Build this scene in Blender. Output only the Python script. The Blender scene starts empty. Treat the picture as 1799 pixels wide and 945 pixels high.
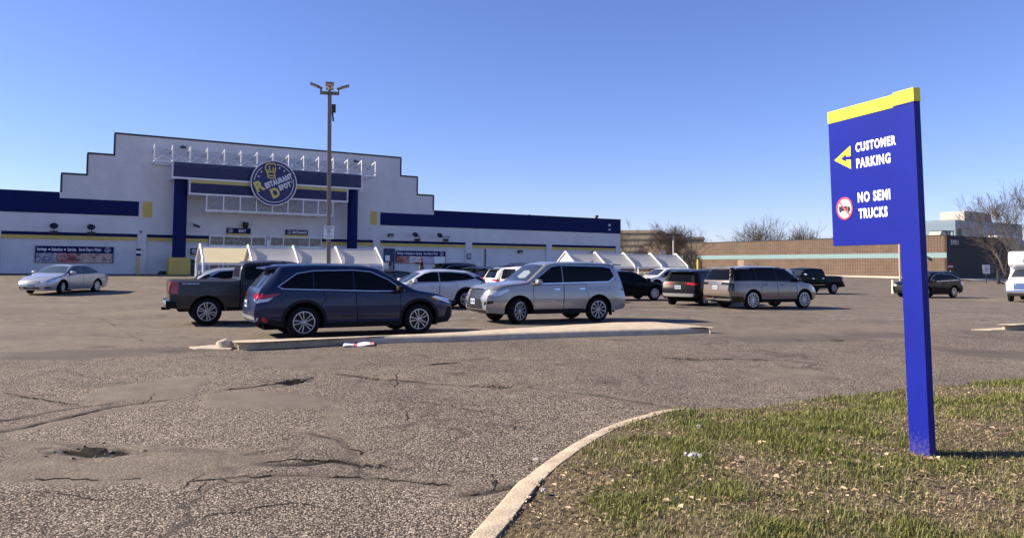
import bpy, bmesh, math, random
import numpy as np
from mathutils import Vector, Matrix, noise
from mathutils.bvhtree import BVHTree
from mathutils.geometry import delaunay_2d_cdt
rad = math.radians
scene = bpy.context.scene
COL = scene.collection
rng = random.Random(7)

# ------------------------------------------------------------ camera, sky, sun, exposure
F, CX, IW, IH = 1300.0, 899.5, 1799.0, 945.0
EYE, PITCH, ROLL, HOR = 1.63, rad(3.0), 0.007, 468.0
PPY = HOR - F * math.tan(PITCH)
cam = bpy.data.cameras.new('camera')
cam.sensor_width = 36.0
cam.lens = 36.0 * F / IW
cam.shift_y = (PPY - IH / 2) / IW
cam.clip_start, cam.clip_end = 0.05, 6000.0
co = bpy.data.objects.new('camera', cam); COL.objects.link(co)
CM = Matrix.Rotation(math.pi / 2 + PITCH, 4, 'X') @ Matrix.Rotation(ROLL, 4, 'Z')
co.matrix_world = Matrix.Translation((0, 0, EYE)) @ CM
scene.camera = co

SUN_EL, SUN_B = rad(31.0), rad(1.0)         # shadows fall towards (cos b, -sin b)
sun_dir = Vector((-math.cos(SUN_B) * math.cos(SUN_EL), math.sin(SUN_B) * math.cos(SUN_EL), math.sin(SUN_EL)))
world = bpy.data.worlds.new('World'); scene.world = world; world.use_nodes = True
wt = world.node_tree
sky = wt.nodes.new('ShaderNodeTexSky'); sky.sky_type = 'NISHITA'; sky.sun_disc = False
sky.sun_elevation = SUN_EL
sky.sun_rotation = math.atan2(sun_dir.x, sun_dir.y)
sky.air_density, sky.dust_density, sky.ozone_density = 1.0, 0.0, 6.0
wb = wt.nodes.new('ShaderNodeVectorMath'); wb.operation = 'MULTIPLY'; wb.inputs[1].default_value = (1.06, 0.93, 1.18)   # the phone's cool white balance
wt.links.new(sky.outputs[0], wb.inputs[0])
wt.links.new(wb.outputs[0], wt.nodes['Background'].inputs[0])
wt.nodes['Background'].inputs[1].default_value = 0.07
sl = bpy.data.lights.new('sun', 'SUN'); sl.energy = 5.0; sl.angle = rad(0.53); sl.color = (1.0, 0.87, 0.70)
so = bpy.data.objects.new('sun', sl); COL.objects.link(so)
so.rotation_euler = sun_dir.to_track_quat('Z', 'Y').to_euler()
so.location = (-60, 10, 40)
vs = scene.view_settings
vs.view_transform = 'Standard'; vs.look = 'None'; vs.gamma = 1.0; vs.use_curve_mapping = False
vs.exposure = 1.15
scene.cycles.max_bounces = 6
scene.cycles.transparent_max_bounces = 12

# ------------------------------------------------------------ geometry of the place
TH = rad(30.6)                                # direction the shop front runs
D1 = Vector((math.cos(TH), math.sin(TH), 0)); NF = Vector((math.sin(TH), -math.cos(TH), 0))
P0 = Vector((-11.1, 67.0, 0))
EYEV = Vector((0, 0, EYE))
def ray(px, py):
    return CM.to_3x3() @ Vector(((px - CX) / F, -(py - PPY) / F, -1.0))
def fac(px, py, s=0.0):                       # survey point on a plane parallel to the shop front
    d = ray(px, py); p0 = P0 + NF * s
    k = (p0 - EYEV).dot(NF) / d.dot(NF); p = EYEV + d * k
    return (p - P0).dot(D1), p.z
def sdist(x, y): return (x - P0.x) * NF.x + (y - P0.y) * NF.y
def gz(x, y):                                 # lie of the land: a ramp up to the shop and a slight cross fall
    s = sdist(x, y); u = min(1.0, max(0.0, (24.0 - s) / 21.5))
    return 0.70 * u * u * (3 - 2 * u) * 0.35 + 0.70 * u * 0.65 - 0.0055 * max(-40.0, min(40.0, x))
def gnd(px, py, dz=0.0):
    d = ray(px, py); z = 0.0
    for _ in range(30):
        k = (z + dz - EYE) / d.z; p = EYEV + d * k
        z = 0.5 * z + 0.5 * gz(p.x, p.y)
    return p
def at_y(px, py, Y):
    d = ray(px, py); return EYEV + d * (Y / d.y)

# ------------------------------------------------------------ object helpers
class MB:
    def __init__(s): s.v = []; s.f = []
    def add(s, vs, fs):
        n = len(s.v); s.v += [tuple(v) for v in vs]; s.f += [tuple(i + n for i in f) for f in fs]
        return s
    def box(s, x0, x1, y0, y1, z0, z1, M=None):
        vs = [Vector((x, y, z)) for z in (z0, z1) for y in (y0, y1) for x in (x0, x1)]
        if M: vs = [M @ v for v in vs]
        return s.add(vs, [(0, 2, 3, 1), (4, 5, 7, 6), (0, 1, 5, 4), (2, 6, 7, 3), (0, 4, 6, 2), (1, 3, 7, 5)])
    def tube(s, pts, r, n=8, cap=True):
        pts = [Vector(p) for p in pts]; rs = r if isinstance(r, (list, tuple)) else [r] * len(pts)
        vs = []; fs = []; up = None
        for i, p in enumerate(pts):
            a = pts[max(0, i - 1)]; b = pts[min(len(pts) - 1, i + 1)]
            t = (b - a).normalized()
            if up is None: up = Vector((0, 0, 1)) if abs(t.z) < 0.9 else Vector((1, 0, 0))
            u = (up - t * up.dot(t)).normalized(); w = t.cross(u); up = u
            for k in range(n):
                an = 2 * math.pi * (k + 0.5) / n
                vs.append(p + u * (math.cos(an) * rs[i]) + w * (math.sin(an) * rs[i]))
        for i in range(len(pts) - 1):
            for k in range(n):
                k2 = (k + 1) % n
                fs.append((i * n + k, i * n + k2, (i + 1) * n + k2, (i + 1) * n + k))
        if cap:
            fs.append(tuple(range(n - 1, -1, -1))); fs.append(tuple((len(pts) - 1) * n + k for k in range(n)))
        return s.add(vs, fs)
    def prism(s, poly, a, b, fn):             # fn(u, v, w) -> point; w from a to b
        n = len(poly)
        vs = [fn(u, v, a) for u, v in poly] + [fn(u, v, b) for u, v in poly]
        return s.add(vs, [tuple(range(n)), tuple(range(2 * n - 1, n - 1, -1))] + [(i, (i + 1) % n, n + (i + 1) % n, n + i) for i in range(n)])
    def lathe(s, prof, n=24, M=None, closed=False):   # profile (r, y) round the y axis
        vs = []; fs = []; m = len(prof)
        for k in range(n):
            a = 2 * math.pi * k / n
            for r, y in prof:
                p = Vector((r * math.cos(a), y, r * math.sin(a))); vs.append(M @ p if M else p)
        for k in range(n):
            k2 = (k + 1) % n
            for j in range(m - (0 if closed else 1)):
                j2 = (j + 1) % m
                fs.append((k * m + j, k * m + j2, k2 * m + j2, k2 * m + j))
        return s.add(vs, fs)
    def build(s, name, mat, parent=None, smooth=False, bevel=0.0, angle=40, fix=False):
        me = bpy.data.meshes.new(name); me.from_pydata(s.v, [], s.f)
        return finish(me, name, mat, parent, smooth, bevel, angle, fix)
def finish(me, name, mat, parent=None, smooth=False, bevel=0.0, angle=40, fix=False):
    if bevel or fix:
        bm = bmesh.new(); bm.from_mesh(me)
        bmesh.ops.remove_doubles(bm, verts=bm.verts, dist=1e-5)
        bmesh.ops.recalc_face_normals(bm, faces=bm.faces)
        if bevel:
            es = [e for e in bm.edges if e.is_manifold and e.calc_face_angle(0) > 0.5]
            bmesh.ops.bevel(bm, geom=es, offset=bevel, segments=2, affect='EDGES', profile=0.5, clamp_overlap=True)
        bm.to_mesh(me); bm.free()
    me.update()
    if smooth:
        me.shade_smooth(); me.set_sharp_from_angle(angle=rad(angle))
    if mat: me.materials.append(mat)
    o = bpy.data.objects.new(name, me); COL.objects.link(o)
    if parent: o.parent = parent
    return o
def tag(o, label=None, cat=None, group=None, kind=None):
    if label: o['label'] = label
    if cat: o['category'] = cat
    if group: o['group'] = group
    if kind: o['kind'] = kind
    return o
def empty(name, loc=(0, 0, 0), rz=0.0, label=None, cat=None, group=None):
    o = bpy.data.objects.new(name, None); COL.objects.link(o); o.empty_display_size = 0.2
    o.location = loc; o.rotation_euler = (0, 0, rz)
    return tag(o, label, cat, group)
def copy_tree(o, parent=None):
    c = o.copy(); COL.objects.link(c)
    if parent: c.parent = parent
    for ch in list(o.children): copy_tree(ch, c)
    return c

# ------------------------------------------------------------ materials
MATS = {}
def srgb(r, g, b):
    f = lambda c: (c / 255 / 12.92) if c / 255 <= 0.04045 else ((c / 255 + 0.055) / 1.055) ** 2.4
    return (f(r), f(g), f(b))
def pbr(name, col, rough=0.5, metal=0.0, coat=0.0, spec=0.5, vary=0.0, scale=3.0, bump=0.0, bscale=20.0, emit=None, alpha=None, coords='Object'):
    if name in MATS: return MATS[name]
    m = bpy.data.materials.new(name); m.use_nodes = True; nt = m.node_tree; b = nt.nodes['Principled BSDF']
    b.inputs['Base Color'].default_value = (*col, 1); b.inputs['Roughness'].default_value = rough
    b.inputs['Metallic'].default_value = metal; b.inputs['Specular IOR Level'].default_value = spec
    b.inputs['Coat Weight'].default_value = coat; b.inputs['Coat Roughness'].default_value = 0.04
    if alpha is not None: b.inputs['Alpha'].default_value = alpha
    if emit: b.inputs['Emission Color'].default_value = (*emit[0], 1); b.inputs['Emission Strength'].default_value = emit[1]
    if vary or bump:
        tc = nt.nodes.new('ShaderNodeTexCoord')
    if vary:
        n = nt.nodes.new('ShaderNodeTexNoise'); n.inputs['Scale'].default_value = scale; n.inputs['Detail'].default_value = 6
        n.inputs['Roughness'].default_value = 0.65
        nt.links.new(tc.outputs[coords], n.inputs['Vector'])
        r = nt.nodes.new('ShaderNodeMapRange'); r.inputs[1].default_value = 0.3; r.inputs[2].default_value = 0.7
        r.inputs[3].default_value = 1 - vary; r.inputs[4].default_value = 1 + vary
        nt.links.new(n.outputs['Fac'], r.inputs[0])
        mx = nt.nodes.new('ShaderNodeVectorMath'); mx.operation = 'SCALE'; mx.inputs[0].default_value = col
        nt.links.new(r.outputs[0], mx.inputs['Scale']); nt.links.new(mx.outputs[0], b.inputs['Base Color'])
    if bump:
        n2 = nt.nodes.new('ShaderNodeTexNoise'); n2.inputs['Scale'].default_value = bscale; n2.inputs['Detail'].default_value = 4
        nt.links.new(tc.outputs[coords], n2.inputs['Vector'])
        bp = nt.nodes.new('ShaderNodeBump'); bp.inputs['Strength'].default_value = bump; bp.inputs['Distance'].default_value = 0.02
        nt.links.new(n2.outputs['Fac'], bp.inputs['Height']); nt.links.new(bp.outputs[0], b.inputs['Normal'])
    MATS[name] = m
    return m
def brick_mat(name, c1, c2, mortar, bw, bh, ms, rough=0.8, bump=0.4, vary=0.12, offset=0.5):
    m = bpy.data.materials.new(name); m.use_nodes = True; nt = m.node_tree; b = nt.nodes['Principled BSDF']
    tc = nt.nodes.new('ShaderNodeTexCoord')
    sep = nt.nodes.new('ShaderNodeSeparateXYZ'); nt.links.new(tc.outputs['Object'], sep.inputs[0])
    cmb = nt.nodes.new('ShaderNodeCombineXYZ'); nt.links.new(sep.outputs[0], cmb.inputs[0]); nt.links.new(sep.outputs[2], cmb.inputs[1])
    br = nt.nodes.new('ShaderNodeTexBrick'); br.offset = offset; br.inputs['Scale'].default_value = 1.0
    br.inputs['Brick Width'].default_value = bw; br.inputs['Row Height'].default_value = bh; br.inputs['Mortar Size'].default_value = ms
    br.inputs['Color1'].default_value = (*c1, 1); br.inputs['Color2'].default_value = (*c2, 1); br.inputs['Mortar'].default_value = (*mortar, 1)
    nt.links.new(cmb.outputs[0], br.inputs['Vector'])
    n = nt.nodes.new('ShaderNodeTexNoise'); n.inputs['Scale'].default_value = 0.7; n.inputs['Detail'].default_value = 7
    nt.links.new(tc.outputs['Object'], n.inputs['Vector'])
    r = nt.nodes.new('ShaderNodeMapRange'); r.inputs[1].default_value = 0.3; r.inputs[2].default_value = 0.7
    r.inputs[3].default_value = 1 - vary; r.inputs[4].default_value = 1 + vary
    nt.links.new(n.outputs['Fac'], r.inputs[0])
    mx = nt.nodes.new('ShaderNodeVectorMath'); mx.operation = 'SCALE'
    nt.links.new(br.outputs['Color'], mx.inputs[0]); nt.links.new(r.outputs[0], mx.inputs['Scale'])
    nt.links.new(mx.outputs[0], b.inputs['Base Color']); b.inputs['Roughness'].default_value = rough
    bp = nt.nodes.new('ShaderNodeBump'); bp.inputs['Strength'].default_value = bump; bp.inputs['Distance'].default_value = 0.01; bp.invert = True
    nt.links.new(br.outputs['Fac'], bp.inputs['Height']); nt.links.new(bp.outputs[0], b.inputs['Normal'])
    MATS[name] = m
    return m

NAVY = (0.005, 0.012, 0.080)
m_navy = pbr('navy_paint', NAVY, 0.6, spec=0.12, vary=0.08, scale=0.6)
m_white_brick = brick_mat('white_painted_brick', (0.64, 0.645, 0.65), (0.615, 0.62, 0.625), (0.56, 0.565, 0.57), 0.40, 0.203, 0.012, 0.7, 0.5, 0.07)
m_yellow = pbr('yellow_paint', (0.58, 0.43, 0.095), 0.55, vary=0.10, scale=1.2)
m_black = pbr('black_paint', (0.012, 0.012, 0.014), 0.5)
m_white = pbr('white_paint', (0.78, 0.78, 0.77), 0.45, vary=0.04)
m_offwhite = pbr('canopy_sheet', (0.66, 0.64, 0.57), 0.5, vary=0.06, scale=1.5)
m_steel = pbr('galvanised_steel', (0.45, 0.46, 0.47), 0.45, metal=0.6)
m_concrete = pbr('concrete', (0.46, 0.38, 0.275), 0.9, vary=0.22, scale=4.0, bump=0.5, bscale=45)
m_kerb = pbr('worn_kerb', (0.37, 0.305, 0.225), 0.95, vary=0.28, scale=6.0, bump=0.6, bscale=55)
m_concrete_pale = pbr('pale_concrete', (0.46, 0.41, 0.33), 0.9, vary=0.18, scale=3.0, bump=0.35, bscale=60)
m_darkglass = pbr('dark_glass', (0.015, 0.018, 0.022), 0.06, spec=0.5)

def text_geo(body, size=1.0, bold=0.0, xs=1.0, shear=0.0, align='LEFT', space=1.0):
    space += bold * 2.6
    cu = bpy.data.curves.new('lettering', 'FONT'); cu.body = body; cu.size = size; cu.offset = bold
    cu.shear = shear; cu.align_x = align; cu.space_character = space; cu.resolution_u = 4
    o = bpy.data.objects.new('lettering', cu); COL.objects.link(o)
    dg = bpy.context.evaluated_depsgraph_get(); me = o.evaluated_get(dg).to_mesh()
    vs = [(v.co.x * xs, v.co.y) for v in me.vertices]; fs = [tuple(p.vertices) for p in me.polygons]
    o.evaluated_get(dg).to_mesh_clear(); bpy.data.objects.remove(o); bpy.data.curves.remove(cu)
    return vs, fs
def fit_text(body, x0, x1, y0, y1, bold=0.03, shear=0.0, space=1.0):      # stretch the words into a box
    vs, fs = text_geo(body, 1.0, bold, 1.0, shear, 'LEFT', space)
    ax, bx = min(v[0] for v in vs), max(v[0] for v in vs); ay, by = min(v[1] for v in vs), max(v[1] for v in vs)
    return [(x0 + (x - ax) / (bx - ax) * (x1 - x0), y0 + (y - ay) / (by - ay) * (y1 - y0)) for x, y in vs], fs
def flat_part(name, geos, fn, mat, parent):       # lettering and marks laid on a sign face, fn(u, v) -> point
    mb = MB()
    for vs, fs in geos: mb.add([fn(u, v) for u, v in vs], fs)
    return mb.build(name, mat, parent)
def ring_geo(cx, cy, r0, r1, a0=0, a1=360, n=48):
    vs = []; fs = []
    for i in range(n + 1):
        a = rad(a0 + (a1 - a0) * i / n)
        vs += [(cx + r0 * math.cos(a), cy + r0 * math.sin(a)), (cx + r1 * math.cos(a), cy + r1 * math.sin(a))]
    fs = [(2 * i, 2 * i + 1, 2 * i + 3, 2 * i + 2) for i in range(n)]
    return vs, fs
def disc_geo(cx, cy, r, n=40):
    return [(cx + r * math.cos(2 * math.pi * i / n), cy + r * math.sin(2 * math.pi * i / n)) for i in range(n)], [tuple(range(n))]
def poly_geo(p): return list(p), [tuple(range(len(p)))]
def stroke_geo(pts, w, closed=False):
    vs = []; fs = []; n = len(pts)
    for i in range(n):
        a = Vector(pts[(i - 1) % n] if closed or i else pts[0]); b = Vector(pts[(i + 1) % n] if closed or i < n - 1 else pts[-1])
        t = (b - a).normalized(); nn = Vector((-t.y, t.x)); p = Vector(pts[i])
        vs += [tuple(p + nn * w / 2), tuple(p - nn * w / 2)]
    m = n if closed else n - 1
    for i in range(m):
        j = (i + 1) % n; fs.append((2 * i, 2 * i + 1, 2 * j + 1, 2 * j))
    return vs, fs
def star_geo(cx, cy, r):
    p = []
    for i in range(10):
        a = rad(90 + 36 * i); q = r if i % 2 == 0 else r * 0.42
        p.append((cx + q * math.cos(a), cy + q * math.sin(a)))
    return [(cx, cy)] + p, [(0, 1 + i, 1 + (i + 1) % 10) for i in range(10)]

# ------------------------------------------------------------ ground
_nr = np.random.RandomState(11)
_lat = _nr.rand(256, 256)
def vnoise(x, y, sc):
    x = np.asarray(x) / sc + 1000.3; y = np.asarray(y) / sc + 1000.7
    xi = np.floor(x).astype(int); yi = np.floor(y).astype(int); fx = x - xi; fy = y - yi
    fx = fx * fx * (3 - 2 * fx); fy = fy * fy * (3 - 2 * fy)
    g = lambda a, b: _lat[a % 256, b % 256]
    return (g(xi, yi) * (1 - fx) + g(xi + 1, yi) * fx) * (1 - fy) + (g(xi, yi + 1) * (1 - fx) + g(xi + 1, yi + 1) * fx) * fy
def fbm(x, y, sc, o=4):
    t = 0; a = 0.5
    for i in range(o): t = t + a * vnoise(x + 13 * i, y - 7 * i, sc / 2 ** i); a *= 0.5
    return t / (1 - 0.5 ** o)
def gz_np(X, Y):
    s = (X - P0.x) * NF.x + (Y - P0.y) * NF.y; u = np.clip((24 - s) / 21.5, 0, 1)
    return 0.7 * u * u * (3 - 2 * u) * 0.35 + 0.7 * u * 0.65 - 0.0055 * np.clip(X, -40, 40)
def pdist(X, Y, pts, closed=False):
    d = np.full(X.shape, 1e9); n = len(pts)
    for i in range(n if closed else n - 1):
        ax, ay = pts[i][:2]; bx, by = pts[(i + 1) % n][:2]
        vx, vy = bx - ax, by - ay; L = vx * vx + vy * vy + 1e-9
        t = np.clip(((X - ax) * vx + (Y - ay) * vy) / L, 0, 1)
        d = np.minimum(d, np.hypot(X - ax - t * vx, Y - ay - t * vy))
    return d
def inside(X, Y, pts):
    c = np.zeros(X.shape, bool); n = len(pts)
    for i in range(n):
        ax, ay = pts[i][:2]; bx, by = pts[(i + 1) % n][:2]
        if ay == by: continue
        c ^= ((ay > Y) != (by > Y)) & (X < (bx - ax) * (Y - ay) / (by - ay) + ax)
    return c
def G(*pp): return [gnd(x, y) for x, y in pp]

def resample(pts, step):
    out = [Vector(pts[0])]
    for a, b_ in zip(pts[:-1], pts[1:]):
        a = Vector(a); b_ = Vector(b_); n = max(1, int(round((b_ - a).length / step)))
        out += [a.lerp(b_, i / n) for i in range(1, n + 1)]
    return out
patches = [G((140, 695), (190, 680), (260, 668), (330, 661), (368, 667), (350, 688), (310, 702), (235, 702), (180, 713)),
           G((350, 690), (430, 685), (520, 689), (596, 709), (560, 719), (430, 723), (370, 714)),
           G((0, 770), (120, 775), (300, 782), (460, 788), (530, 796), (440, 828), (300, 846), (120, 850), (0, 842)),
           G((450, 622), (560, 618), (640, 628), (625, 642), (520, 648), (430, 640)),
           G((0, 750), (130, 722), (260, 700), (330, 694), (260, 712), (120, 742), (0, 768)),
           G((1290, 655), (1360, 645), (1430, 650), (1490, 662), (1440, 668), (1340, 664)),
           G((560, 700), (600, 720), (612, 800), (596, 806), (585, 760), (570, 730))]
dark_strips = [G((1265, 590), (1420, 588), (1590, 584), (1590, 592), (1470, 599), (1400, 603), (1310, 602)),
               G((1630, 612), (1799, 618), (1900, 622), (1900, 640), (1799, 634), (1690, 624)),
               G((0, 620), (330, 609), (420, 614), (250, 623), (130, 632), (0, 634))]
cracks = [(G((0, 758), (60, 745), (120, 730), (190, 715), (260, 706), (310, 700)), 0.022, 0.7),
          (G((-20, 742), (60, 728), (130, 716), (200, 709)), 0.018, 0.5),
          (G((400, 682), (470, 675), (500, 671), (540, 664)), 0.030, 0.9),
          (G((596, 657), (630, 660), (668, 665)), 0.028, 0.8),
          (G((668, 665), (760, 672), (840, 677), (880, 680), (915, 679), (990, 688), (1080, 700), (1190, 718)), 0.020, 0.6),
          (G((755, 640), (780, 638), (806, 636)), 0.030, 1.0),
          (G((1165, 628), (1200, 631), (1262, 631), (1330, 632), (1400, 634), (1450, 642)), 0.024, 0.8),
          (G((1350, 622), (1370, 626), (1400, 628)), 0.03, 0.9),
          (G((440, 795), (490, 790), (535, 787)), 0.014, 0.6),
          (G((460, 812), (540, 812), (600, 808), (625, 812), (690, 820)), 0.026, 0.9),
          (G((330, 845), (420, 838), (520, 834), (640, 838), (790, 853)), 0.016, 0.5),
          (G((820, 868), (860, 862), (900, 852)), 0.022, 0.8),
          (G((1400, 597), (1440, 600), (1490, 597), (1560, 600)), 0.024, 0.8),
          (G((60, 838), (180, 842), (260, 836)), 0.016, 0.5),
          (G((540, 760), (600, 770), (640, 800)), 0.014, 0.4),
          (G((0, 690), (70, 700), (140, 712)), 0.012, 0.4)]
potholes = [(G((108, 786), (170, 784), (232, 789), (220, 798), (160, 800), (115, 795)), 0.035),
            (G((480, 671), (520, 665), (542, 664), (530, 671), (505, 676)), 0.045),
            (G((846, 677), (880, 676), (914, 679), (880, 682)), 0.035),
            (G((640, 661), (668, 662), (666, 666), (645, 665)), 0.03),
            (G((1175, 628), (1215, 629), (1252, 631), (1215, 633)), 0.03),
            (G((640, 812), (690, 818), (688, 824), (650, 821)), 0.03)]
lot_line = G((-900, 662), (0, 622), (340, 607), (800, 601), (1255, 590), (1590, 586), (1799, 579), (2600, 560))

def axis(lo, hi, fine, far, n):
    a = list(np.arange(lo, hi, fine)); k = np.geomspace(fine, far, n)
    return np.array(sorted([lo - x for x in np.cumsum(k)] + a + [hi + x for x in np.cumsum(k)]))
gx = axis(-8.5, 8.0, 0.040, 420, 44); gy = axis(3.6, 15.5, 0.036, 420, 44)
gx = gx[(gx > -2500) & (gx < 2500)]; gy = gy[(gy > -300) & (gy < 3500)]
GX, GY = np.meshgrid(gx, gy)
near = (np.abs(GX) < 30) & (GY > 0) & (GY < 40)
wob_x = GX + 0.22 * (fbm(GX, GY, 0.5) - 0.5); wob_y = GY + 0.22 * (fbm(GX + 50, GY, 0.5) - 0.5)
smooth = np.zeros(GX.shape); dark = np.zeros(GX.shape); crack = np.zeros(GX.shape)
GZ = gz_np(GX, GY)
GZ = GZ + near * 0.035 * (fbm(GX, GY, 2.2, 3) - 0.5) * np.clip((20 - GY) / 8, 0, 1)
ll = np.interp(GX, [p.x for p in lot_line], [p.y for p in lot_line])
smooth = np.clip((GY - ll + 0.25 * (fbm(GX, GY, 0.8) - 0.5)) / 0.15, 0, 1) * 0.72
for i, p in enumerate(patches):
    d = pdist(wob_x, wob_y, p, True) * np.where(inside(wob_x, wob_y, p), 1, -1)
    k = np.clip(d / 0.10 + 0.5, 0, 1)
    smooth = np.maximum(smooth, k * (0.95 if i < 2 else 0.7))
    GZ = GZ + (0.008 if i < 2 else -0.004) * np.clip(d / 0.05 + 0.5, 0, 1)
for p in dark_strips:
    d = pdist(wob_x, wob_y, p, True) * np.where(inside(wob_x, wob_y, p), 1, -1)
    k = np.clip(d / 0.25 + 0.4, 0, 1); smooth = np.maximum(smooth, k * 0.9); dark = np.maximum(dark, k * 0.8)
for p, w, st in cracks:
    d = pdist(wob_x, wob_y, p); ww = 1.55 * w * (0.5 + 1.6 * fbm(GX, GY, 0.35))
    k = np.clip(1.5 - d / ww, 0, 1) * min(1, st * 1.35) * np.clip(2.2 * fbm(GX + 9, GY + 5, 0.7) - 0.45, 0.15, 1)
    crack = np.maximum(crack, k); GZ = GZ - 0.02 * k
    smooth = np.maximum(smooth, 0.55 * np.clip(1.2 - d / 0.22, 0, 1))
for p, dp in potholes:
    d = pdist(wob_x, wob_y, p, True) * np.where(inside(wob_x, wob_y, p), 1, -1)
    k = np.clip(d / 0.05 + 0.5, 0, 1); rub = vnoise(GX, GY, 0.055)
    GZ = GZ - dp * k * (0.55 + 0.9 * rub); crack = np.maximum(crack, k * np.clip(1.25 - 0.9 * rub, 0, 1))
    ring = np.clip(1 - np.abs(d + 0.12) / 0.16, 0, 1); crack = np.maximum(crack, ring * np.clip(2.4 * vnoise(GX + 7, GY, 0.08) - 1.35, 0, 0.8))
def grid_mesh(name, X, Y, Z):
    h, w = X.shape; me = bpy.data.meshes.new(name)
    V = np.stack([X, Y, Z], -1).reshape(-1, 3)
    idx = np.arange(h * w).reshape(h, w)
    Q = np.stack([idx[:-1, :-1], idx[:-1, 1:], idx[1:, 1:], idx[1:, :-1]], -1).reshape(-1, 4)
    me.vertices.add(len(V)); me.vertices.foreach_set('co', V.ravel().astype(np.float32))
    me.loops.add(Q.size); me.loops.foreach_set('vertex_index', Q.ravel().astype(np.int32))
    me.polygons.add(len(Q)); me.polygons.foreach_set('loop_start', (np.arange(len(Q)) * 4).astype(np.int32))
    me.update(calc_edges=True); me.validate()
    return me
gme = grid_mesh('ground', GX, GY, GZ)
for nm, arr in (('smooth', smooth), ('dark', dark), ('crack', crack)):
    at = gme.attributes.new(nm, 'FLOAT', 'POINT'); at.data.foreach_set('value', arr.ravel().astype(np.float32))

def asphalt():
    m = bpy.data.materials.new('asphalt'); m.use_nodes = True; nt = m.node_tree; b = nt.nodes['Principled BSDF']
    N = nt.nodes.new; Lk = nt.links.new
    tc = N('ShaderNodeTexCoord')
    def attr(n): a = N('ShaderNodeAttribute'); a.attribute_name = n; return a.outputs['Fac']
    def noise_(sc, det=5): n = N('ShaderNodeTexNoise'); n.inputs['Scale'].default_value = sc; n.inputs['Detail'].default_value = det; Lk(tc.outputs['Object'], n.inputs['Vector']); return n.outputs['Fac']
    def ramp(inp, stops):
        r = N('ShaderNodeValToRGB'); e = r.color_ramp.elements
        e[0].position, e[0].color = stops[0][0], (*stops[0][1], 1); e[1].position, e[1].color = stops[-1][0], (*stops[-1][1], 1)
        for p, c in stops[1:-1]: x = e.new(p); x.color = (*c, 1)
        Lk(inp, r.inputs[0]); return r.outputs[0]
    def mix(f, a, bb, mode='MIX'):
        x = N('ShaderNodeMix'); x.data_type = 'RGBA'; x.blend_type = mode
        if isinstance(f, float): x.inputs[0].default_value = f
        else: Lk(f, x.inputs[0])
        for s_, v in ((6, a), (7, bb)):
            if isinstance(v, tuple): x.inputs[s_].default_value = (*v, 1)
            else: Lk(v, x.inputs[s_])
        return x.outputs[2]
    vo = N('ShaderNodeTexVoronoi'); vo.inputs['Scale'].default_value = 72; Lk(tc.outputs['Object'], vo.inputs['Vector'])
    sp = N('ShaderNodeSeparateColor'); Lk(vo.outputs['Color'], sp.inputs[0])
    stone = ramp(sp.outputs[0], [(0.0, (0.060, 0.050, 0.038)), (0.35, (0.215, 0.175, 0.134)), (0.7, (0.375, 0.307, 0.236)), (1.0, (0.68, 0.575, 0.46))])
    gap = ramp(vo.outputs['Distance'], [(0.30, (1, 1, 1)), (0.66, (0.13, 0.125, 0.12))])
    coarse = mix(1.0, stone, gap, 'MULTIPLY')
    fine = ramp(noise_(160, 3), [(0.32, (0.090, 0.075, 0.057)), (0.5, (0.145, 0.120, 0.093)), (0.68, (0.208, 0.175, 0.137))])
    c = mix(attr('smooth'), coarse, fine)
    big = ramp(noise_(0.35, 6), [(0.3, (0.80, 0.80, 0.81)), (0.7, (1.14, 1.13, 1.11))])
    c = mix(1.0, c, big, 'MULTIPLY')
    mid = ramp(noise_(2.6, 6), [(0.35, (0.88, 0.88, 0.88)), (0.65, (1.1, 1.1, 1.1))])
    c = mix(1.0, c, mid, 'MULTIPLY')
    c = mix(attr('dark'), c, mix(1.0, c, (0.62, 0.63, 0.66), 'MULTIPLY'))
    # fine shrinkage cracks and oil drips of the old surface
    wp = N('ShaderNodeVectorMath'); wp.operation = 'MULTIPLY_ADD'; nn_ = N('ShaderNodeTexNoise'); nn_.inputs['Scale'].default_value = 1.6; nn_.inputs['Detail'].default_value = 5; Lk(tc.outputs['Object'], nn_.inputs['Vector'])
    Lk(nn_.outputs['Color'], wp.inputs[0]); wp.inputs[1].default_value = (0.9, 0.9, 0.0); Lk(tc.outputs['Object'], wp.inputs[2])
    ve = N('ShaderNodeTexVoronoi'); ve.feature = 'DISTANCE_TO_EDGE'; ve.inputs['Scale'].default_value = 0.36; Lk(wp.outputs[0], ve.inputs['Vector'])
    ce = ramp(ve.outputs['Distance'], [(0.0, (1, 1, 1)), (0.008, (0.55, 0.55, 0.55)), (0.02, (0, 0, 0))])
    gate = ramp(noise_(0.5, 4), [(0.47, (0, 0, 0)), (0.60, (0.85, 0.85, 0.85))])
    c = mix(mix(1.0, ce, gate, 'MULTIPLY'), c, (0.045, 0.038, 0.031))
    vs_ = N('ShaderNodeTexVoronoi'); vs_.inputs['Scale'].default_value = 0.55; Lk(tc.outputs['Object'], vs_.inputs['Vector'])
    st_ = ramp(vs_.outputs['Distance'], [(0.04, (0.62, 0.61, 0.60)), (0.20, (1, 1, 1))])
    c = mix(1.0, c, st_, 'MULTIPLY')
    c = mix(attr('crack'), c, (0.017, 0.014, 0.012))
    Lk(c, b.inputs['Base Color']); b.inputs['Roughness'].default_value = 0.9; b.inputs['Specular IOR Level'].default_value = 0.25
    inv = N('ShaderNodeMath'); inv.operation = 'MULTIPLY_ADD'; inv.inputs[1].default_value = -0.85; inv.inputs[2].default_value = 1.0; Lk(attr('smooth'), inv.inputs[0])
    bp = N('ShaderNodeBump'); bp.invert = True; bp.inputs['Distance'].default_value = 0.006
    Lk(inv.outputs[0], bp.inputs['Strength']); Lk(vo.outputs['Distance'], bp.inputs['Height'])
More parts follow.
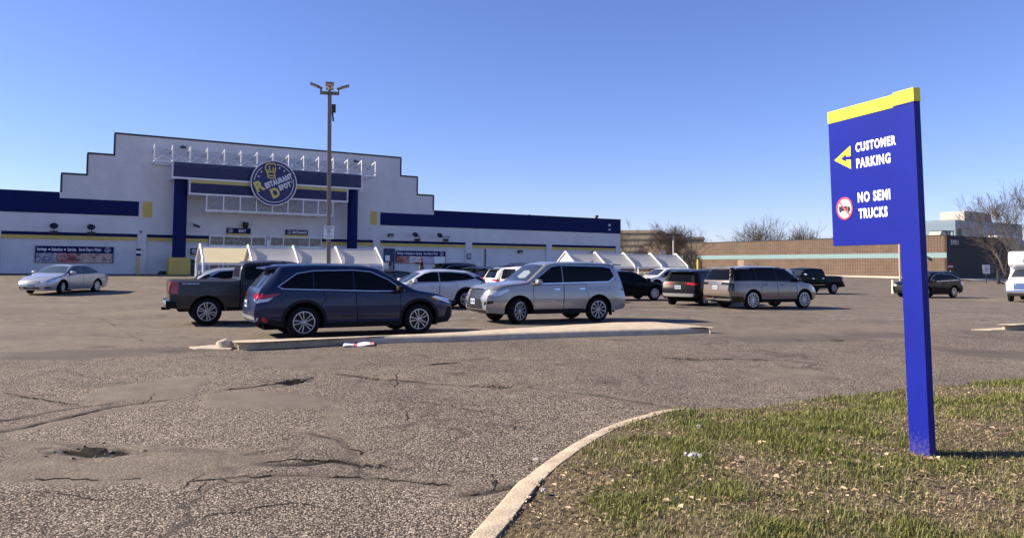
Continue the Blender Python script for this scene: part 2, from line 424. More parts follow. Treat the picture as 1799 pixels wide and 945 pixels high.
    b2 = N('ShaderNodeBump'); b2.inputs['Strength'].default_value = 0.25; b2.inputs['Distance'].default_value = 0.01
    Lk(noise_(60, 3), b2.inputs['Height']); Lk(bp.outputs[0], b2.inputs['Normal']); Lk(b2.outputs[0], b.inputs['Normal'])
    return m
ground = finish(gme, 'ground', asphalt(), smooth=False); gme.shade_smooth(); tag(ground, kind='structure')
# crisp crack lines and broken pothole floors, thin sheets just above the surface
def surf_z(x, y):
    i = int(np.clip(np.searchsorted(gx, x) - 1, 0, len(gx) - 2)); j = int(np.clip(np.searchsorted(gy, y) - 1, 0, len(gy) - 2))
    u = (x - gx[i]) / (gx[i + 1] - gx[i]); v = (y - gy[j]) / (gy[j + 1] - gy[j])
    return float((GZ[j, i] * (1 - u) + GZ[j, i + 1] * u) * (1 - v) + (GZ[j + 1, i] * (1 - u) + GZ[j + 1, i + 1] * u) * v)
m_crack = pbr('crack_fill', (0.020, 0.017, 0.014), 1.0, vary=0.5, scale=18, spec=0.1)
rc_ = random.Random(31); ck = MB()
def crack_line(pts, w, depth=0):
    q = [Vector((a[0], a[1], 0)) for a in pts]; out = [q[0]]
    for a, b in zip(q[:-1], q[1:]):
        n = max(1, int((b - a).length / 0.045))
        for i in range(1, n + 1): out.append(a.lerp(b, i / n))
    off = 0.0; path = []
    for i, v in enumerate(out):
        t = (out[min(i + 1, len(out) - 1)] - out[max(0, i - 1)]); t = t.normalized() if t.length else Vector((1, 0, 0))
        off = off * 0.82 + rc_.gauss(0, 0.016); path.append((v + Vector((-t.y, t.x, 0)) * off, t))
    vs = []; fs = []; open_ = False; wl = w
    for i, (v, t) in enumerate(path):
        wl = max(0.0, min(w * 2.2, wl * 0.9 + w * 0.1 + rc_.gauss(0, w * 0.22))); ww = max(0.002, wl * (1 if 0 < i < len(path) - 1 else 0.1))
        if rc_.random() < 0.03: wl = -w * 0.8
        nn = Vector((-t.y, t.x, 0)) * ww / 2
        for sg in (1, -1):
            c = v + nn * sg * rc_.uniform(0.6, 1.4); vs.append((c.x, c.y, surf_z(c.x, c.y) + 0.004))
        if i and ww > 0.0021: fs.append((2 * i - 2, 2 * i - 1, 2 * i + 1, 2 * i))
        if depth < 2 and rc_.random() < (0.05 if depth == 0 else 0.03):
            a = math.atan2(t.y, t.x) + rc_.choice((-1, 1)) * rc_.uniform(0.5, 1.4); L = rc_.uniform(0.15, 0.7)
            crack_line([(v.x, v.y), (v.x + math.cos(a) * L * .5, v.y + math.sin(a) * L * .5), (v.x + math.cos(a + .3) * L, v.y + math.sin(a + .3) * L)], w * 0.5, depth + 1)
    if fs: ck.add(vs, fs)
for p, w, st in cracks: crack_line([(a.x, a.y) for a in p], 0.014 + 0.55 * w * st)
for pp_ in (((0, 640), (90, 652), (200, 650)), ((900, 612), (1010, 618), (1130, 616)), ((1290, 618), (1380, 612), (1480, 618), (1580, 612)), ((350, 905), (520, 880), (700, 900)), ((700, 700), (820, 720), (960, 745)),
            ((250, 600), (180, 560), (60, 545)), ((1300, 575), (1420, 566), (1560, 572)), ((1660, 640), (1740, 636), (1799, 642)), ((60, 860), (200, 880), (330, 870)), ((700, 655), (690, 690), (720, 740))):
    crack_line([(a.x, a.y) for a in G(*pp_)], 0.011)
for p, dp in potholes:
    c = sum(p, Vector((0, 0, 0))) / len(p)
    for k in range(3):
        n = 26; s_ = (0.95, 0.6, 0.5)[k]; o_ = Vector((rc_.uniform(-.12, .12), rc_.uniform(-.06, .06), 0)) if k else Vector((0, 0, 0)); poly = []
        q = resample([Vector((a.x, a.y, 0)) for a in p] + [Vector((p[0].x, p[0].y, 0))], 0.05)[:-1] if 'resample' in globals() else [Vector((a.x, a.y, 0)) for a in p]
        for a in q:
            d = (a - Vector((c.x, c.y, 0))) * s_ * rc_.uniform(0.72, 1.12) + o_; poly.append((c.x + d.x, c.y + d.y))
        b0 = len(ck.v); ck.v.append((c.x + o_.x, c.y + o_.y, surf_z(c.x + o_.x, c.y + o_.y) + 0.005)); ck.v += [(x, y, surf_z(x, y) + 0.005) for x, y in poly]
        if k == 0: ck.f += [(b0, b0 + 1 + i, b0 + 1 + (i + 1) % len(poly)) for i in range(len(poly))]
tag(ck.build('ground_crack', m_crack), kind='structure')
rub_ = MB()
for p, dp in potholes:
    c = sum(p, Vector((0, 0, 0))) / len(p); ex = max(abs(a.x - c.x) for a in p); ey = max(abs(a.y - c.y) for a in p)
    for i in range(60):
        x = c.x + rc_.gauss(0, .5) * ex; y = c.y + rc_.gauss(0, .6) * ey; s_ = 0.005 + 0.013 * rc_.random() ** 2; z = surf_z(x, y)
        Mx = Matrix.Translation((x, y, z + s_ * .3)) @ Matrix.Rotation(rc_.uniform(0, 6.28), 4, 'Z') @ Matrix.Rotation(rc_.uniform(-.5, .5), 4, 'X')
        rub_.add([Mx @ Vector((a * s_ * rc_.uniform(.6, 1), b * s_ * rc_.uniform(.5, .9), g_ * s_ * .5)) for g_ in (-1, 1) for a, b in ((-1, -1), (1, -1), (1, 1), (-1, 1))], [(3, 2, 1, 0), (4, 5, 6, 7), (0, 1, 5, 4), (1, 2, 6, 5), (2, 3, 7, 6), (3, 0, 4, 7)])
tag(rub_.build('rubble', pbr('rubble_stone', (0.15, 0.125, 0.10), .95, vary=.6, scale=9)), 'loose broken asphalt bits in the potholes', 'rubble', kind='stuff')

# painted bay lines, worn
def worn_paint():
    m = bpy.data.materials.new('worn_paint'); m.use_nodes = True; nt = m.node_tree; b = nt.nodes['Principled BSDF']
    b.inputs['Base Color'].default_value = (0.55, 0.53, 0.48, 1); b.inputs['Roughness'].default_value = 0.8
    tc = nt.nodes.new('ShaderNodeTexCoord'); n = nt.nodes.new('ShaderNodeTexNoise'); n.inputs['Scale'].default_value = 7; n.inputs['Detail'].default_value = 8
    nt.links.new(tc.outputs['Object'], n.inputs['Vector'])
    r = nt.nodes.new('ShaderNodeMapRange'); r.inputs[1].default_value = 0.42; r.inputs[2].default_value = 0.62; r.inputs[3].default_value = 0.0; r.inputs[4].default_value = 0.75
    nt.links.new(n.outputs['Fac'], r.inputs[0]); nt.links.new(r.outputs[0], b.inputs['Alpha'])
    return m
m_line = worn_paint()
lines = MB()
def bay_line(a, c, w=0.1):
    a = Vector((a[0], a[1], 0)); c = Vector((c[0], c[1], 0)); t = (c - a).normalized(); n_ = Vector((-t.y, t.x, 0)) * w / 2
    k = max(2, int((c - a).length / 1.0)); vs = []; fs = []
    for i in range(k + 1):
        p = a.lerp(c, i / k); z = gz(p.x, p.y) + 0.006
        vs += [(p + n_) + Vector((0, 0, z)), (p - n_) + Vector((0, 0, z))]
        if i: fs.append((2 * i - 2, 2 * i - 1, 2 * i + 1, 2 * i))
    lines.add(vs, fs)
for a, c in (((1440, 562), (1799, 548)), ((1560, 562), (1860, 551)), ((1520, 549), (1700, 541)), ((1100, 546), (1240, 541)), ((1280, 548), (1330, 546.5)), ((1700, 552), (1960, 560)),
             ((1600, 572), (1990, 556)), ((270, 548), (296, 548)), ((690, 566), (840, 558)), ((1130, 545), (1180, 544)), ((1430, 556), (1490, 553))):
    bay_line(gnd(*a), gnd(*c))
tag(lines.build('parking_lines', m_line), kind='structure')

# kerbed islands
def relax(p, it, closed):
    for _ in range(it):
        q = [v.copy() for v in p]; n = len(p)
        for i in range(n):
            if closed or 0 < i < n - 1: q[i] = p[i] * 0.5 + (p[i - 1] + p[(i + 1) % n]) * 0.25
        p = q
    return p
def island(name, outline, top=0.15, mat=m_concrete):
    p = resample([Vector((q[0], q[1], 0)) for q in outline] + [Vector((outline[0][0], outline[0][1], 0))], 0.16)[:-1]
    p = relax(p, 3, True); n = len(p)
    area = sum(p[i].x * p[(i + 1) % n].y - p[(i + 1) % n].x * p[i].y for i in range(n))
    if area < 0: p.reverse()
    prof = [(0.0, -0.06), (0.012, 0.42 * top), (0.034, 0.73 * top), (0.075, 0.92 * top), (0.14, top)]
    vs = []; fs = []
    for j, (ins, h) in enumerate(prof):
        for i in range(n):
            t = (p[(i + 1) % n] - p[i - 1]).normalized(); nn = Vector((-t.y, t.x, 0)); q = p[i] + nn * ins
            jit = 0.012 * (float(fbm(np.array(q.x), np.array(q.y), 0.5)) - 0.5) * (j > 0)
            vs.append((q.x, q.y, gz(q.x, q.y) + h + jit))
    for j in range(len(prof) - 1):
        for i in range(n):
            i2 = (i + 1) % n; fs.append((j * n + i, j * n + i2, (j + 1) * n + i2, (j + 1) * n + i))
    k = (len(prof) - 1) * n
    bm = bmesh.new(); V = [bm.verts.new(v) for v in vs]
    for f in fs: bm.faces.new([V[i] for i in f])
    f = bm.faces.new([V[k + i] for i in range(n)]); bmesh.ops.triangulate(bm, faces=[f])
    me = bpy.data.meshes.new(name); bm.to_mesh(me); bm.free()
    return tag(finish(me, name, mat, None, True, angle=50), kind='structure')
def GT(*pp): return [gnd(x, y, 0.15) for x, y in pp]
isl = G((408, 613), (500, 609.5), (650, 604), (800, 600.5), (1000, 593), (1100, 589.5), (1200, 586.5), (1240, 584)) + \
      GT((1252, 576), (1235, 571.5), (1150, 564.5), (1075, 565.5), (1000, 569.5), (800, 582), (700, 587.5), (600, 592.5), (500, 597.5), (412, 601))
island('kerb', isl)
isl2 = G((1757, 578.5), (1800, 577.5), (2000, 573), (2400, 562)) + GT((2380, 548), (2100, 556), (1900, 564), (1790, 569), (1765, 571))
island('kerb', isl2)
isl3 = [P0 + D1 * t + NF * s for t, s in ((-16.5, 12.6), (-6, 12.6), (-6, 11.8), (-16.5, 11.8))]
island('kerb', isl3, 0.13, m_concrete_pale)
# gutter slabs at the ends of the islands
sl_ = MB()
for a in (G((332, 610.5), (372, 607), (412, 609), (405, 614.5), (345, 613)), G((1705, 579.5), (1760, 576), (1790, 579), (1740, 581))):
    sl_.prism([(q.x, q.y) for q in a], -0.03, 0.016, lambda u, v, w: (u, v, gz(u, v) + w))
tag(sl_.build('gutter_slab', m_concrete, bevel=0.006), kind='structure')
def lump(name, loc, sx, sy, sz, mat, seed, label, cat, rz=0, rough=0.25):
    bm = bmesh.new(); bmesh.ops.create_icosphere(bm, subdivisions=3, radius=1)
    for v in bm.verts:
        k = 1 + rough * (noise.noise(v.co * 1.7 + Vector((seed, 0, 0))) + 0.5 * noise.noise(v.co * 4 + Vector((0, seed, 0))))
        v.co = Vector((v.co.x * sx * k, v.co.y * sy * k, max(-0.3, v.co.z) * sz * k))
    me = bpy.data.meshes.new(name); bm.to_mesh(me); bm.free()
    o = finish(me, name, mat, None, True, angle=35); o.location = loc; o.rotation_euler = (0, 0, rz)
    return tag(o, label, cat)
p = gnd(389, 612); lump('concrete_chunk', (p.x, p.y + 0.12, gz(p.x, p.y) + 0.03), 0.19, 0.14, 0.13, m_concrete, 3, 'rounded broken lump of concrete at the left tip of the long kerb island', 'concrete lump')
p = gnd(545, 607.5); lump('stone', (p.x, p.y, gz(p.x, p.y) + 0.012), 0.06, 0.04, 0.03, m_concrete_pale, 9, 'small pale stone lying against the kerb left of the flattened carton', 'stone')

# grass island with its kerb
kpath = [(-0.75, 1.2), (-0.62, 2.6), (-0.42, 3.7)] + [(q.x, q.y) for q in G((840, 945), (868, 912), (903, 868), (938, 838), (988, 803), (1038, 775), (1080, 757), (1130, 743), (1190, 731))]
kpath += [(q.x, q.y) for q in [gnd(x, y, 0.12) for x, y in ((1300, 713), (1400, 699), (1500, 688), (1600, 678), (1700, 669), (1799, 660), (1900, 652))]] + [(12.5, 13.2), (17, 15.5)]
kp = relax(resample([Vector((*q, 0)) for q in kpath], 0.14), 4, False)
kv = []; kf = []; kprof = [(0, -0.08), (0.012, 0.05), (0.032, 0.09), (0.07, 0.118), (0.205, 0.132), (0.21, -0.05)]
inner = []
kj = [i for i in range(9, len(kp), 21)]
for i, q in enumerate(kp):
    fade = min(1.0, max(0.0, (2.9 - q.x) / 1.2)) if q.y > 6 else 1.0
    t = (kp[min(i + 1, len(kp) - 1)] - kp[max(i - 1, 0)]).normalized(); nn = Vector((t.y, -t.x, 0))
    j = 0.03 * (float(fbm(np.array(q.x), np.array(q.y), 0.4)) - 0.5)
    for ins, h in kprof:
        w = q + nn * (ins + (j if ins < 0.1 else 0)); kv.append((w.x, w.y, gz(w.x, w.y) + (h * (0.35 + 0.65 * fade) if h > 0 else h) + (0.6 * j if h > 0.05 else 0)))
    inner.append(q + nn * 0.19)
kseg = MB(); m_k = len(kprof)
for a, b_ in zip([0] + kj, kj + [len(kp) - 1]):
    vs = []; fs = []
    for i in range(a, b_ + 1):
        t = (kp[min(i + 1, len(kp) - 1)] - kp[max(i - 1, 0)]).normalized() * ((0.008 if i == a else 0) - (0.008 if i == b_ else 0))
        dz = 0.008 * math.sin(a * 3.7)
        vs += [(v[0] + t.x, v[1] + t.y, v[2] + (dz if v[2] > 0.03 else 0)) for v in kv[i * m_k:(i + 1) * m_k]]
    n_ = b_ - a + 1
    for i in range(n_ - 1):
        for j in range(m_k - 1):
            q0 = i * m_k + j; fs.append((q0, q0 + 1, q0 + 1 + m_k, q0 + m_k))
    fs += [tuple(range(m_k - 1, -1, -1)), tuple((n_ - 1) * m_k + j for j in range(m_k))]
    kseg.add(vs, fs)
tag(kseg.build('kerb', m_kerb, None, True, angle=50), kind='structure')
# soil
nI = len(inner); nS = 70
inn = np.array([(q.x, q.y) for q in inner]); tgt = np.stack([np.interp(np.arange(nI), [0, nI * 0.35, nI - 1], [1.2, 6.0, 22.0]), np.interp(np.arange(nI), [0, nI * 0.35, nI - 1], [0.8, 0.8, 3.0])], -1)
u = (np.linspace(0, 1, nS) ** 1.3)[None, :, None]
LXY = inn[:, None, :] * (1 - u) + tgt[:, None, :] * u
LX, LY = LXY[..., 0], LXY[..., 1]
def lawn_z(X, Y):
    d = pdist(np.asarray(X, float), np.asarray(Y, float), [(a[0], a[1]) for a in inn[::3]])
    e = np.clip(d / 1.6, 0, 1)
    return gz_np(np.asarray(X, float), np.asarray(Y, float)) + 0.12 + 0.12 * e * e * (3 - 2 * e) + 0.05 * (fbm(X, Y, 0.9) - 0.5) * np.clip(d / 0.3, 0, 1) + 0.03 * (fbm(X, Y, 0.16, 3) - 0.5) * np.clip(d / 0.2, 0, 1)
LZ = lawn_z(LX, LY)
lme = grid_mesh('lawn', LX, LY, LZ)
def soil():
    m = bpy.data.materials.new('soil'); m.use_nodes = True; nt = m.node_tree; b = nt.nodes['Principled BSDF']
    tc = nt.nodes.new('ShaderNodeTexCoord'); n = nt.nodes.new('ShaderNodeTexNoise'); n.inputs['Scale'].default_value = 28; n.inputs['Detail'].default_value = 6
    nt.links.new(tc.outputs['Object'], n.inputs['Vector'])
    r = nt.nodes.new('ShaderNodeValToRGB'); e = r.color_ramp.elements
    e[0].position, e[0].color = 0.3, (0.045, 0.033, 0.022, 1); e[1].position, e[1].color = 0.72, (0.24, 0.19, 0.12, 1)
    x = e.new(0.5); x.color = (0.11, 0.085, 0.052, 1)
    nt.links.new(n.outputs['Fac'], r.inputs[0]); nt.links.new(r.outputs[0], b.inputs['Base Color']); b.inputs['Roughness'].default_value = 1.0
    b.inputs['Specular IOR Level'].default_value = 0.1
    bp = nt.nodes.new('ShaderNodeBump'); bp.inputs['Strength'].default_value = 0.8; bp.inputs['Distance'].default_value = 0.02
    nt.links.new(n.outputs['Fac'], bp.inputs['Height']); nt.links.new(bp.outputs[0], b.inputs['Normal'])
    return m
lawn = finish(lme, 'lawn', soil()); lme.shade_smooth(); tag(lawn, kind='structure')
# blades
def blades(n, seed):
    r = np.random.RandomState(seed)
    i = r.rand(n * 3) * (nI - 1); uu = r.rand(n * 3) ** 0.9 * 0.98 - 0.004
    a = np.floor(i).astype(int); fa = (i - a)[:, None]
    P = inn[a] * (1 - fa) + inn[np.minimum(a + 1, nI - 1)] * fa
    T = tgt[a] * (1 - fa) + tgt[np.minimum(a + 1, nI - 1)] * fa
    XY = P * (1 - uu[:, None]) + T * uu[:, None]
    X, Y = XY[:, 0], XY[:, 1]
    vis = (Y > 3.2) & (X / Y < 0.80) & (X / Y > -0.12)
    X, Y = X[vis], Y[vis]
    g1 = fbm(X, Y, 1.1); g2 = fbm(X + 30, Y, 0.35); edge = pdist(X, Y, [(q[0], q[1]) for q in inn[::3]])
    green = g1 * 1.2 + g2 * 0.9 - 0.66
    sx, sy = 3.1, 5.6
    green += 0.30 * np.exp(-((X - sx + 0.35) ** 2 + (Y - sy + 0.12) ** 2) / 0.45)                   # tuft round the sign's foot
    green += 0.22 * np.clip(1 - edge / 0.35, 0, 1) * (X > 2.2)
    green -= 0.16 * np.clip(1 - edge / 1.0, 0, 1) * (Y < 6.3) + 0.22 * np.clip((5.9 - Y) / 1.0, 0, 1) * (X < 3.0)
    dens = np.clip(0.42 + 0.9 * green + 0.6 * (g2 - 0.4), 0.16, 1)
    keep = (r.rand(len(X)) < dens * np.clip(7.0 / Y, 0.35, 1.2)) & ((Y > 8.2 - 1.4 * (X < 1.9)) | (edge > 0.03))
    X, Y, green, g2, edge = X[keep][:n], Y[keep][:n], green[keep][:n], g2[keep][:n], edge[keep][:n]
    n = len(X); Z = lawn_z(X, Y) - 0.004
    isg = np.clip(green * 1.7 + 0.10, 0.04, 0.92) > r.rand(n)
    h = np.where(isg, 0.018 + 0.030 * r.rand(n) * (0.5 + green), 0.012 + 0.024 * r.rand(n)) * (1 + 0.5 * (g2 > 0.6))
    w = np.where(isg, 0.0022 + 0.0022 * r.rand(n), 0.0018 + 0.0026 * r.rand(n)) * np.clip(Y / 6, 0.9, 1.6)
    an = r.rand(n) * 6.283; lean = np.where(isg, 0.25 + 0.6 * r.rand(n), 0.6 + 1.6 * r.rand(n))
    dx, dy = np.cos(an), np.sin(an); qx, qy = -dy * w, dx * w
    B = np.stack([X, Y, Z], -1); S = np.stack([qx, qy, 0 * qx], -1)
    mid = B + np.stack([dx * lean * h * 0.35, dy * lean * h * 0.35, h * 0.62], -1)
    tip = B + np.stack([dx * lean * h, dy * lean * h, h * np.clip(1.05 - 0.28 * lean, 0.35, 1)], -1)
    V = np.stack([B - S, B + S, mid + S * 0.8, mid - S * 0.8, tip], 1).reshape(-1, 3)
    k = (np.arange(n) * 5)[:, None, None]
    Fc = (np.array([[0, 1, 2], [0, 2, 3], [3, 2, 4]])[None] + k).reshape(-1, 3)
    t = r.rand(n)[:, None]; t2 = r.rand(n)[:, None]
    cg = (1 - t) * np.array([0.072, 0.095, 0.023]) + t * np.array([0.25, 0.25, 0.07])
    cd = (1 - t) * np.array([0.13, 0.105, 0.055]) + t * np.array([0.50, 0.41, 0.26])
    cg = cg * (1 - 0.5 * t2 * (green[:, None] < 0.5)) + cd * 0.5 * t2 * (green[:, None] < 0.5)
    C = np.where(isg[:, None], cg, cd)
    C = np.repeat(np.concatenate([C, np.ones((n, 1))], 1), 5, 0)
    me = bpy.data.meshes.new('grass')
    me.vertices.add(len(V)); me.vertices.foreach_set('co', V.ravel().astype(np.float32))
    me.loops.add(Fc.size); me.loops.foreach_set('vertex_index', Fc.ravel().astype(np.int32))
    me.polygons.add(len(Fc)); me.polygons.foreach_set('loop_start', (np.arange(len(Fc)) * 3).astype(np.int32))
    me.update(calc_edges=True)
    ca = me.color_attributes.new('tint', 'FLOAT_COLOR', 'POINT'); ca.data.foreach_set('color', C.ravel().astype(np.float32))
    m = bpy.data.materials.new('grass_blade'); m.use_nodes = True; nt = m.node_tree; b = nt.nodes['Principled BSDF']
    at = nt.nodes.new('ShaderNodeAttribute'); at.attribute_name = 'tint'; nt.links.new(at.outputs['Color'], b.inputs['Base Color'])
    b.inputs['Roughness'].default_value = 0.6; b.inputs['Specular IOR Level'].default_value = 0.25
    tr = nt.nodes.new('ShaderNodeBsdfTranslucent'); nt.links.new(at.outputs['Color'], tr.inputs['Color'])
    mx = nt.nodes.new('ShaderNodeMixShader'); mx.inputs[0].default_value = 0.3
    nt.links.new(b.outputs[0], mx.inputs[1]); nt.links.new(tr.outputs[0], mx.inputs[2]); nt.links.new(mx.outputs[0], nt.nodes['Material Output'].inputs[0])
    o = finish(me, 'grass', m); return tag(o, 'short patchy spring grass, green tufts among straw and bare soil', 'grass', kind='stuff')
blades(210000, 5)
# dry leaf litter
lit = MB(); r_ = random.Random(4)
for i in range(3600):
    while True:
        X = r_.uniform(0.0, 6.5); Y = r_.uniform(4.3, 9.0); k = int(np.argmin((inn[:, 0] - X) ** 2 + (inn[:, 1] - Y) ** 2))
        tn = inn[min(k + 1, nI - 1)] - inn[max(k - 1, 0)]; sgn = (X - inn[k, 0]) * tn[1] - (Y - inn[k, 1]) * tn[0]
        if sgn > 0 and r_.random() < (1.0 if Y < 5.7 and X < 3.2 else 0.12 if Y > 6.2 else 0.3): break
    z = float(lawn_z(np.array([X]), np.array([Y]))[0]) + r_.uniform(0.0, 0.022); s = 0.005 + 0.020 * r_.random() ** 2.4
    Mx = Matrix.Translation((X, Y, z)) @ Matrix.Rotation(r_.uniform(0, 6.28), 4, 'Z') @ Matrix.Rotation(r_.uniform(-0.6, 0.6), 4, 'X')
    w_ = r_.uniform(0.25, 0.8); c_ = r_.uniform(0.2, 0.9)
    lit.add([Mx @ Vector(q) for q in ((-s, 0, 0.1 * s), (-0.4 * s, -w_ * s, c_ * s), (0.5 * s, -0.7 * w_ * s, 0.7 * c_ * s), (1.1 * s, 0.1 * s, 0), (0.3 * s, w_ * s, 0.8 * c_ * s), (-0.6 * s, 0.6 * w_ * s, 0.5 * c_ * s), (0, 0, 0))], [(0, 1, 6), (1, 2, 6), (2, 3, 6), (3, 4, 6), (4, 5, 6), (5, 0, 6)])
m_leaf = pbr('dry_leaf', (0.36, 0.27, 0.18), 0.9, vary=0.85, scale=5.0)
tag(lit.build('leaf_litter', m_leaf), 'dry tan leaf scraps scattered over the near grass', 'leaf litter', kind='stuff')

# ------------------------------------------------------------ the warehouse shop
shop = empty('store_building', P0, TH, 'long white painted brick warehouse shop with stepped gable and dark blue bands', 'building')
def FL(t, s, z): return Vector((t, -s, z))                    # local: along the front, out towards the lot (s), up
def fbox(mb, t0, t1, s0, s1, z0, z1): return mb.box(t0, t1, -s1, -s0, z0, z1)
ZB = 0.80                                                     # pavement level at the wall
zpar = 6.73
g = {k: fac(*v) for k, v in dict(a=(108.4, 305.5), b=(154.5, 269.5), c=(202.4, 234.8), d=(704.2, 277), e=(733.2, 311), f=(761.5, 343)).items()}
tA, tB, tC, tD, tE, tF_ = [g[k][0] for k in 'abcdef']
z3 = (g['c'][1] + g['d'][1]) / 2; z2 = (g['b'][1] + g['e'][1]) / 2; z1 = (g['a'][1] + g['f'][1]) / 2
TL, TR = -62.0, fac(1089.8, 400)[0]
# bays: recessed wall panels between pilasters
zn0, zn1, zy0, zy1 = 3.66, 3.90, 3.40, 3.66
bays = [(fac(1.5, 420)[0] - 0.0, fac(241.5, 420)[0]), (fac(257.6, 420)[0], fac(655.5, 425)[0]), (fac(668, 425)[0], fac(818, 430)[0]), (fac(829.5, 430)[0], fac(960, 432)[0]), (fac(969.6, 432)[0], fac(1082, 434)[0])]
bays = [(-46.0, bays[0][0] - 1.3)] + bays
mb = MB(); RC = 0.14
# front skin: solid above the bays, pilasters between, recessed panels behind
outl = [(TL, zn1), (TR, zn1), (TR, zpar), (tF_, zpar), (tF_, z1), (tE, z1), (tE, z2), (tD, z2), (tD, z3), (tC, z3), (tC, z2), (tB, z2), (tB, z1), (tA, z1), (tA, zpar), (TL, zpar)]
mb.prism(outl, -0.4, 0.0, lambda u, v, w: FL(u, w, v))
edges = [TL] + [x for b_ in bays for x in b_] + [TR]
for i in range(0, len(edges), 2): fbox(mb, edges[i], edges[i + 1], -0.4, 0.0, 0.0, zn1)
for t0, t1 in bays: fbox(mb, t0, t1, -0.4, -RC, 0.0, zn1)
mb.build('wall', m_white_brick, shop)
mb = MB(); fbox(mb, TL, TR, -40, -0.4, 0.0, 6.2); mb.build('wall', m_white_brick, shop)
mb = MB(); fbox(mb, TL, TR, -40, -0.4, 6.2, 6.35); mb.build('roof', pbr('roof_membrane', (0.2, 0.2, 0.2), 0.9), shop)
# coping along the stepped gable
mb = MB(); w = 0.12
pts = [(tA, zpar), (tA, z1), (tB, z1), (tB, z2), (tC, z2), (tC, z3), (tD, z3), (tD, z2), (tE, z2), (tE, z1), (tF_, z1), (tF_, zpar)]
for (u0, v0), (u1, v1) in zip(pts[:-1], pts[1:]):
    if abs(v0 - v1) < 1e-6: fbox(mb, min(u0, u1) - 0.04, max(u0, u1) + 0.04, -0.45, 0.05, v0 - 0.06, v0 + 0.07)
    elif u0 < -10: fbox(mb, u0 - 0.07, u0 + 0.05, -0.44, 0.045, min(v0, v1) + 0.07, max(v0, v1) - 0.06)
    else: fbox(mb, u0 - 0.05, u0 + 0.07, -0.44, 0.045, min(v0, v1) + 0.07, max(v0, v1) - 0.06)
mb.build('coping', m_black, shop)
# blue bands (painted sheets fixed on the wall)
zb0 = 5.26
tl2 = fac(243.8, 370)[0]; tr2 = fac(668, 385)[0]; zin = fac(108, 348)[1]
mb = MB(); mb.prism([(TL, zb0), (tl2, zb0), (tl2, zin), (tA - 0.075, zin), (tA - 0.075, zpar + 0.05), (TL, zpar + 0.05)], 0.002, 0.03, lambda u, v, w: FL(u, w, v))
mb.build('fascia_band', m_navy, shop)
mb = MB(); mb.prism([(tr2, zb0), (TR + 0.03, zb0), (TR + 0.03, zpar + 0.05), (tF_ + 0.075, zpar + 0.05), (tF_ + 0.075, zin), (tr2, zin)], 0.002, 0.03, lambda u, v, w: FL(u, w, v))
mb.build('fascia_band', m_navy, shop)
mb = MB(); fbox(mb, TL, tA - 0.08, -0.42, 0.045, zpar + 0.05, zpar + 0.10); mb.build('coping', m_black, shop); mb = MB(); fbox(mb, tF_ + 0.08, TR + 0.05, -0.42, 0.045, zpar + 0.05, zpar + 0.10)
mb.build('coping', m_black, shop)
for a, c in (((251, 354.2), (266.7, 382.4)), ((650.9, 371.4), (662.3, 395))):
    t0, za = fac(*a); t1, zc = fac(*c); mb = MB(); fbox(mb, t0, t1, 0.002, 0.025, zc, za); mb.build('yellow_panel', m_yellow, shop)
for i, (t0, t1) in enumerate(bays):
    segs = [(t0, t1)] if i != 2 else [(t0, fac(366.5, 420)[0]), (fac(566, 425)[0], t1)]
    for a, b_ in segs:
        mb = MB(); fbox(mb, a + 0.003, b_ - 0.003, -RC + 0.002, -0.03, zn0, zn1 - 0.003); mb.build('navy_stripe', m_navy, shop)
        mb = MB(); fbox(mb, a + 0.003, b_ - 0.003, -RC + 0.002, -0.045, zy0, zn0 - 0.003); mb.build('yellow_stripe', m_yellow, shop)
# shopfront glazing: exit and entrance vestibules
m_frame = pbr('white_aluminium', (0.62, 0.62, 0.62), 0.4, metal=0.2)
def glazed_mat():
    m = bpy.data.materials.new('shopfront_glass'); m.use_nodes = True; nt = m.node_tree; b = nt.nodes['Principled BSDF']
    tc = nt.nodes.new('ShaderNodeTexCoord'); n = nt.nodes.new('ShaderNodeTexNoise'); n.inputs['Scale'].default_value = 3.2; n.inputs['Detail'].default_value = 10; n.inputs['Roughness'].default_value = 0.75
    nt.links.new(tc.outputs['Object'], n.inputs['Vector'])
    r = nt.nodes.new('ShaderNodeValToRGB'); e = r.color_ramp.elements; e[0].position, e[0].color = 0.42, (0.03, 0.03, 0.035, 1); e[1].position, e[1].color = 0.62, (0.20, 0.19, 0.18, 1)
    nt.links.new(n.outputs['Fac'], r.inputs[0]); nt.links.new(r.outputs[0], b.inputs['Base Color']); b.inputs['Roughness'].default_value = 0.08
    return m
m_sglass = glazed_mat()
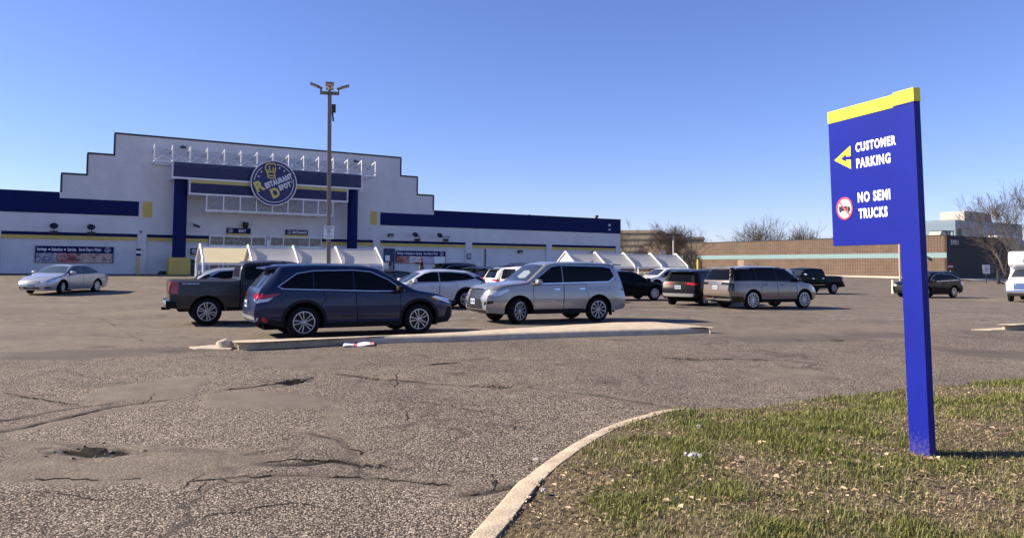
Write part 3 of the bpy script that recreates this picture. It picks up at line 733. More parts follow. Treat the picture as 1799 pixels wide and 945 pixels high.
def vestibule(x0, x1, xs, ytop, ymid, sill_px):
    t0, zt = fac(x0, ytop); t1, _ = fac(x1, ytop); zm = fac(x0, ymid)[1]; zt = fac(x0, ytop - 1)[1]; zm = zt - 0.72
    fr = MB(); S0, S1 = -RC + 0.003, 0.10
    ts = [t0] + [fac(x, ytop)[0] for x in xs] + [t1]
    fbox(fr, t0, t1, S0, S1, zt - 0.07, zt + 0.05); fbox(fr, t0, t1, S0, S1, zm - 0.38, zm)
    for t in ts: fbox(fr, t - 0.05, t + 0.05, S0, S1 + 0.002, ZB - 0.2, zt + 0.048)
    for t in np.linspace(t0, t1, 7)[1:-1]: fbox(fr, t - 0.035, t + 0.035, S0, S1 - 0.003, ZB - 0.2, zm - 0.38)
    fr.build('shopfront_frame', m_frame, shop)
    for a, b_ in zip(ts[:-1], ts[1:]):
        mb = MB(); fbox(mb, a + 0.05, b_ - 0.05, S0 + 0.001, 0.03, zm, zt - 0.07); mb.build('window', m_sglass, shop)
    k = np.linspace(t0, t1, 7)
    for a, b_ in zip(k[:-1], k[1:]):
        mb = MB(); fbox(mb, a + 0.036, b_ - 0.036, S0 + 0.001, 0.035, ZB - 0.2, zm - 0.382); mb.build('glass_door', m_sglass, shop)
    tm = (t0 + t1) / 2; mb = MB(); fbox(mb, tm - 0.25, tm + 0.25, S1 + 0.002, S1 + 0.10, zm - 0.22, zm - 0.10); mb.build('door_sensor', m_black, shop)
vestibule(368.5, 466, (393, 441.5), 415, 429, 0)
vestibule(474.3, 564, (497.5, 543), 417, 431, 0)
ta, tb = fac(466.8, 420)[0], fac(473.6, 420)[0]
mb = MB(); fbox(mb, ta + 0.05, tb - 0.05, -RC + 0.002, 0.20, 0.4, 3.66); mb.build('pier', m_white, shop)
# blue steel door
t0, za = fac(675.1, 436.2); t1, zc = fac(693.4, 477); mb = MB()
fbox(mb, t0, t1, -RC + 0.002, -0.02, ZB, za); d = mb.build('door', pbr('navy_door', (0.006, 0.014, 0.09), 0.5), shop, bevel=0.01)
mb = MB(); fbox(mb, t0 + 0.75, t0 + 0.80, -0.02, 0.05, ZB + 0.95, ZB + 1.15); mb.build('handle', m_steel, d)
mb = MB(); fbox(mb, t0 + 0.10, t0 + 0.55, -0.019, -0.012, ZB + 1.25, ZB + 1.75); mb.build('notice', m_white, d)
mb = MB(); fbox(mb, t0 + 0.14, t0 + 0.50, -0.019, -0.014, ZB + 0.3, ZB + 1.15); mb.build('kick_plate', m_yellow, d)
# little roof things
for px, py, ww, hh in ((1048, 384, 0.5, 0.55), (929.5, 378.5, 0.25, 0.28)):
    t, z = fac(px, py, -1.0); mb = MB(); mb.lathe([(0, 0), (ww * 0.3, 0), (ww * 0.3, hh * 0.6), (ww * 0.5, hh * 0.62), (ww * 0.4, hh), (0, hh)], 14, Matrix.Translation(FL(t, -1.0, zpar - 0.05)) @ Matrix.Rotation(math.pi / 2, 4, 'X'))
    mb.build('roof_vent', m_black, shop)
mb = MB(); t, z = fac(853.4, 445); mb.tube([FL(t, -0.08, 1.2), FL(t, -0.08, 3.3)], 0.06); mb.build('downpipe', m_black, shop)

# pavement along the front
mb = MB()
tt = np.linspace(TL, TR + 2, 60)
for i in range(59):
    for (sa, za_), (sb, zb_) in (((-0.6, ZB), (2.2, ZB - 0.02)), ((2.2, ZB - 0.02), (2.22, ZB - 0.20)),):
        q = [P0 + D1 * t + NF * s + Vector((0, 0, z)) for t, s, z in ((tt[i], sa, za_), (tt[i + 1], sa, za_), (tt[i + 1], sb, zb_), (tt[i], sb, zb_))]
        mb.add(q, [(3, 2, 1, 0)])
tag(mb.build('pavement', m_concrete_pale), kind='structure')

# two blue round columns with yellow crash pads
def column(pl_, pr_, label, plab):
    S = 1.15
    t0 = fac(pl_, 400, S)[0]; t1 = fac(pr_, 400, S)[0]; tc = (t0 + t1) / 2; r = (t1 - t0) / 2
    o = P0 + D1 * tc + NF * S; e = empty('column', (o.x, o.y, ZB), TH, label, 'column', 'blue columns carrying the entrance canopy')
    mb = MB(); mb.lathe([(0, 0), (r, 0), (r, 8.15 - ZB), (0, 8.15 - ZB)], 40, Matrix.Rotation(math.pi / 2, 4, 'X')); mb.build('shaft', m_navy, e, True, fix=True)
    mb = MB(); mb.box(-0.77, 0.77, -0.77, 0.77, 0, 1.33); mb.build('crash_pad', m_yellow, e, bevel=0.05)
    return e
column(303.5, 327.5, 'tall round blue column on a yellow pad, left of the exit doors', 0)
column(610.3, 627.5, 'tall round blue column at the right end of the entrance canopy', 0)

# stepped truss canopy
m_tube = pbr('white_steel', (0.74, 0.74, 0.75), 0.4)
def mesh_mat(name, col, a):
    return pbr(name, col, 0.6, alpha=a)
mm_blue = mesh_mat('blue_mesh', (0.006, 0.014, 0.085), 0.72); mm_yel = mesh_mat('yellow_mesh', (0.56, 0.47, 0.15), 0.86); mm_grey = mesh_mat('grey_mesh', (0.35, 0.36, 0.38), 0.32)
can = empty('entrance_canopy', P0, TH, 'stepped white steel truss canopy with blue and yellow mesh panels over the doors', 'canopy')
CB = -10.85; BW = 1.243; CS = 2.0
rows = [('A', 7, 9.37, 10.66), ('B', 6, 8.19, 9.44), ('C', 5, 7.02, 8.22), ('D', 4, 5.79, 7.0)]
for nm, hb, z0, z1_ in rows:
    fr = MB(); L0, L1 = CB - hb * BW, CB + hb * BW
    ts = [L0 + BW * i for i in range(2 * hb + 1)]
    R0 = 0.048
    for s in (CS, 0.12):
        if nm == 'A' and s == CS: pass
        else: fr.tube([FL(L0, s, z1_), FL(L1, s, z1_)], 0.04, 6)
        fr.box(L0, L1, -s - 0.055, -s + 0.055, z0 - 0.055, z0 + 0.055)
    for i, t in enumerate(ts):
        if nm == 'A':
            fr.box(t - R0, t + R0, -CS - R0, -CS + R0, z0 + 0.055, z1_ + 0.02)
            fr.tube([FL(t, CS, z1_ - 0.02), FL(t, 0.05, z1_ - 0.42)], 0.06, 6)
            fr.tube([FL(t, CS, z0), FL(t, 0.12, z0)], 0.04, 6)
        else:
            fr.box(t - 0.042, t + 0.042, -CS - 0.05, -CS + 0.042, z0 + 0.055, z1_ - 0.03)
            fr.tube([FL(t, CS, z0), FL(t, 0.12, z0)], 0.04, 6); fr.tube([FL(t, CS - 0.05, z1_ - 0.04), FL(t, 0.12, z1_ - 0.04)], 0.035, 6)
        if i < 2 * hb:
            fr.tube([FL(t, 0.30, z0 + 0.05), FL(t + BW, 0.30, z1_ - 0.1)], 0.036, 5, False); fr.tube([FL(t, 0.25, z1_ - 0.1), FL(t + BW, 0.25, z0 + 0.05)], 0.036, 5, False)
            fr.tube([FL(t, CS - 0.05, z0 + 0.05), FL(t + BW / 2, 1.1, (z0 + z1_) / 2), FL(t + BW, CS - 0.05, z0 + 0.05)], 0.030, 5, False)
    for t in (L0, L1):
        fr.box(t - 0.05, t + 0.05, -CS + 0.06, -0.12, z0 - 0.05, z0 + 0.05)
    fr.build('truss_frame', m_tube, can)
    sp = CS + 0.062
    if nm == 'B':
        mb = MB(); fbox(mb, L0 + 0.07, L1 - 0.07, sp - 0.008, sp, z0 + 0.08, z1_ - 0.03); mb.build('mesh_panel', mm_blue, can)
    if nm == 'C':
        mb = MB(); fbox(mb, L0 + 0.07, L1 - 0.07, sp - 0.008, sp, z0 + 0.08, z1_ - 0.36); mb.build('mesh_panel', mm_blue, can)
        mb = MB(); fbox(mb, L0 + 0.07, L1 - 0.07, sp - 0.008, sp, z1_ - 0.355, z1_ - 0.06); mb.build('yellow_strip', mm_yel, can)
    if nm == 'D':
        mb = MB(); fbox(mb, L0 + 0.07, L1 - 0.07, sp - 0.030, sp - 0.024, z0 + 0.08, z1_ - 0.06); mb.build('mesh_panel', mm_grey, can)
    if nm != 'A':
        ex = MB()
        for t, d_ in ((L0, 1), (L1, -1)): fbox(ex, t - 0.05 if d_ > 0 else t - 0.02, t + 0.02 if d_ > 0 else t + 0.05, CS - 0.06, CS + 0.085, z0 - 0.06, z1_ + 0.03)
        fbox(ex, L0 + 0.02, L1 - 0.02, CS - 0.03, CS + 0.08, z0 - 0.058, z0 + 0.07)
        ex.build('panel_trim', m_tube, can)

# round sign
def logo(parent, fn, k=1.0, detail=True):
    """shield drawing in a unit disc, fn(u, v, lift)"""
    f1 = lambda u, v: fn(u, v, 0.004)
    W = pbr('sign_white', (0.68, 0.68, 0.70), 0.5); Y = pbr('sign_yellow', (0.64, 0.52, 0.12), 0.5)
    c, s = math.cos(rad(25)), math.sin(rad(25))
    rot = lambda vs: [(x * c - y * s, x * s + y * c) for x, y in vs]
    flat_part('rim_ring', [ring_geo(0, 0, 0.955, 1.0, 0, 360, 72)], f1, W, parent)
    arcs = [ring_geo(0, 0, 0.83, 0.86, 8 - 72, 15, 30), ring_geo(0, 0, 0.83, 0.86, 39, 83, 20), ring_geo(0, 0, 0.83, 0.86, 128, 175, 20), ring_geo(0, 0, 0.83, 0.86, 212, 298, 30)]
    flat_part('inner_ring', arcs, f1, W, parent)
    big = []; sml = []
    def put(lst, body, x0, x1, y0, y1, b):
        vs, fs = fit_text(body, x0, x1, y0, y1, b); lst.append((rot(vs), fs))
    put(big, 'R', -0.83, -0.42, -0.115, 0.36, 0.05); put(sml, 'ESTAURANT', -0.40, 0.86, -0.11, 0.15, 0.07)
    put(big, 'D', -0.31, 0.06, -0.63, -0.18, 0.05); put(sml, 'EPOT', 0.11, 0.66, -0.41, -0.165, 0.07)
    flat_part('initials', big, f1, Y, parent); flat_part('lettering', sml + [ring_geo(0.75, 0.10, 0.022, 0.04, 0, 360, 14)] + [star_geo(x, y, 0.06) for x, y in ((-0.66, 0.26), (-0.55, 0.46), (0.22, 0.68), (0.43, 0.56))], f1, W, parent)
    hat = [[(-0.27, 0.28), (-0.30, 0.44), (-0.38, 0.60), (-0.38, 0.72), (-0.32, 0.82), (-0.2, 0.86), (-0.12, 0.84), (-0.04, 0.87), (0.04, 0.84), (0.04, 0.76)],
           [(0.05, 0.70), (0.04, 0.58), (0.0, 0.46), (0.03, 0.30)], [(-0.29, 0.45), (-0.14, 0.49), (0.02, 0.47)], [(-0.22, 0.76), (-0.20, 0.60), (-0.17, 0.53)], [(-0.05, 0.70), (-0.05, 0.54)], [(-0.29, 0.58), (-0.25, 0.52)]]
    hg = [stroke_geo(h, 0.055) for h in hat] + [ring_geo(0, 0, 0, 0)] if False else [stroke_geo(h, 0.055) for h in hat]
    el = [(-0.12 + 0.155 * math.cos(a), 0.27 + 0.06 * math.sin(a)) for a in np.linspace(0, 2 * math.pi, 24, endpoint=False)]
    hg.append(stroke_geo(el, 0.05, True))
    flat_part('chef_hat', hg, f1, Y, parent)
tc_, zc_ = fac(479.6, 321.8, 2.35); rl = 1.83; tc_ = CB + 0.02
o = P0 + D1 * tc_ + NF * 2.12
ls = empty('logo_sign', (o.x, o.y, zc_), TH, 'big round blue sign with a yellow chef hat and tilted lettering', 'sign')
mb = MB(); mb.lathe([(0, 0), (rl, 0), (rl, -0.22), (0, -0.22)], 72, None); mb.build('sign_disc', pbr('sign_navy', (0.008, 0.014, 0.10), 0.45), ls, True, fix=True)
logo(ls, lambda u, v, l: (u * rl, -0.22 - l, v * rl))

# flat wall signs
def wall_sign(name, tl, br, label, cat, s=0.03, face=m_navy, th=0.05, group=None):
    t0, za = fac(*tl, s); t1, zc = fac(*br, s); tm = (t0 + t1) / 2; zm = (za + zc) / 2; w2, h2 = (t1 - t0) / 2, abs(za - zc) / 2
    o = P0 + D1 * tm + NF * s; e = empty(name, (o.x, o.y, zm), TH, label, cat, group)
    mb = MB(); mb.box(-w2, w2, -th, 0, -h2, h2); mb.build('board', face, e)
    return e, w2, h2, (lambda u, v, lift=0.004: Vector((u, -th - lift, v)))
m_let = pbr('sign_white', (0.68, 0.68, 0.70), 0.5); m_lety = pbr('sign_yellow', (0.64, 0.52, 0.12), 0.5)
def mini_logo(cx, cz, r, fn, e):
    g_ = [ring_geo(cx, cz, r * 0.88, r, 0, 360, 24), stroke_geo([(cx - 0.7 * r, cz - 0.35 * r), (cx + 0.7 * r, cz + 0.15 * r)], 0.22 * r), stroke_geo([(cx - 0.2 * r, cz - 0.55 * r), (cx + 0.6 * r, cz - 0.2 * r)], 0.2 * r),
          stroke_geo([(cx - 0.25 * r, cz + 0.2 * r), (cx - 0.35 * r, cz + 0.6 * r), (cx + 0.05 * r, cz + 0.7 * r), (cx + 0.1 * r, cz + 0.3 * r)], 0.14 * r)]
    flat_part('emblem', g_, fn, m_let, e)
for word, tl, br, x0, x1, lab in (('EXIT', (398, 400.3), (440.2, 410.9), 0.0, 0.62, 'small blue board reading EXIT above the left doors'), ('ENTRANCE', (501.2, 403.4), (540.4, 413.3), -0.36, 0.90, 'small blue board reading ENTRANCE above the right doors')):
    e, w2, h2, fn = wall_sign('door_sign', tl, br, lab, 'sign', group='blue signs above the doors')
    flat_part('lettering', [fit_text(word, x0 * w2, x1 * w2, -0.52 * h2, 0.52 * h2, 0.06)], fn, m_let, e)
    mini_logo(-0.66 * w2, 0, h2 * 0.78, fn, e)
    mb = MB(); mb.box(-w2, w2, -0.04, 0, -h2 - 0.16, -h2 - 0.003); mb.build('yellow_strip', m_yellow, e)

def photo_mat(seed, cols, sc):
    m = bpy.data.materials.new('banner_picture'); m.use_nodes = True; nt = m.node_tree; b = nt.nodes['Principled BSDF']
    tc = nt.nodes.new('ShaderNodeTexCoord'); mp = nt.nodes.new('ShaderNodeMapping'); mp.inputs['Location'].default_value = (seed, 0, seed); mp.inputs['Rotation'].default_value = (0, 0.5, 0); mp.inputs['Scale'].default_value = (0.7, 1, 1.5)
    nt.links.new(tc.outputs['Object'], mp.inputs[0])
    n = nt.nodes.new('ShaderNodeTexNoise'); n.inputs['Scale'].default_value = sc; n.inputs['Detail'].default_value = 5; n.inputs['Distortion'].default_value = 1.4
    nt.links.new(mp.outputs[0], n.inputs['Vector'])
    r = nt.nodes.new('ShaderNodeValToRGB'); e = r.color_ramp.elements; e[0].position, e[0].color = 0.34, (*cols[0], 1); e[1].position, e[1].color = 0.66, (*cols[-1], 1)
    for i, c in enumerate(cols[1:-1]): x = e.new(0.34 + 0.32 * (i + 1) / (len(cols) - 1)); x.color = (*c, 1)
    nt.links.new(n.outputs['Fac'], r.inputs[0]); nt.links.new(r.outputs[0], b.inputs['Base Color']); b.inputs['Roughness'].default_value = 0.6
    return m
pics = [photo_mat(3, [(0.05, 0.06, 0.10), (0.42, 0.42, 0.45), (0.10, 0.10, 0.16), (0.6, 0.6, 0.62)], 1.7), photo_mat(8, [(0.16, 0.03, 0.03), (0.40, 0.13, 0.11), (0.55, 0.30, 0.26), (0.12, 0.05, 0.04)], 1.1),
        photo_mat(15, [(0.13, 0.07, 0.05), (0.55, 0.42, 0.33), (0.36, 0.22, 0.16), (0.62, 0.55, 0.48)], 1.9), photo_mat(21, [(0.08, 0.05, 0.06), (0.45, 0.30, 0.26), (0.60, 0.46, 0.40), (0.2, 0.12, 0.1)], 1.8)]
def banner(tl, br, label, split):
    e, w2, h2, fn = wall_sign('food_banner', tl, br, label, 'banner', s=-0.12, th=0.10, group='banners on the shop front')
    y0 = h2 * (1 - 2 * 0.42)
    tt_ = [fit_text('Savings', -0.96 * w2, -0.72 * w2, y0 + 0.20 * (h2 - y0), y0 + 0.78 * (h2 - y0), 0.045), disc_geo(-0.655 * w2, (y0 + h2) / 2, 0.07, 12), fit_text('Selection', -0.60 * w2, -0.32 * w2, y0 + 0.28 * (h2 - y0), y0 + 0.78 * (h2 - y0), 0.045),
           disc_geo(-0.265 * w2, (y0 + h2) / 2, 0.07, 12), fit_text('Service', -0.20 * w2, 0.02 * w2, y0 + 0.28 * (h2 - y0), y0 + 0.78 * (h2 - y0), 0.045), fit_text('Seven Days a Week', 0.09 * w2, 0.67 * w2, y0 + 0.20 * (h2 - y0), y0 + 0.78 * (h2 - y0), 0.045)]
    flat_part('lettering', tt_, fn, m_let, e); mini_logo(0.84 * w2, (y0 + h2) / 2, (h2 - y0) * 0.40, fn, e)
    cuts = [-0.98, -0.475, 0.03, 0.53, 0.98]
    for i in range(4):
        mt = split[i]
        mb = MB(); mb.box(cuts[i] * w2 + (0.02 if i == 2 else 0.004), cuts[i + 1] * w2 - 0.004, -0.106, -0.098, -h2 * 0.97, y0); mb.build('picture', mt, e)
banner((62.4, 431.6), (198.8, 462), 'wide food banner over the silver saloon, left end of the shop front', pics)
banner((695.4, 440.3), (781.8, 463.2), 'wide food banner with white lower patches, right of the blue door', [pics[1], photo_mat(5, [(0.3, 0.3, 0.3), (0.6, 0.6, 0.62), (0.62, 0.62, 0.64), (0.1, 0.05, 0.05)], 1.3), photo_mat(9, [(0.30, 0.16, 0.16), (0.45, 0.38, 0.5), (0.5, 0.45, 0.55)], 0.8), m_white])
# lesser notices
def bars(fn, e, rows_, w2, mat, name='lettering'):
    flat_part(name, [([(-w_ * w2, y - hh), (w_ * w2, y - hh), (w_ * w2, y + hh), (-w_ * w2, y + hh)], [(0, 1, 2, 3)]) for y, w_, hh in rows_], fn, mat, e)
e, w2, h2, fn = wall_sign('notice_board', (334.6, 436.2), (350.5, 447.2), 'small navy notice with a yellow strip, right of the left blue column', 'sign', s=-0.12)
bars(fn, e, [(h2 * 0.5, 0.6, 0.035), (0.0, 0.75, 0.035), (-h2 * 0.5, 0.55, 0.035)], w2, m_let)
mb = MB(); mb.box(-w2, w2, -0.04, 0, -h2 - 0.11, -h2 - 0.003); mb.build('yellow_strip', m_yellow, e)
e, w2, h2, fn = wall_sign('notice_board', (820, 445), (827, 455), 'tall navy notice on the second white pilaster from the blue door', 'sign', s=0.003)
bars(fn, e, [(h2 * k, 0.7, 0.02) for k in (0.7, 0.45, 0.2, -0.05, -0.3, -0.55)], w2, m_let)
e, w2, h2, fn = wall_sign('paper_notice', (821.2, 433.2), (826, 441.5), 'small white paper notice above the tall navy one on the pilaster', 'sign', s=0.003, face=m_white, th=0.015)
bars(fn, e, [(h2 * k, 0.6, 0.025) for k in (0.5, 0.1, -0.4)], w2, pbr('sign_ink', (0.08, 0.08, 0.1), 0.6))
e, w2, h2, fn = wall_sign('paper_notice', (243.8, 405.2), (250.6, 410), 'tiny white sticker high on the pilaster above the yellow bollard', 'sign', s=0.003, face=m_white, th=0.01)
bars(fn, e, [(h2 * 0.5, 0.9, 0.04), (-h2 * 0.2, 0.4, 0.04), (-h2 * 0.7, 0.6, 0.03)], w2, pbr('sign_ink', (0.08, 0.08, 0.1), 0.6))

# wall lamps
def goose_lamp(px, py, bx, by, label, curl):
    t, z = fac(bx, by, 0.1); o = P0 + D1 * t
    e = empty('wall_lamp', (o.x, o.y, z), TH, label, 'lamp', 'sign lamps on the shop front')
    mb = MB(); mb.box(-0.26, 0.26, -0.16, -0.002, -0.10, 0.12); mb.lathe([(0, -0.16), (0.10, -0.16), (0.10, -0.26), (0, -0.26)], 14); mb.build('bracket', m_black, e)
    th, zh = fac(px, py, 0.8); d = th - t
    mb = MB(); pts = [FL(0, 0.15, 0.05), FL(0.0 + 0.35 * curl, 0.3, 0.35), FL(0.15 * curl, 0.55, zh - z + 0.05), FL(d, 0.75, zh - z)]
    mb.tube(relax(resample(pts, 0.1), 3, False), 0.025, 6); mb.build('arm', m_black, e)
    mb = MB(); mb.lathe([(0, 0.0), (0.10, -0.02), (0.28, -0.22), (0.26, -0.24), (0, -0.20)], 20, Matrix.Translation(FL(d, 0.65, zh - z)) @ Matrix.Rotation(rad(-35), 4, 'X')); mb.build('shade', m_black, e, True)
goose_lamp(94.5, 400, 95, 408.5, 'black sign lamp above the left food banner, nearer its left end', 0.0)
goose_lamp(160, 402, 160.5, 410, 'black sign lamp above the left food banner, nearer its middle right', 0.0)
goose_lamp(729.5, 414.8, 733.8, 421.5, 'black sign lamp on a short arm above the banner beside the blue door', 0.4)
goose_lamp(772.6, 416, 783.4, 422, 'black sign lamp on a long curled arm above the banner beside the blue door', 1.0)
for px, py, lab, s in ((685.6, 413.8, 'black wall light high above the blue door', 0.0), (912.9, 442.5, 'black wall light between the downpipe and the right pilaster', -RC), (1041.5, 445, 'black wall light behind the right cart shelter', -RC)):
    t, z = fac(px, py, s); o = P0 + D1 * t + NF * s; e = empty('wall_light', (o.x, o.y, z), TH, lab, 'lamp', 'wall lights on the right wing')
    mb = MB(); mb.prism([(0, -0.16), (0.10, -0.16), (0.30, 0.02), (0.30, 0.15), (0, 0.17)], -0.24, 0.24, lambda u, v, w: (w, -u - 0.002, v)); mb.build('housing', m_black, e, bevel=0.02)
    mb = MB(); mb.prism([(0.115, -0.165), (0.285, -0.01), (0.28, -0.02), (0.12, -0.17)], -0.18, 0.18, lambda u, v, w: (w, -u - 0.01, v)); mb.build('lens', pbr('lamp_lens', (0.5, 0.5, 0.48), 0.3), e)
def cctv(px, py, lab, sc=1.0, dome=False):
    t, z = fac(px, py, 0.3); o = P0 + D1 * t; e = empty('security_camera', (o.x, o.y, z), TH, lab, 'camera', 'cameras on the shop front')
    mb = MB(); mb.tube([FL(0, 0.002, 0.15 * sc), FL(0, 0.18 * sc, 0.16 * sc), FL(0, 0.3 * sc, 0.05 * sc)], 0.04 * sc, 7); mb.build('bracket', m_white, e)
    mb = MB()
    if dome: mb.lathe([(0, -0.25 * sc), (0.15 * sc, -0.2 * sc), (0.22 * sc, 0), (0.24 * sc, 0.06 * sc), (0.2 * sc, 0.22 * sc), (0, 0.26 * sc)], 16, Matrix.Translation(FL(0.05, 0.35 * sc, -0.1)) @ Matrix.Rotation(math.pi / 2, 4, 'X')); mb.build('dome', m_black, e, True)
    else: mb.tube([FL(-0.15 * sc, 0.32 * sc, 0.02), FL(0.30 * sc, 0.5 * sc, -0.14 * sc)], 0.085 * sc, 10); mb.build('body', m_black, e)
cctv(343.5, 395.5, 'slim camera on the wall right of the left blue column')
cctv(430, 394, 'dome camera on the wall above the EXIT sign', 1.1, True)
for px, py, lab in ((322, 254.8, 'small floodlight on the gable top above the left canopy end'), (626, 280.3, 'small floodlight on the gable top above the right canopy end')):
    t, z = fac(px, py, 0.5); o = P0 + D1 * t; e = empty('floodlight', (o.x, o.y, z), TH, lab, 'lamp', 'floodlights on the gable')
    mb = MB(); mb.tube([FL(0, 0.002, -0.05), FL(0, 0.45, 0)], 0.03, 6); mb.build('bracket', m_black, e)
    mb = MB(); mb.box(-0.22, 0.22, -0.72, -0.42, -0.06, 0.06, Matrix.Rotation(rad(20), 4, 'X')); mb.build('head', m_black, e, bevel=0.02)
t, z = fac(1070, 399, 0.1); o = P0 + D1 * t; e = empty('floodlight', (o.x, o.y, z), TH, 'pair of tiny white lights on the blue band at its right end', 'lamp')
mb = MB(); mb.box(-0.08, 0.08, -0.22, -0.031, 0.1, 0.3); mb.build('head', m_white, e); mb = MB(); mb.box(-0.08, 0.08, -0.22, -0.031, -0.35, -0.2); mb.build('head', m_white, e)

# bollard with sign, litter bin
t, z = fac(242.2, 481, 0.9); o = P0 + D1 * t + NF * 0.9
e = empty('bollard', (o.x, o.y, ZB), TH, 'yellow bollard with a small sign stack beside the white pilaster', 'bollard')
mb = MB(); mb.lathe([(0, 0), (0.10, 0), (0.10, 1.30), (0.06, 1.37), (0, 1.39)], 16, Matrix.Rotation(math.pi / 2, 4, 'X')); mb.build('post', m_yellow, e, True, fix=True)
mb = MB(); mb.tube([(0, 0, 1.35), (0, 0, 2.05)], 0.03, 8); mb.build('sign_pole', m_steel, e)
for z0, z1_, mt in ((1.42, 1.60, m_navy), (1.62, 1.80, m_white), (1.81, 1.97, m_black)):
    mb = MB(); mb.box(-0.16, 0.16, -0.05, -0.032, z0, z1_); mb.build('sign_plate', mt, e)
t, z = fac(334.5, 481, 0.75); o = P0 + D1 * t + NF * 0.75
e = empty('litter_bin', (o.x, o.y, ZB), TH, 'black domed litter bin between the yellow pad and the exit', 'bin')
mb = MB(); mb.lathe([(0, 0), (0.30, 0), (0.34, 0.85), (0, 0.85)], 20, Matrix.Rotation(math.pi / 2, 4, 'X')); mb.build('drum', pbr('bin_green', (0.02, 0.03, 0.05), 0.5), e, True, fix=True)
mb = MB(); mb.lathe([(0, 0.86), (0.36, 0.86), (0.36, 0.95), (0.28, 1.12), (0.15, 1.22), (0, 1.24)], 20, Matrix.Rotation(math.pi / 2, 4, 'X')); mb.build('lid', m_black, e, True, fix=True)
t, z = fac(286, 482, 0.3); o = P0 + D1 * t + NF * 0.35
lump('rubbish_bag', (o.x, o.y, ZB + 0.08), 0.35, 0.22, 0.22, m_black, 5, 'black rubbish bag on the pavement left of the yellow pad', 'bag', TH)

# ------------------------------------------------------------ vehicles
def paint(name, col, metal=0.0, rough=0.32, coat=1.0, spec=.5):
    if max(col) < .1: metal, coat, spec = (metal * .25, .30, .25) if max(col) > .03 else (0.0, .05, .06)
    m = pbr(name, col, rough, metal=metal, coat=coat, spec=spec, vary=0.05, scale=1.3)
    return m
m_tyre = pbr('tyre_rubber', (0.010, 0.010, 0.011), 0.9, spec=.15, bump=0.2, bscale=60)
m_trim = pbr('black_trim', (0.009, 0.009, 0.010), 0.7, spec=0.2)
m_gloss = pbr('gloss_black', (0.006, 0.006, 0.007), 0.15)
m_chrome = pbr('chrome', (0.72, 0.72, 0.74), 0.14, metal=1.0)
m_satin = pbr('satin_trim', (0.55, 0.56, 0.58), 0.3, metal=0.8)
m_alloy = pbr('alloy', (0.40, 0.41, 0.43), 0.35, metal=0.7)
m_alloyd = pbr('dark_alloy', (0.010, 0.010, 0.011), 0.6, metal=0.2)
m_tint = pbr('tinted_glass', (0.004, 0.0045, 0.006), 0.05, spec=0.16)
m_wind = pbr('windscreen_glass', (0.02, 0.026, 0.035), 0.04, spec=0.75)
m_red = pbr('red_lens', (0.36, 0.008, 0.006), 0.12, coat=0.6)
m_clear = pbr('clear_lens', (0.55, 0.56, 0.58), 0.08, metal=0.35, coat=1.0)
m_amber = pbr('amber_lens', (0.55, 0.16, 0.02), 0.2)
m_dark = pbr('underbody', (0.006, 0.006, 0.006), 0.9, spec=0.1)
m_plate = pbr('plate_white', (0.36, 0.42, 0.46), 0.5)
m_platei = pbr('plate_ink', (0.05, 0.09, 0.22), 0.6)
m_lit = pbr('lit_tail_lamp', (0.5, 0.02, 0.01), 0.2, emit=((1.0, 0.10, 0.03), 3.0))

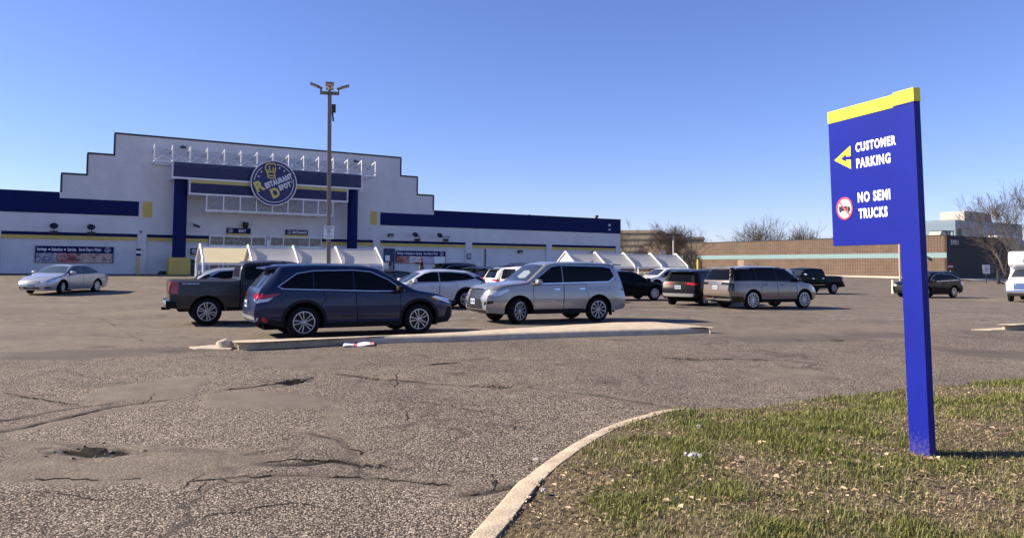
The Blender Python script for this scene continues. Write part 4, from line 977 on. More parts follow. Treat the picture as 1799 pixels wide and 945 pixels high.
def lerp_pts(pts, x):
    return float(np.interp(x, [p[0] for p in pts], [p[1] for p in pts]))
def smooth_pts(pts, x, w):
    if w <= 0: return lerp_pts(pts, x)
    return sum(lerp_pts(pts, x + w * k / 4) * (5 - abs(k)) for k in range(-4, 5)) / 25.0
class Shape:
    def __init__(s, sc=(1, 1, 1), **k):
        d = dict(sill=0.24, side=[(0.2, .93), (0.42, .975), (0.7, 1.0), (0.95, .985), (1.15, .955), (1.6, .93)], tumble=0.36, crown=0.055, cr=0.13, lr=0.55, cf=0.20, lf=0.75,
                 br=0.07, bf=0.12, tail=[(0.3, 0), (1.8, 0)], nose=[(0.3, 0), (1.8, 0)], Ra=None, sm=0.10, ltail=0.85, sqa=1.0, hump=0.0)
        d.update(k); s.__dict__.update(d)
        if s.Ra is None: s.Ra = s.Rw + 0.085
        xs = list(np.linspace(s.xr, s.xf, 64)) + [p[0] for p in s.zt]
        for a in s.ax:
            for q in (1.0002, 1, .995, .98, .95, .9, .82, .7, .55, .35, .12): xs += [a - q * s.Ra, a + q * s.Ra]
        xs += [s.xr + e for e in (.03, .07, .13, .2, .3)] + [s.xf - e for e in (.02, .05, .1, .16, .24, .34)]
        xs = sorted(x for x in xs if s.xr <= x <= s.xf); s.xs = [xs[0]]
        for x in xs[1:]:
            if x - s.xs[-1] > 0.00009: s.xs.append(x)
        s.mesh()
    def deform(s, X, y, z, wp):
        q = 1 - min(1, (y / s.W) ** 2)
        b = max(0.0, min(1.0, (s.xr + s.ltail - X) / s.ltail)); f = max(0.0, min(1.0, (X - (s.xf - s.lf)) / s.lf))
        x = X
        if b > 0: x += lerp_pts(s.tail, z) * b ** 1.5 - s.br * q * b * b
        if f > 0: x += lerp_pts(s.nose, z) * f ** 1.6 + s.bf * q * f * f
        return (x, y, z)
    def half(s, X):
        zl = s.sill
        if X > s.xf - s.lf: zl = max(zl, lerp_pts([(s.xf - s.lf, s.sill), (s.xf, s.sill + s.__dict__.get('fr', 0.04))], X))
        if X < s.xr + .8: zl = max(zl, lerp_pts([(s.xr, s.sill + s.__dict__.get('rr', 0.10)), (s.xr + .8, s.sill)], X))
        for a in s.ax:
            d = abs(X - a)
            if d <= s.Ra: zl = max(zl, s.Rw + math.sqrt(max(0, 1 - (d / s.Ra) ** (2 * s.sqa))) ** (1 / s.sqa) * (s.Ra - 0.01))
        zt = smooth_pts(s.zt, X, s.sm); zb = min(smooth_pts(s.belt, X, s.sm), zt - 0.05)
        wp = s.W
        if X > s.xf - s.lf: wp *= 1 - s.cf * ((X - s.xf + s.lf) / s.lf) ** 2.4
        if X < s.xr + s.lr: wp *= 1 - s.cr * ((s.xr + s.lr - X) / s.lr) ** 2.4
        P = []
        nl = 12
        for i in range(nl):
            u = i / (nl - 1); z = zl + (zb - zl) * u; y = wp * lerp_pts(s.side, z)
            P.append((y, z))
        yb = P[-1][0]; cr = s.crown; zr = max(zt - cr, zb + 0.012); h = zr - zb
        yr = max(0.2, yb - s.tumble * h - 0.03); rc = min(0.07, 0.35 * h + 0.01)
        for i in range(1, 8):
            u = i / 7 * (1 - min(0.5, rc / max(h, .02)))
            P.append((yb + (yr - yb) * u + 0.03 * h * 4 * u * (1 - u), zb + h * u))
        yl, zl_ = P[-1]; y2 = yr - rc * 0.9; z2 = zt - (zt - zr) * (y2 / yr) ** 2
        for t in (0.33, 0.66):                      # rounded rail
            c = (yr + 0.004, zr - 0.002)
            P.append(((1 - t) ** 2 * yl + 2 * t * (1 - t) * c[0] + t * t * y2, (1 - t) ** 2 * zl_ + 2 * t * (1 - t) * c[1] + t * t * z2))
        s.nside = len(P)
        for k in range(8):
            y = y2 * (1 - k / 7); P.append((y, zt - (zt - zr) * (y / yr) ** 2))
        return wp, P
    def mesh(s):
        vs = []; fs = []; prev = None
        for X in s.xs:
            wp, P = s.half(X); ring = [s.deform(X, y, z, wp) for y, z in P]; full = ring + [(x, -y, z) for x, y, z in reversed(ring[:-1])]
            n0 = len(vs); vs += full; m = len(full)
            if prev is not None:
                for j in range(m - 1): fs.append((prev + j, prev + j + 1, n0 + j + 1, n0 + j))
            prev = n0
        for X, fl in ((s.xs[0], True), (s.xs[-1], False)):
            wp, P = s.half(X); K = 15; rows_ = []
            ks = [1 - 2 * i / (K - 1) for i in range(K)]
            y2 = P[s.nside][0]
            roofys = [p[0] for p in P[s.nside:]]; qs = [y / y2 for y in roofys]; qs = qs + [-q for q in reversed(qs[:-1])]
            for y, z in P[:s.nside + 1]: rows_.append([s.deform(X, y * q, z, wp) for q in qs])
            zs = [p[1] for p in P[s.nside:]]; zs = zs + list(reversed(zs[:-1]))
            rows_.append([s.deform(X, y2 * q, z, wp) for q, z in zip(qs, zs)])
            n0 = len(vs); K = len(qs)
            for r_ in rows_: vs += r_
            for i in range(len(rows_) - 1):
                for j in range(K - 1):
                    f = (n0 + i * K + j, n0 + i * K + j + 1, n0 + (i + 1) * K + j + 1, n0 + (i + 1) * K + j)
                    fs.append(f if not fl else f[::-1])
        bm = bmesh.new(); V = [bm.verts.new(v) for v in vs]
        for f in fs:
            try: bm.faces.new([V[i] for i in f])
            except ValueError: pass
        bmesh.ops.remove_doubles(bm, verts=bm.verts, dist=4e-4)
        bmesh.ops.dissolve_degenerate(bm, edges=bm.edges, dist=1e-5)
        bmesh.ops.recalc_face_normals(bm, faces=bm.faces)
        # outward check
        c = sum((f.normal.y * f.calc_center_median().y for f in bm.faces), 0.0)
        if c < 0: bmesh.ops.reverse_faces(bm, faces=bm.faces)
        s.me = bpy.data.meshes.new('body'); bm.to_mesh(s.me); bm.free()
        s.bvh = BVHTree.FromPolygons([v.co for v in s.me.vertices], [tuple(p.vertices) for p in s.me.polygons])
    AX = {'L': (Vector((0, -1, 0)), lambda a, b: Vector((a, 3, b))), 'R': (Vector((0, 1, 0)), lambda a, b: Vector((a, -3, b))),
          'F': (Vector((-1, 0, 0)), lambda a, b: Vector((6, a, b))), 'B': (Vector((1, 0, 0)), lambda a, b: Vector((-6, a, b))), 'T': (Vector((0, 0, -1)), lambda a, b: Vector((a, b, 5)))}
    def hit(s, axis, a, b):
        d, o = s.AX[axis]; p = o(a, b); h = s.bvh.ray_cast(p, d)
        if h[0] is None:
            h = s.bvh.find_nearest(p + d * (2.2 if axis in 'LR' else 3.6))
            q = h[0]; return q, d * -1
        n = h[1]
        if n.dot(d) > 0: n = -n
        return h[0], n
    def decal(s, mb, axis, poly, off=0.006, res=0.06):
        bd = [tuple(q) for q in resample([Vector(p) for p in poly] + [Vector(poly[0])], res)[:-1]]
        n = len(bd); x0, x1 = min(p[0] for p in bd), max(p[0] for p in bd); y0, y1 = min(p[1] for p in bd), max(p[1] for p in bd)
        gx_ = np.arange(x0 + res * .5, x1, res); gy_ = np.arange(y0 + res * .5, y1, res); pts = []
        if len(gx_) and len(gy_):
            A, B_ = np.meshgrid(gx_, gy_); A = A.ravel(); B_ = B_.ravel()
            ok = inside(A, B_, bd) & (pdist(A, B_, bd, True) > res * 0.4); pts = list(zip(A[ok], B_[ok]))
        r = delaunay_2d_cdt([Vector(p) for p in bd] + [Vector(p) for p in pts], [(i, (i + 1) % n) for i in range(n)], [], 1, 1e-5)
        V, Fc = r[0], r[2]; P = []
        for v in V:
            h, nn = s.hit(axis, v.x, v.y); P.append((h + nn * off, h - nn * 0.004))
        fs = []; cnt = {}
        for f in Fc:
            f = tuple(f); a = sum((V[f[i]].x * V[f[(i + 1) % len(f)]].y - V[f[(i + 1) % len(f)]].x * V[f[i]].y) for i in range(len(f)))
            flip = (axis in ('L', 'B'))
            if (a < 0) != flip: f = f[::-1]
            fs.append(f)
            for i in range(len(f)): cnt[(f[i], f[(i + 1) % len(f)])] = 1
        nV = len(V); vs = [p[0] for p in P]; extra = {}
        for (a, b) in list(cnt):
            if (b, a) not in cnt:
                for q in (a, b):
                    if q not in extra: extra[q] = len(vs); vs.append(P[q][1])
                fs.append((b, a, extra[a], extra[b]))
        mb.add(vs, fs)
        return mb
    def ribbon(s, mb, axis, pts, w, off=0.007, closed=False, res=0.07):
        p = resample([Vector(q) for q in pts] + ([Vector(pts[0])] if closed else []), res)
        if closed: p = p[:-1]
        vs2, fs = stroke_geo([tuple(q) for q in p], w, closed); vs = []
        for a, b in vs2:
            h, nn = s.hit(axis, a, b); vs.append(h + nn * off)
        mb.add(vs, fs); return mb

def clipx(poly, x0, x1):
    def cut(p, sgn, c):
        out = []
        for i in range(len(p)):
            a, b = p[i], p[(i + 1) % len(p)]; da, db = sgn * (a[0] - c), sgn * (b[0] - c)
            if da >= 0: out.append(a)
            if (da > 0 > db) or (da < 0 < db):
                t = da / (da - db); out.append((a[0] + t * (b[0] - a[0]), a[1] + t * (b[1] - a[1])))
        return out
    p = cut(poly, 1, x0)
    return cut(p, -1, x1) if p else []
def shrink(poly, d):
    a = sum(poly[i][0] * poly[(i + 1) % len(poly)][1] - poly[(i + 1) % len(poly)][0] * poly[i][1] for i in range(len(poly)))
    sg = 1 if a > 0 else -1; out = []
    n = len(poly)
    for i in range(n):
        p0, p1, p2 = Vector(poly[i - 1]), Vector(poly[i]), Vector(poly[(i + 1) % n])
        e1 = (p1 - p0).normalized(); e2 = (p2 - p1).normalized(); n1 = Vector((-e1.y, e1.x)) * sg; n2 = Vector((-e2.y, e2.x)) * sg
        b = (n1 + n2); b = b / max(0.35, b.length_squared / 2) ; b = b * 0.5 * 2 / 2
        out.append(tuple(p1 + b * d))
    return out

WHEELS = {}
def wheel_meshes(Rw, wt, rr, style, mat):
    key = (Rw, wt, rr, style, mat.name)
    if key in WHEELS: return WHEELS[key]
    h = wt / 2
    mb = MB(); mb.lathe([(rr, -h + .01), (rr + .012, -h), (Rw - .045, -h), (Rw - .012, -h + .025), (Rw, -h + .06), (Rw, h - .06), (Rw - .012, h - .025), (Rw - .045, h), (rr + .012, h), (rr, h - .01)], 40, None, True)
    t = mb.build('wheel', m_tyre, None, True, angle=50, fix=True)
    mb = MB(); mb.lathe([(0, h - .075), (rr - .01, h - .075), (rr - .004, h - .02)], 32); mb.lathe([(0, -h + .05), (rr, -h + .03)], 24)
    d = mb.build('brake_disc', m_alloyd, None, True, fix=True)
    mb = MB(); mb.lathe([(rr + .002, h - .03), (rr + .004, h - .004), (rr - .018, h - .002), (rr - .026, h - .03)], 40, None, True)
    mb.lathe([(0, h - .012), (.03, h - .012), (.062, h - .03), (.062, h - .06)], 20)
    n, tw, w0, w1 = style
    for k in range(n):
        a = 2 * math.pi * k / n + math.pi / 2
        for sgn in ((-1, 1) if tw else (0,)):
            ro = rr - .012; sp = tw * sgn
            p0 = Vector((.045, sgn * .016 if tw else 0)); p1 = Vector((ro, sp))
            tdir = (p1 - p0).normalized(); nn = Vector((-tdir.y, tdir.x))
            vs = []
            for p, w_ in ((p0, w0), (p1, w1)):
                for sg in (1, -1):
                    q = p + nn * w_ / 2 * sg
                    for y in (h - .045, h - .016 if p is p0 else h - .010):
                        x_, z_ = q.x * math.cos(a) - q.y * math.sin(a), q.x * math.sin(a) + q.y * math.cos(a)
                        vs.append((x_, y, z_))
            mb.add(vs, [(0, 1, 3, 2), (4, 6, 7, 5), (1, 5, 7, 3), (0, 2, 6, 4), (0, 4, 5, 1), (2, 3, 7, 6)])
    r = mb.build('rim', mat, None, True, angle=30, fix=True)
    out = tuple(o.data for o in (t, d, r))
    for o in (t, d, r): bpy.data.objects.remove(o)
    WHEELS[key] = out
    return out
def add_obj(name, me, parent):
    o = bpy.data.objects.new(name, me); COL.objects.link(o); o.parent = parent; return o

SHAPES = {}
def car(name, S, root_kw, body, detail=2, **k):
    """body shell, glass, lamps, doors, trim and wheels of one vehicle under one Empty"""
    root = empty(name, **root_kw); k_ = k.get('k', .955); root.scale = (k_, k_, k_)
    o = add_obj('body', S.me.copy(), root); o.data.materials.clear(); o.data.materials.append(body); o.data.shade_smooth(); o.data.set_sharp_from_angle(angle=rad(38))
    bo = o
    mb = MB(); W = S.W
    a0, a1 = min(S.ax), max(S.ax)
    mb.box(a0 + S.Ra - .02, a1 - S.Ra + .02, -W + .07, W - .07, S.sill + .015, S.sill + .3)
    mb.box(S.xr + .25, S.xf - .30, -W + .36, W - .36, S.sill - 0.03, S.sill + .5)
    for a in S.ax:
        for sg in (-1, 1):
            n = 14; vs = []; fs = []
            for i in range(n + 1):
                an = math.pi * i / n; x = a + (S.Ra + .004) * math.cos(an); z = S.Rw + (S.Ra + .002) * math.sin(an)
                vs += [(x, sg * (W * .955), z), (x, sg * (W - .42), z)]
                if i: fs.append((2 * i - 2, 2 * i - 1, 2 * i + 1, 2 * i))
            mb.add(vs, fs)
            mb.box(a - S.Ra, a + S.Ra, sg * (W - .42) - .005, sg * (W - .42) + .005, S.sill, S.Rw + S.Ra)
    mb.build('underbody', m_dark, root)
    sides = k.get('sides', 'LR')
    def D(nm, ax, poly, mat, off=.006, res=.07, par=root):
        return S.decal(MB(), ax, poly, off, res).build(nm, mat, par, True, angle=45)
    def both(nm, poly, mat, off=.006, res=.07, par=root):
        return [D(nm, s_, poly, mat, off, res, par) for s_ in sides]
    # doors under the windows
    doors = {}
    for i, (poly, wx) in enumerate(k.get('doors', [])):
        for s_ in sides:
            if detail >= 2:
                S.ribbon(MB(), s_, poly, .014, .0025, True).build('door_seam', m_dark, root)
            if detail >= 1:
                dd = D('door', s_, shrink(poly, .011), body, .0045, .08); doors[(i, s_)] = dd
    for i, (hx, hz) in enumerate(k.get('handles', [])):
        for s_ in sides:
            if (i, s_) in doors: D('handle', s_, [(hx - .10, hz - .018), (hx + .10, hz - .012), (hx + .10, hz + .018), (hx - .10, hz + .022)], k.get('handle_mat', body), .03, .05, doors[(i, s_)])
    # windows
    if 'win' in k:
        wp = k['win']
        if k.get('surround') is not None:
            for s_ in sides: S.ribbon(MB(), s_, wp, .024, .009, True).build('window_trim', k['surround'], root)
        cuts = [min(p[0] for p in wp) - 1] + sorted(k.get('pillars', [])) + [max(p[0] for p in wp) + 1]
        if k.get('black_pillars'):
            both('pillar_trim', shrink(wp, -.004), m_gloss, .0035)
        for a, b in zip(cuts[:-1], cuts[1:]):
            q = clipx(wp, a + .012, b - .012)
            if len(q) >= 3: both('window', shrink(q, .012), k.get('glass', m_tint), .006, .07)
    if 'wind' in k: D('windscreen', 'T', k['wind'], k.get('windmat', m_wind), .006, .08)
    if 'rearT' in k: D('rear_window', 'T', k['rearT'], m_tint, .006, .08)
    if 'rearB' in k: D('rear_window', 'B', k['rearB'], k.get('rearmat', m_tint), .008, .07)
    for nm, ax, poly, mat, *off in k.get('decals', []):
        if ax == 'S': both(nm, poly, mat, *(off or [.006]))
        else: D(nm, ax, poly, mat, *(off or [.006]))
        if ax in 'FB' and k.get('mirror_' + nm, False): pass
    for nm, ax, pts, w_, mat, cl in k.get('ribbons', []):
        for s_ in (sides if ax == 'S' else ax): S.ribbon(MB(), s_, pts, w_, .010, cl).build(nm, mat, root, True)
    # wheel arch mouldings
    if 'arch' in k:
        for a in S.ax:
            for s_ in sides:
                pts = [(a + (S.Ra + .028) * math.cos(t), S.Rw + (S.Ra + .02) * math.sin(t)) for t in np.linspace(-.10, math.pi + .10, 26)]
                S.ribbon(MB(), s_, pts, .075, .012, False, .05).build('arch_trim', k['arch'], root, True)
    for nm, mesh_fn, mat, bev in k.get('solids', []):
        mb = MB(); mesh_fn(mb); mb.build(nm, mat, root, bool(bev), bev)
    # mirrors
    if 'mirror' in k:
        mx, mz = k['mirror']
        for sg in (1, -1):
            if ('L' if sg > 0 else 'R') not in sides: continue
            y0 = S.hit('L' if sg > 0 else 'R', mx, mz - .05)[0].y
            bm = bmesh.new(); bmesh.ops.create_icosphere(bm, subdivisions=3, radius=1)
            for v in bm.verts:
                c = v.co; f = lambda t: math.copysign(abs(t) ** .6, t)
                v.co = Vector((mx + .075 * f(c.x) + (0.03 if c.x > 0 else 0) - .05 * abs(f(c.y)) * 0, y0 + sg * .15 + .125 * f(c.y), mz + .03 + .085 * f(c.z) * (1 - .12 * sg * f(c.y))))
            me = bpy.data.meshes.new('mirror'); bm.to_mesh(me); bm.free()
            mo = finish(me, 'mirror', k.get('mirror_mat', body), root, True)
            mb = MB(); mb.box(mx - .05, mx + .03, y0 + sg * .05 - .08, y0 + sg * .05 + .08, mz - .07, mz - .035); mb.build('mirror_arm', m_trim, mo)
    # number plates
    for ax, cy, cz in k.get('plates', []):
        p, nn = S.hit(ax, cy, cz); e = 1 if ax == 'F' else -1
        mb = MB(); mb.box(p.x + e * .004 if e > 0 else p.x - .03, p.x + .03 if e > 0 else p.x - .004, cy - .155, cy + .155, cz - .08, cz + .08); pl_ = mb.build('number_plate', m_plate, root)
        xx = p.x + e * .034
        if detail >= 2:
            g_ = [([(cy + a, cz - .035), (cy + a + .028, cz - .035), (cy + a + .028, cz + .03), (cy + a, cz + .03)], [(0, 1, 2, 3)]) for a in (-.12, -.08, -.04, .02, .06, .10)]
            flat_part('plate_number', g_, lambda u, v: (xx, u, v), m_platei, pl_)
    # wheels
    wt = k.get('wt', .235); rr = k.get('rr', S.Rw * .68); style = k.get('style', (5, .045, .024, .028)); wm = k.get('rim', m_alloy)
    me = wheel_meshes(S.Rw, wt, rr, style, wm)
    for a in S.ax:
        for sg in (1, -1):
            w = add_obj('wheel', me[0], root); w.location = (a, sg * (W * .985 - wt / 2 - .012), S.Rw)
            st = k.get('steer', 0) if a == max(S.ax) else 0
            w.rotation_euler = (0, k.get('spin', .2), (0 if sg > 0 else math.pi) + st); w.rotation_mode = 'YXZ' if False else 'XYZ'
            add_obj('brake_disc', me[1], w); add_obj('rim', me[2], w)
    return root

# where each one stands: the pixel of its near-side rear and front tyre contacts on the survey photo
def stand(S, rear_px=None, front_px=None, head=26.0, side='R', at=None, K=.955):
    h = rad(head); fx = Vector((math.cos(h), math.sin(h), 0)); lf = Vector((-math.sin(h), math.cos(h), 0))
    off = lf * (S.W * .93 * K) * (1 if side == 'L' else -1)
    if at is not None: c = Vector((at[0], at[1], 0))
    else:
        cs = []
        for px, a in ((rear_px, min(S.ax)), (front_px, max(S.ax))):
            if px: p = gnd(*px); cs.append(Vector((p.x, p.y, 0)) - off - fx * a * K)
        c = sum(cs, Vector((0, 0, 0))) / len(cs)
        if len(cs) == 2: print('stand', [round(x, 2) for x in c], 'wheelbase mismatch', round((cs[1] - cs[0]).dot(fx), 2))
    return dict(loc=(c.x, c.y, gz(c.x, c.y)), rz=h)

# -- shapes
S_suv = Shape(xr=-2.50, xf=2.33, W=.9625, ax=(-1.42, 1.41), Rw=.38, zt=[(-2.54, 1.65), (-2.3, 1.71), (-1.2, 1.75), (0, 1.735), (.40, 1.67), (1.28, 1.17), (1.42, 1.13), (2.02, 1.045), (2.24, .985), (2.33, .90)],
              belt=[(-2.54, 1.15), (0, 1.08), (1.3, 1.05), (2.0, .96), (2.38, .82)], tail=[(.3, .10), (.45, .02), (.6, 0), (.78, .02), (.95, .08), (1.12, .12), (1.65, .55)], nose=[(.25, -.14), (.42, -.02), (.6, 0), (.78, -.04), (.95, -.18)], rr=.16, fr=.05)
S_gx = Shape(xr=-2.46, xf=2.38, W=.945, ax=(-1.395, 1.395), Rw=.385, Ra=.485, sill=.30, zt=[(-2.46, 1.80), (-2.3, 1.845), (-1, 1.885), (.1, 1.87), (.42, 1.81), (1.06, 1.31), (1.18, 1.27), (2.0, 1.19), (2.30, 1.13), (2.38, 1.04)],
             belt=[(-2.56, 1.22), (0, 1.18), (1.1, 1.17), (2.0, 1.10), (2.38, .97)], tail=[(.35, .12), (.5, 0), (.72, 0), (1.0, .08), (1.2, .12), (1.8, .36)], nose=[(.28, -.12), (.45, 0), (.75, -.02), (1.0, -.14)], tumble=.22, rr=.10, fr=.04, cf=.17, lf=.62, crown=.04)
S_rr = Shape(xr=-2.70, xf=2.33, W=1.0, ax=(-1.5, 1.5), Rw=.40, sill=.30, zt=[(-2.7, 1.74), (-2.3, 1.80), (-1, 1.86), (.3, 1.85), (.62, 1.78), (1.38, 1.25), (1.5, 1.19), (2.1, 1.10), (2.25, 1.03), (2.33, .95)],
             belt=[(-2.7, 1.20), (0, 1.17), (1.4, 1.13), (2.1, 1.02), (2.33, .86)], tail=[(.33, .22), (.5, .12), (.64, .02), (.8, 0), (1.16, .04), (1.75, .34)], nose=[(.28, -.16), (.5, -.02), (.7, 0), (1.0, -.13)], tumble=.30, rr=.02, fr=.06, cr=.17, lr=.6, br=.09)
S_sed = Shape(xr=-2.45, xf=2.33, W=.91, ax=(-1.39, 1.385), Rw=.325, sill=.20, zt=[(-2.45, .99), (-2.38, 1.07), (-1.8, 1.10), (-1.68, 1.12), (-.92, 1.415), (-.4, 1.465), (.15, 1.45), (.45, 1.385), (1.2, 1.01), (1.32, .97), (2.0, .84), (2.22, .75), (2.33, .66)],
              belt=[(-2.45, .93), (-1.7, .97), (0, .94), (1.2, .89), (2.0, .75), (2.33, .60)], side=[(.18, .92), (.36, .97), (.58, 1.0), (.78, .985), (.97, .95), (1.4, .92)], tail=[(.28, .08), (.45, 0), (.8, .02), (1.0, .05)], nose=[(.2, -.10), (.38, 0), (.5, -.01), (.75, -.16)], tumble=.52, crown=.045, cf=.26, lf=.9, rr=.08, fr=.0)
S_cx = Shape(xr=-2.33, xf=2.25, W=.92, ax=(-1.35, 1.35), Rw=.36, sill=.23, zt=[(-2.33, 1.22), (-2.15, 1.36), (-1.5, 1.51), (-.6, 1.565), (.1, 1.55), (.4, 1.47), (1.2, 1.03), (1.32, .99), (1.98, .89), (2.17, .81), (2.25, .73)],
             belt=[(-2.33, 1.12), (-1.5, 1.06), (0, .99), (1.2, .95), (2.0, .83), (2.25, .68)], tail=[(.3, .10), (.5, 0), (.85, .02), (1.05, .12), (1.35, .34)], nose=[(.22, -.12), (.4, 0), (.6, -.02), (.85, -.18)], tumble=.45, rr=.12)
S_pu = Shape(xr=-2.80, xf=2.72, W=1.005, ax=(-1.82, 1.82), Rw=.40, sill=.42, Ra=.47, zt=[(-2.80, 1.30), (-.955, 1.31), (-.93, 1.76), (-.78, 1.85), (0, 1.885), (.62, 1.86), (.9, 1.78), (1.52, 1.32), (1.65, 1.27), (2.45, 1.20), (2.65, 1.14), (2.72, 1.07)],
             belt=[(-2.80, 1.25), (-1, 1.26), (-.9, 1.25), (1.5, 1.22), (2.4, 1.14), (2.72, 1.02)], side=[(.4, .95), (.6, .985), (.85, 1.0), (1.1, .985), (1.3, .965), (1.8, .95)], tail=[(.4, .0), (1.4, 0)], nose=[(.4, -.06), (.6, 0), (1.2, -.03)], tumble=.25, sm=.03, cr=.03, lr=.2, br=.015, cf=.08, lf=.5, bf=.06, rr=.10, fr=.02, crown=.05)
S_van = Shape(xr=-2.55, xf=2.55, W=.99, ax=(-1.5, 1.5), Rw=.35, sill=.20, zt=[(-2.55, 1.66), (-2.2, 1.72), (-1, 1.77), (.5, 1.74), (.9, 1.64), (1.8, 1.12), (2.0, 1.05), (2.4, .92), (2.55, .8)],
              belt=[(-2.55, 1.08), (0, 1.05), (1.8, 1.0), (2.55, .72)], tail=[(.25, .1), (.45, 0), (1.0, .02), (1.1, .05), (1.7, .20)], nose=[(.2, -.1), (.45, 0), (.8, -.15)], tumble=.30, rr=.1)

WIN_suv = [(-2.02, 1.20), (-1.58, 1.50), (-1.2, 1.565), (-.24, 1.585), (.20, 1.545), (.62, 1.36), (1.02, 1.08), (.2, 1.085), (-1.90, 1.15)]
WSC_suv = [(.47, -.60), (.47, .60), (.8, .67), (1.20, .74), (1.26, .35), (1.28, 0), (1.26, -.35), (1.20, -.74), (.8, -.67)]
DOORS_suv = [([(-1.12, .34), (-1.12, .62), (-.93, .92), (-.98, 1.07), (-.95, 1.10), (-.22, 1.07), (-.16, .34)], 0), ([(-.15, .34), (-.21, 1.07), (.90, 1.03), (.90, .34)], 0)]
def doors_for(xa, xb, xm, z0, zt):
    return [([(xa, z0 + .32), (xa + .12, z0 + .55), (xa + .1, zt), (xm - .01, zt - .01), (xm + .02, z0), (xa + .28, z0)], 0), ([(xm + .035, z0), (xm + .005, zt - .01), (xb, zt - .03), (xb, z0)], 0)]

# -- midnight blue three-row SUV by the kerb
m_blue = paint('blue_metallic', (0.010, 0.018, 0.056), metal=0.4, rough=0.30)
def sp_suv(y=.60): return lambda mb: mb.prism([(-1.90, 1.685), (-2.24, 1.645), (-2.27, 1.61), (-2.18, 1.575), (-1.90, 1.60)], -y, y, lambda u, v, w: (u, w, v))
def suv_kit(tail_mat, low=True):
    d = dict(win=WIN_suv, pillars=(-1.20, -.24), wind=WSC_suv, doors=DOORS_suv, handles=[(-.80, .97), (.18 - .02, .95)], mirror=(.82, 1.10),
             rearB=[(-.58, 1.18), (.58, 1.18), (.53, 1.40), (.47, 1.56), (-.47, 1.56), (-.53, 1.40)],
             decals=[('tail_light', 'S', [(-2.50, .99), (-1.95, 1.06), (-2.05, 1.00), (-2.28, .93), (-2.48, .92)], tail_mat, .012), ('tail_light', 'S', [(-2.48, .915), (-2.28, .925), (-2.12, .97), (-2.22, .88), (-2.47, .83)], m_clear, .010),
                     ('tail_light', 'B', [(-.86, .92), (-.86, 1.05), (-.62, 1.05), (-.52, .98), (-.60, .92)], tail_mat, .012), ('tail_light', 'B', [(.86, .92), (.86, 1.05), (.62, 1.05), (.52, .98), (.60, .92)], tail_mat, .012),
                     ('bumper_insert', 'B', [(-.80, .36), (.80, .36), (.86, .50), (.60, .54), (-.60, .54), (-.86, .50)], m_satin, .012), ('reflector', 'S', [(-2.38, .46), (-2.28, .40), (-2.22, .42), (-2.32, .54)], m_red, .012),
                     ('sill_trim', 'S', [(-.96, .25), (.96, .25), (.96, .36), (-.96, .36)], m_trim, .010), ('sill_trim', 'S', [(-2.42, .37), (-1.86, .28), (-1.80, .40), (-2.2, .46)], m_trim, .008), ('sill_trim', 'S', [(1.86, .27), (2.22, .28), (2.26, .42), (1.86, .42)], m_trim, .008),
                     ('headlight', 'S', [(1.74, .93), (2.02, .83), (2.22, .76), (2.26, .85), (2.05, .91), (1.82, .955)], m_clear, .010), ('indicator', 'S', [(1.70, .945), (1.98, .83), (1.94, .815), (1.74, .90)], m_amber, .012),
                     ('headlight', 'F', [(-.82, .76), (-.50, .74), (-.45, .82), (-.80, .90)], m_clear, .01), ('headlight', 'F', [(.82, .76), (.50, .74), (.45, .82), (.80, .90)], m_clear, .01),
                     ('grille', 'F', [(-.62, .42), (.62, .42), (.52, .72), (.40, .84), (-.40, .84), (-.52, .72)], m_trim, .010), ('bumper_trim', 'S', [(2.12, .40), (2.30, .38), (2.32, .66), (2.22, .68)], m_trim, .012)],
             plates=[('B', 0, .80)], solids=[('spoiler', sp_suv(), None, .012), ('wiper', lambda mb: mb.tube([(-2.36, .02, 1.22), (-2.33, -.12, 1.255), (-2.30, -.36, 1.27)], .014, 5), m_trim, 0)],
             arch=m_trim, surround=m_satin, mirror_mat=m_trim, handle_mat=m_gloss)
    return d
kit = suv_kit(m_red); kit['solids'][0] = ('spoiler', sp_suv(), m_blue, .012)
kit['decals'] += [('body_line', 'S', [(-.55, .50), (.88, .46), (.88, .475), (-.55, .52)], m_trim, .012)]
kit['solids'] += [('aerial', lambda mb: mb.prism([(-1.75, 1.715), (-1.60, 1.715), (-1.72, 1.79), (-1.78, 1.79)], -.02, .02, lambda u, v, w: (u, w, v)), m_blue, 0), ('tow_bar', lambda mb: mb.box(-2.3, -2.0, -.25, .25, .25, .33), m_dark, 0)]
root = car('suv', S_suv, dict(**stand(S_suv, (530, 597), (735, 586), 28.5, K=.945), label='dark blue three-row suv parked along the kerb with red tail light and black arches', cat='car'), m_blue, k=.945, style=(5, .050, .017, .026), rr=.252, rim=m_alloy, spin=.3, wt=.245, **kit)

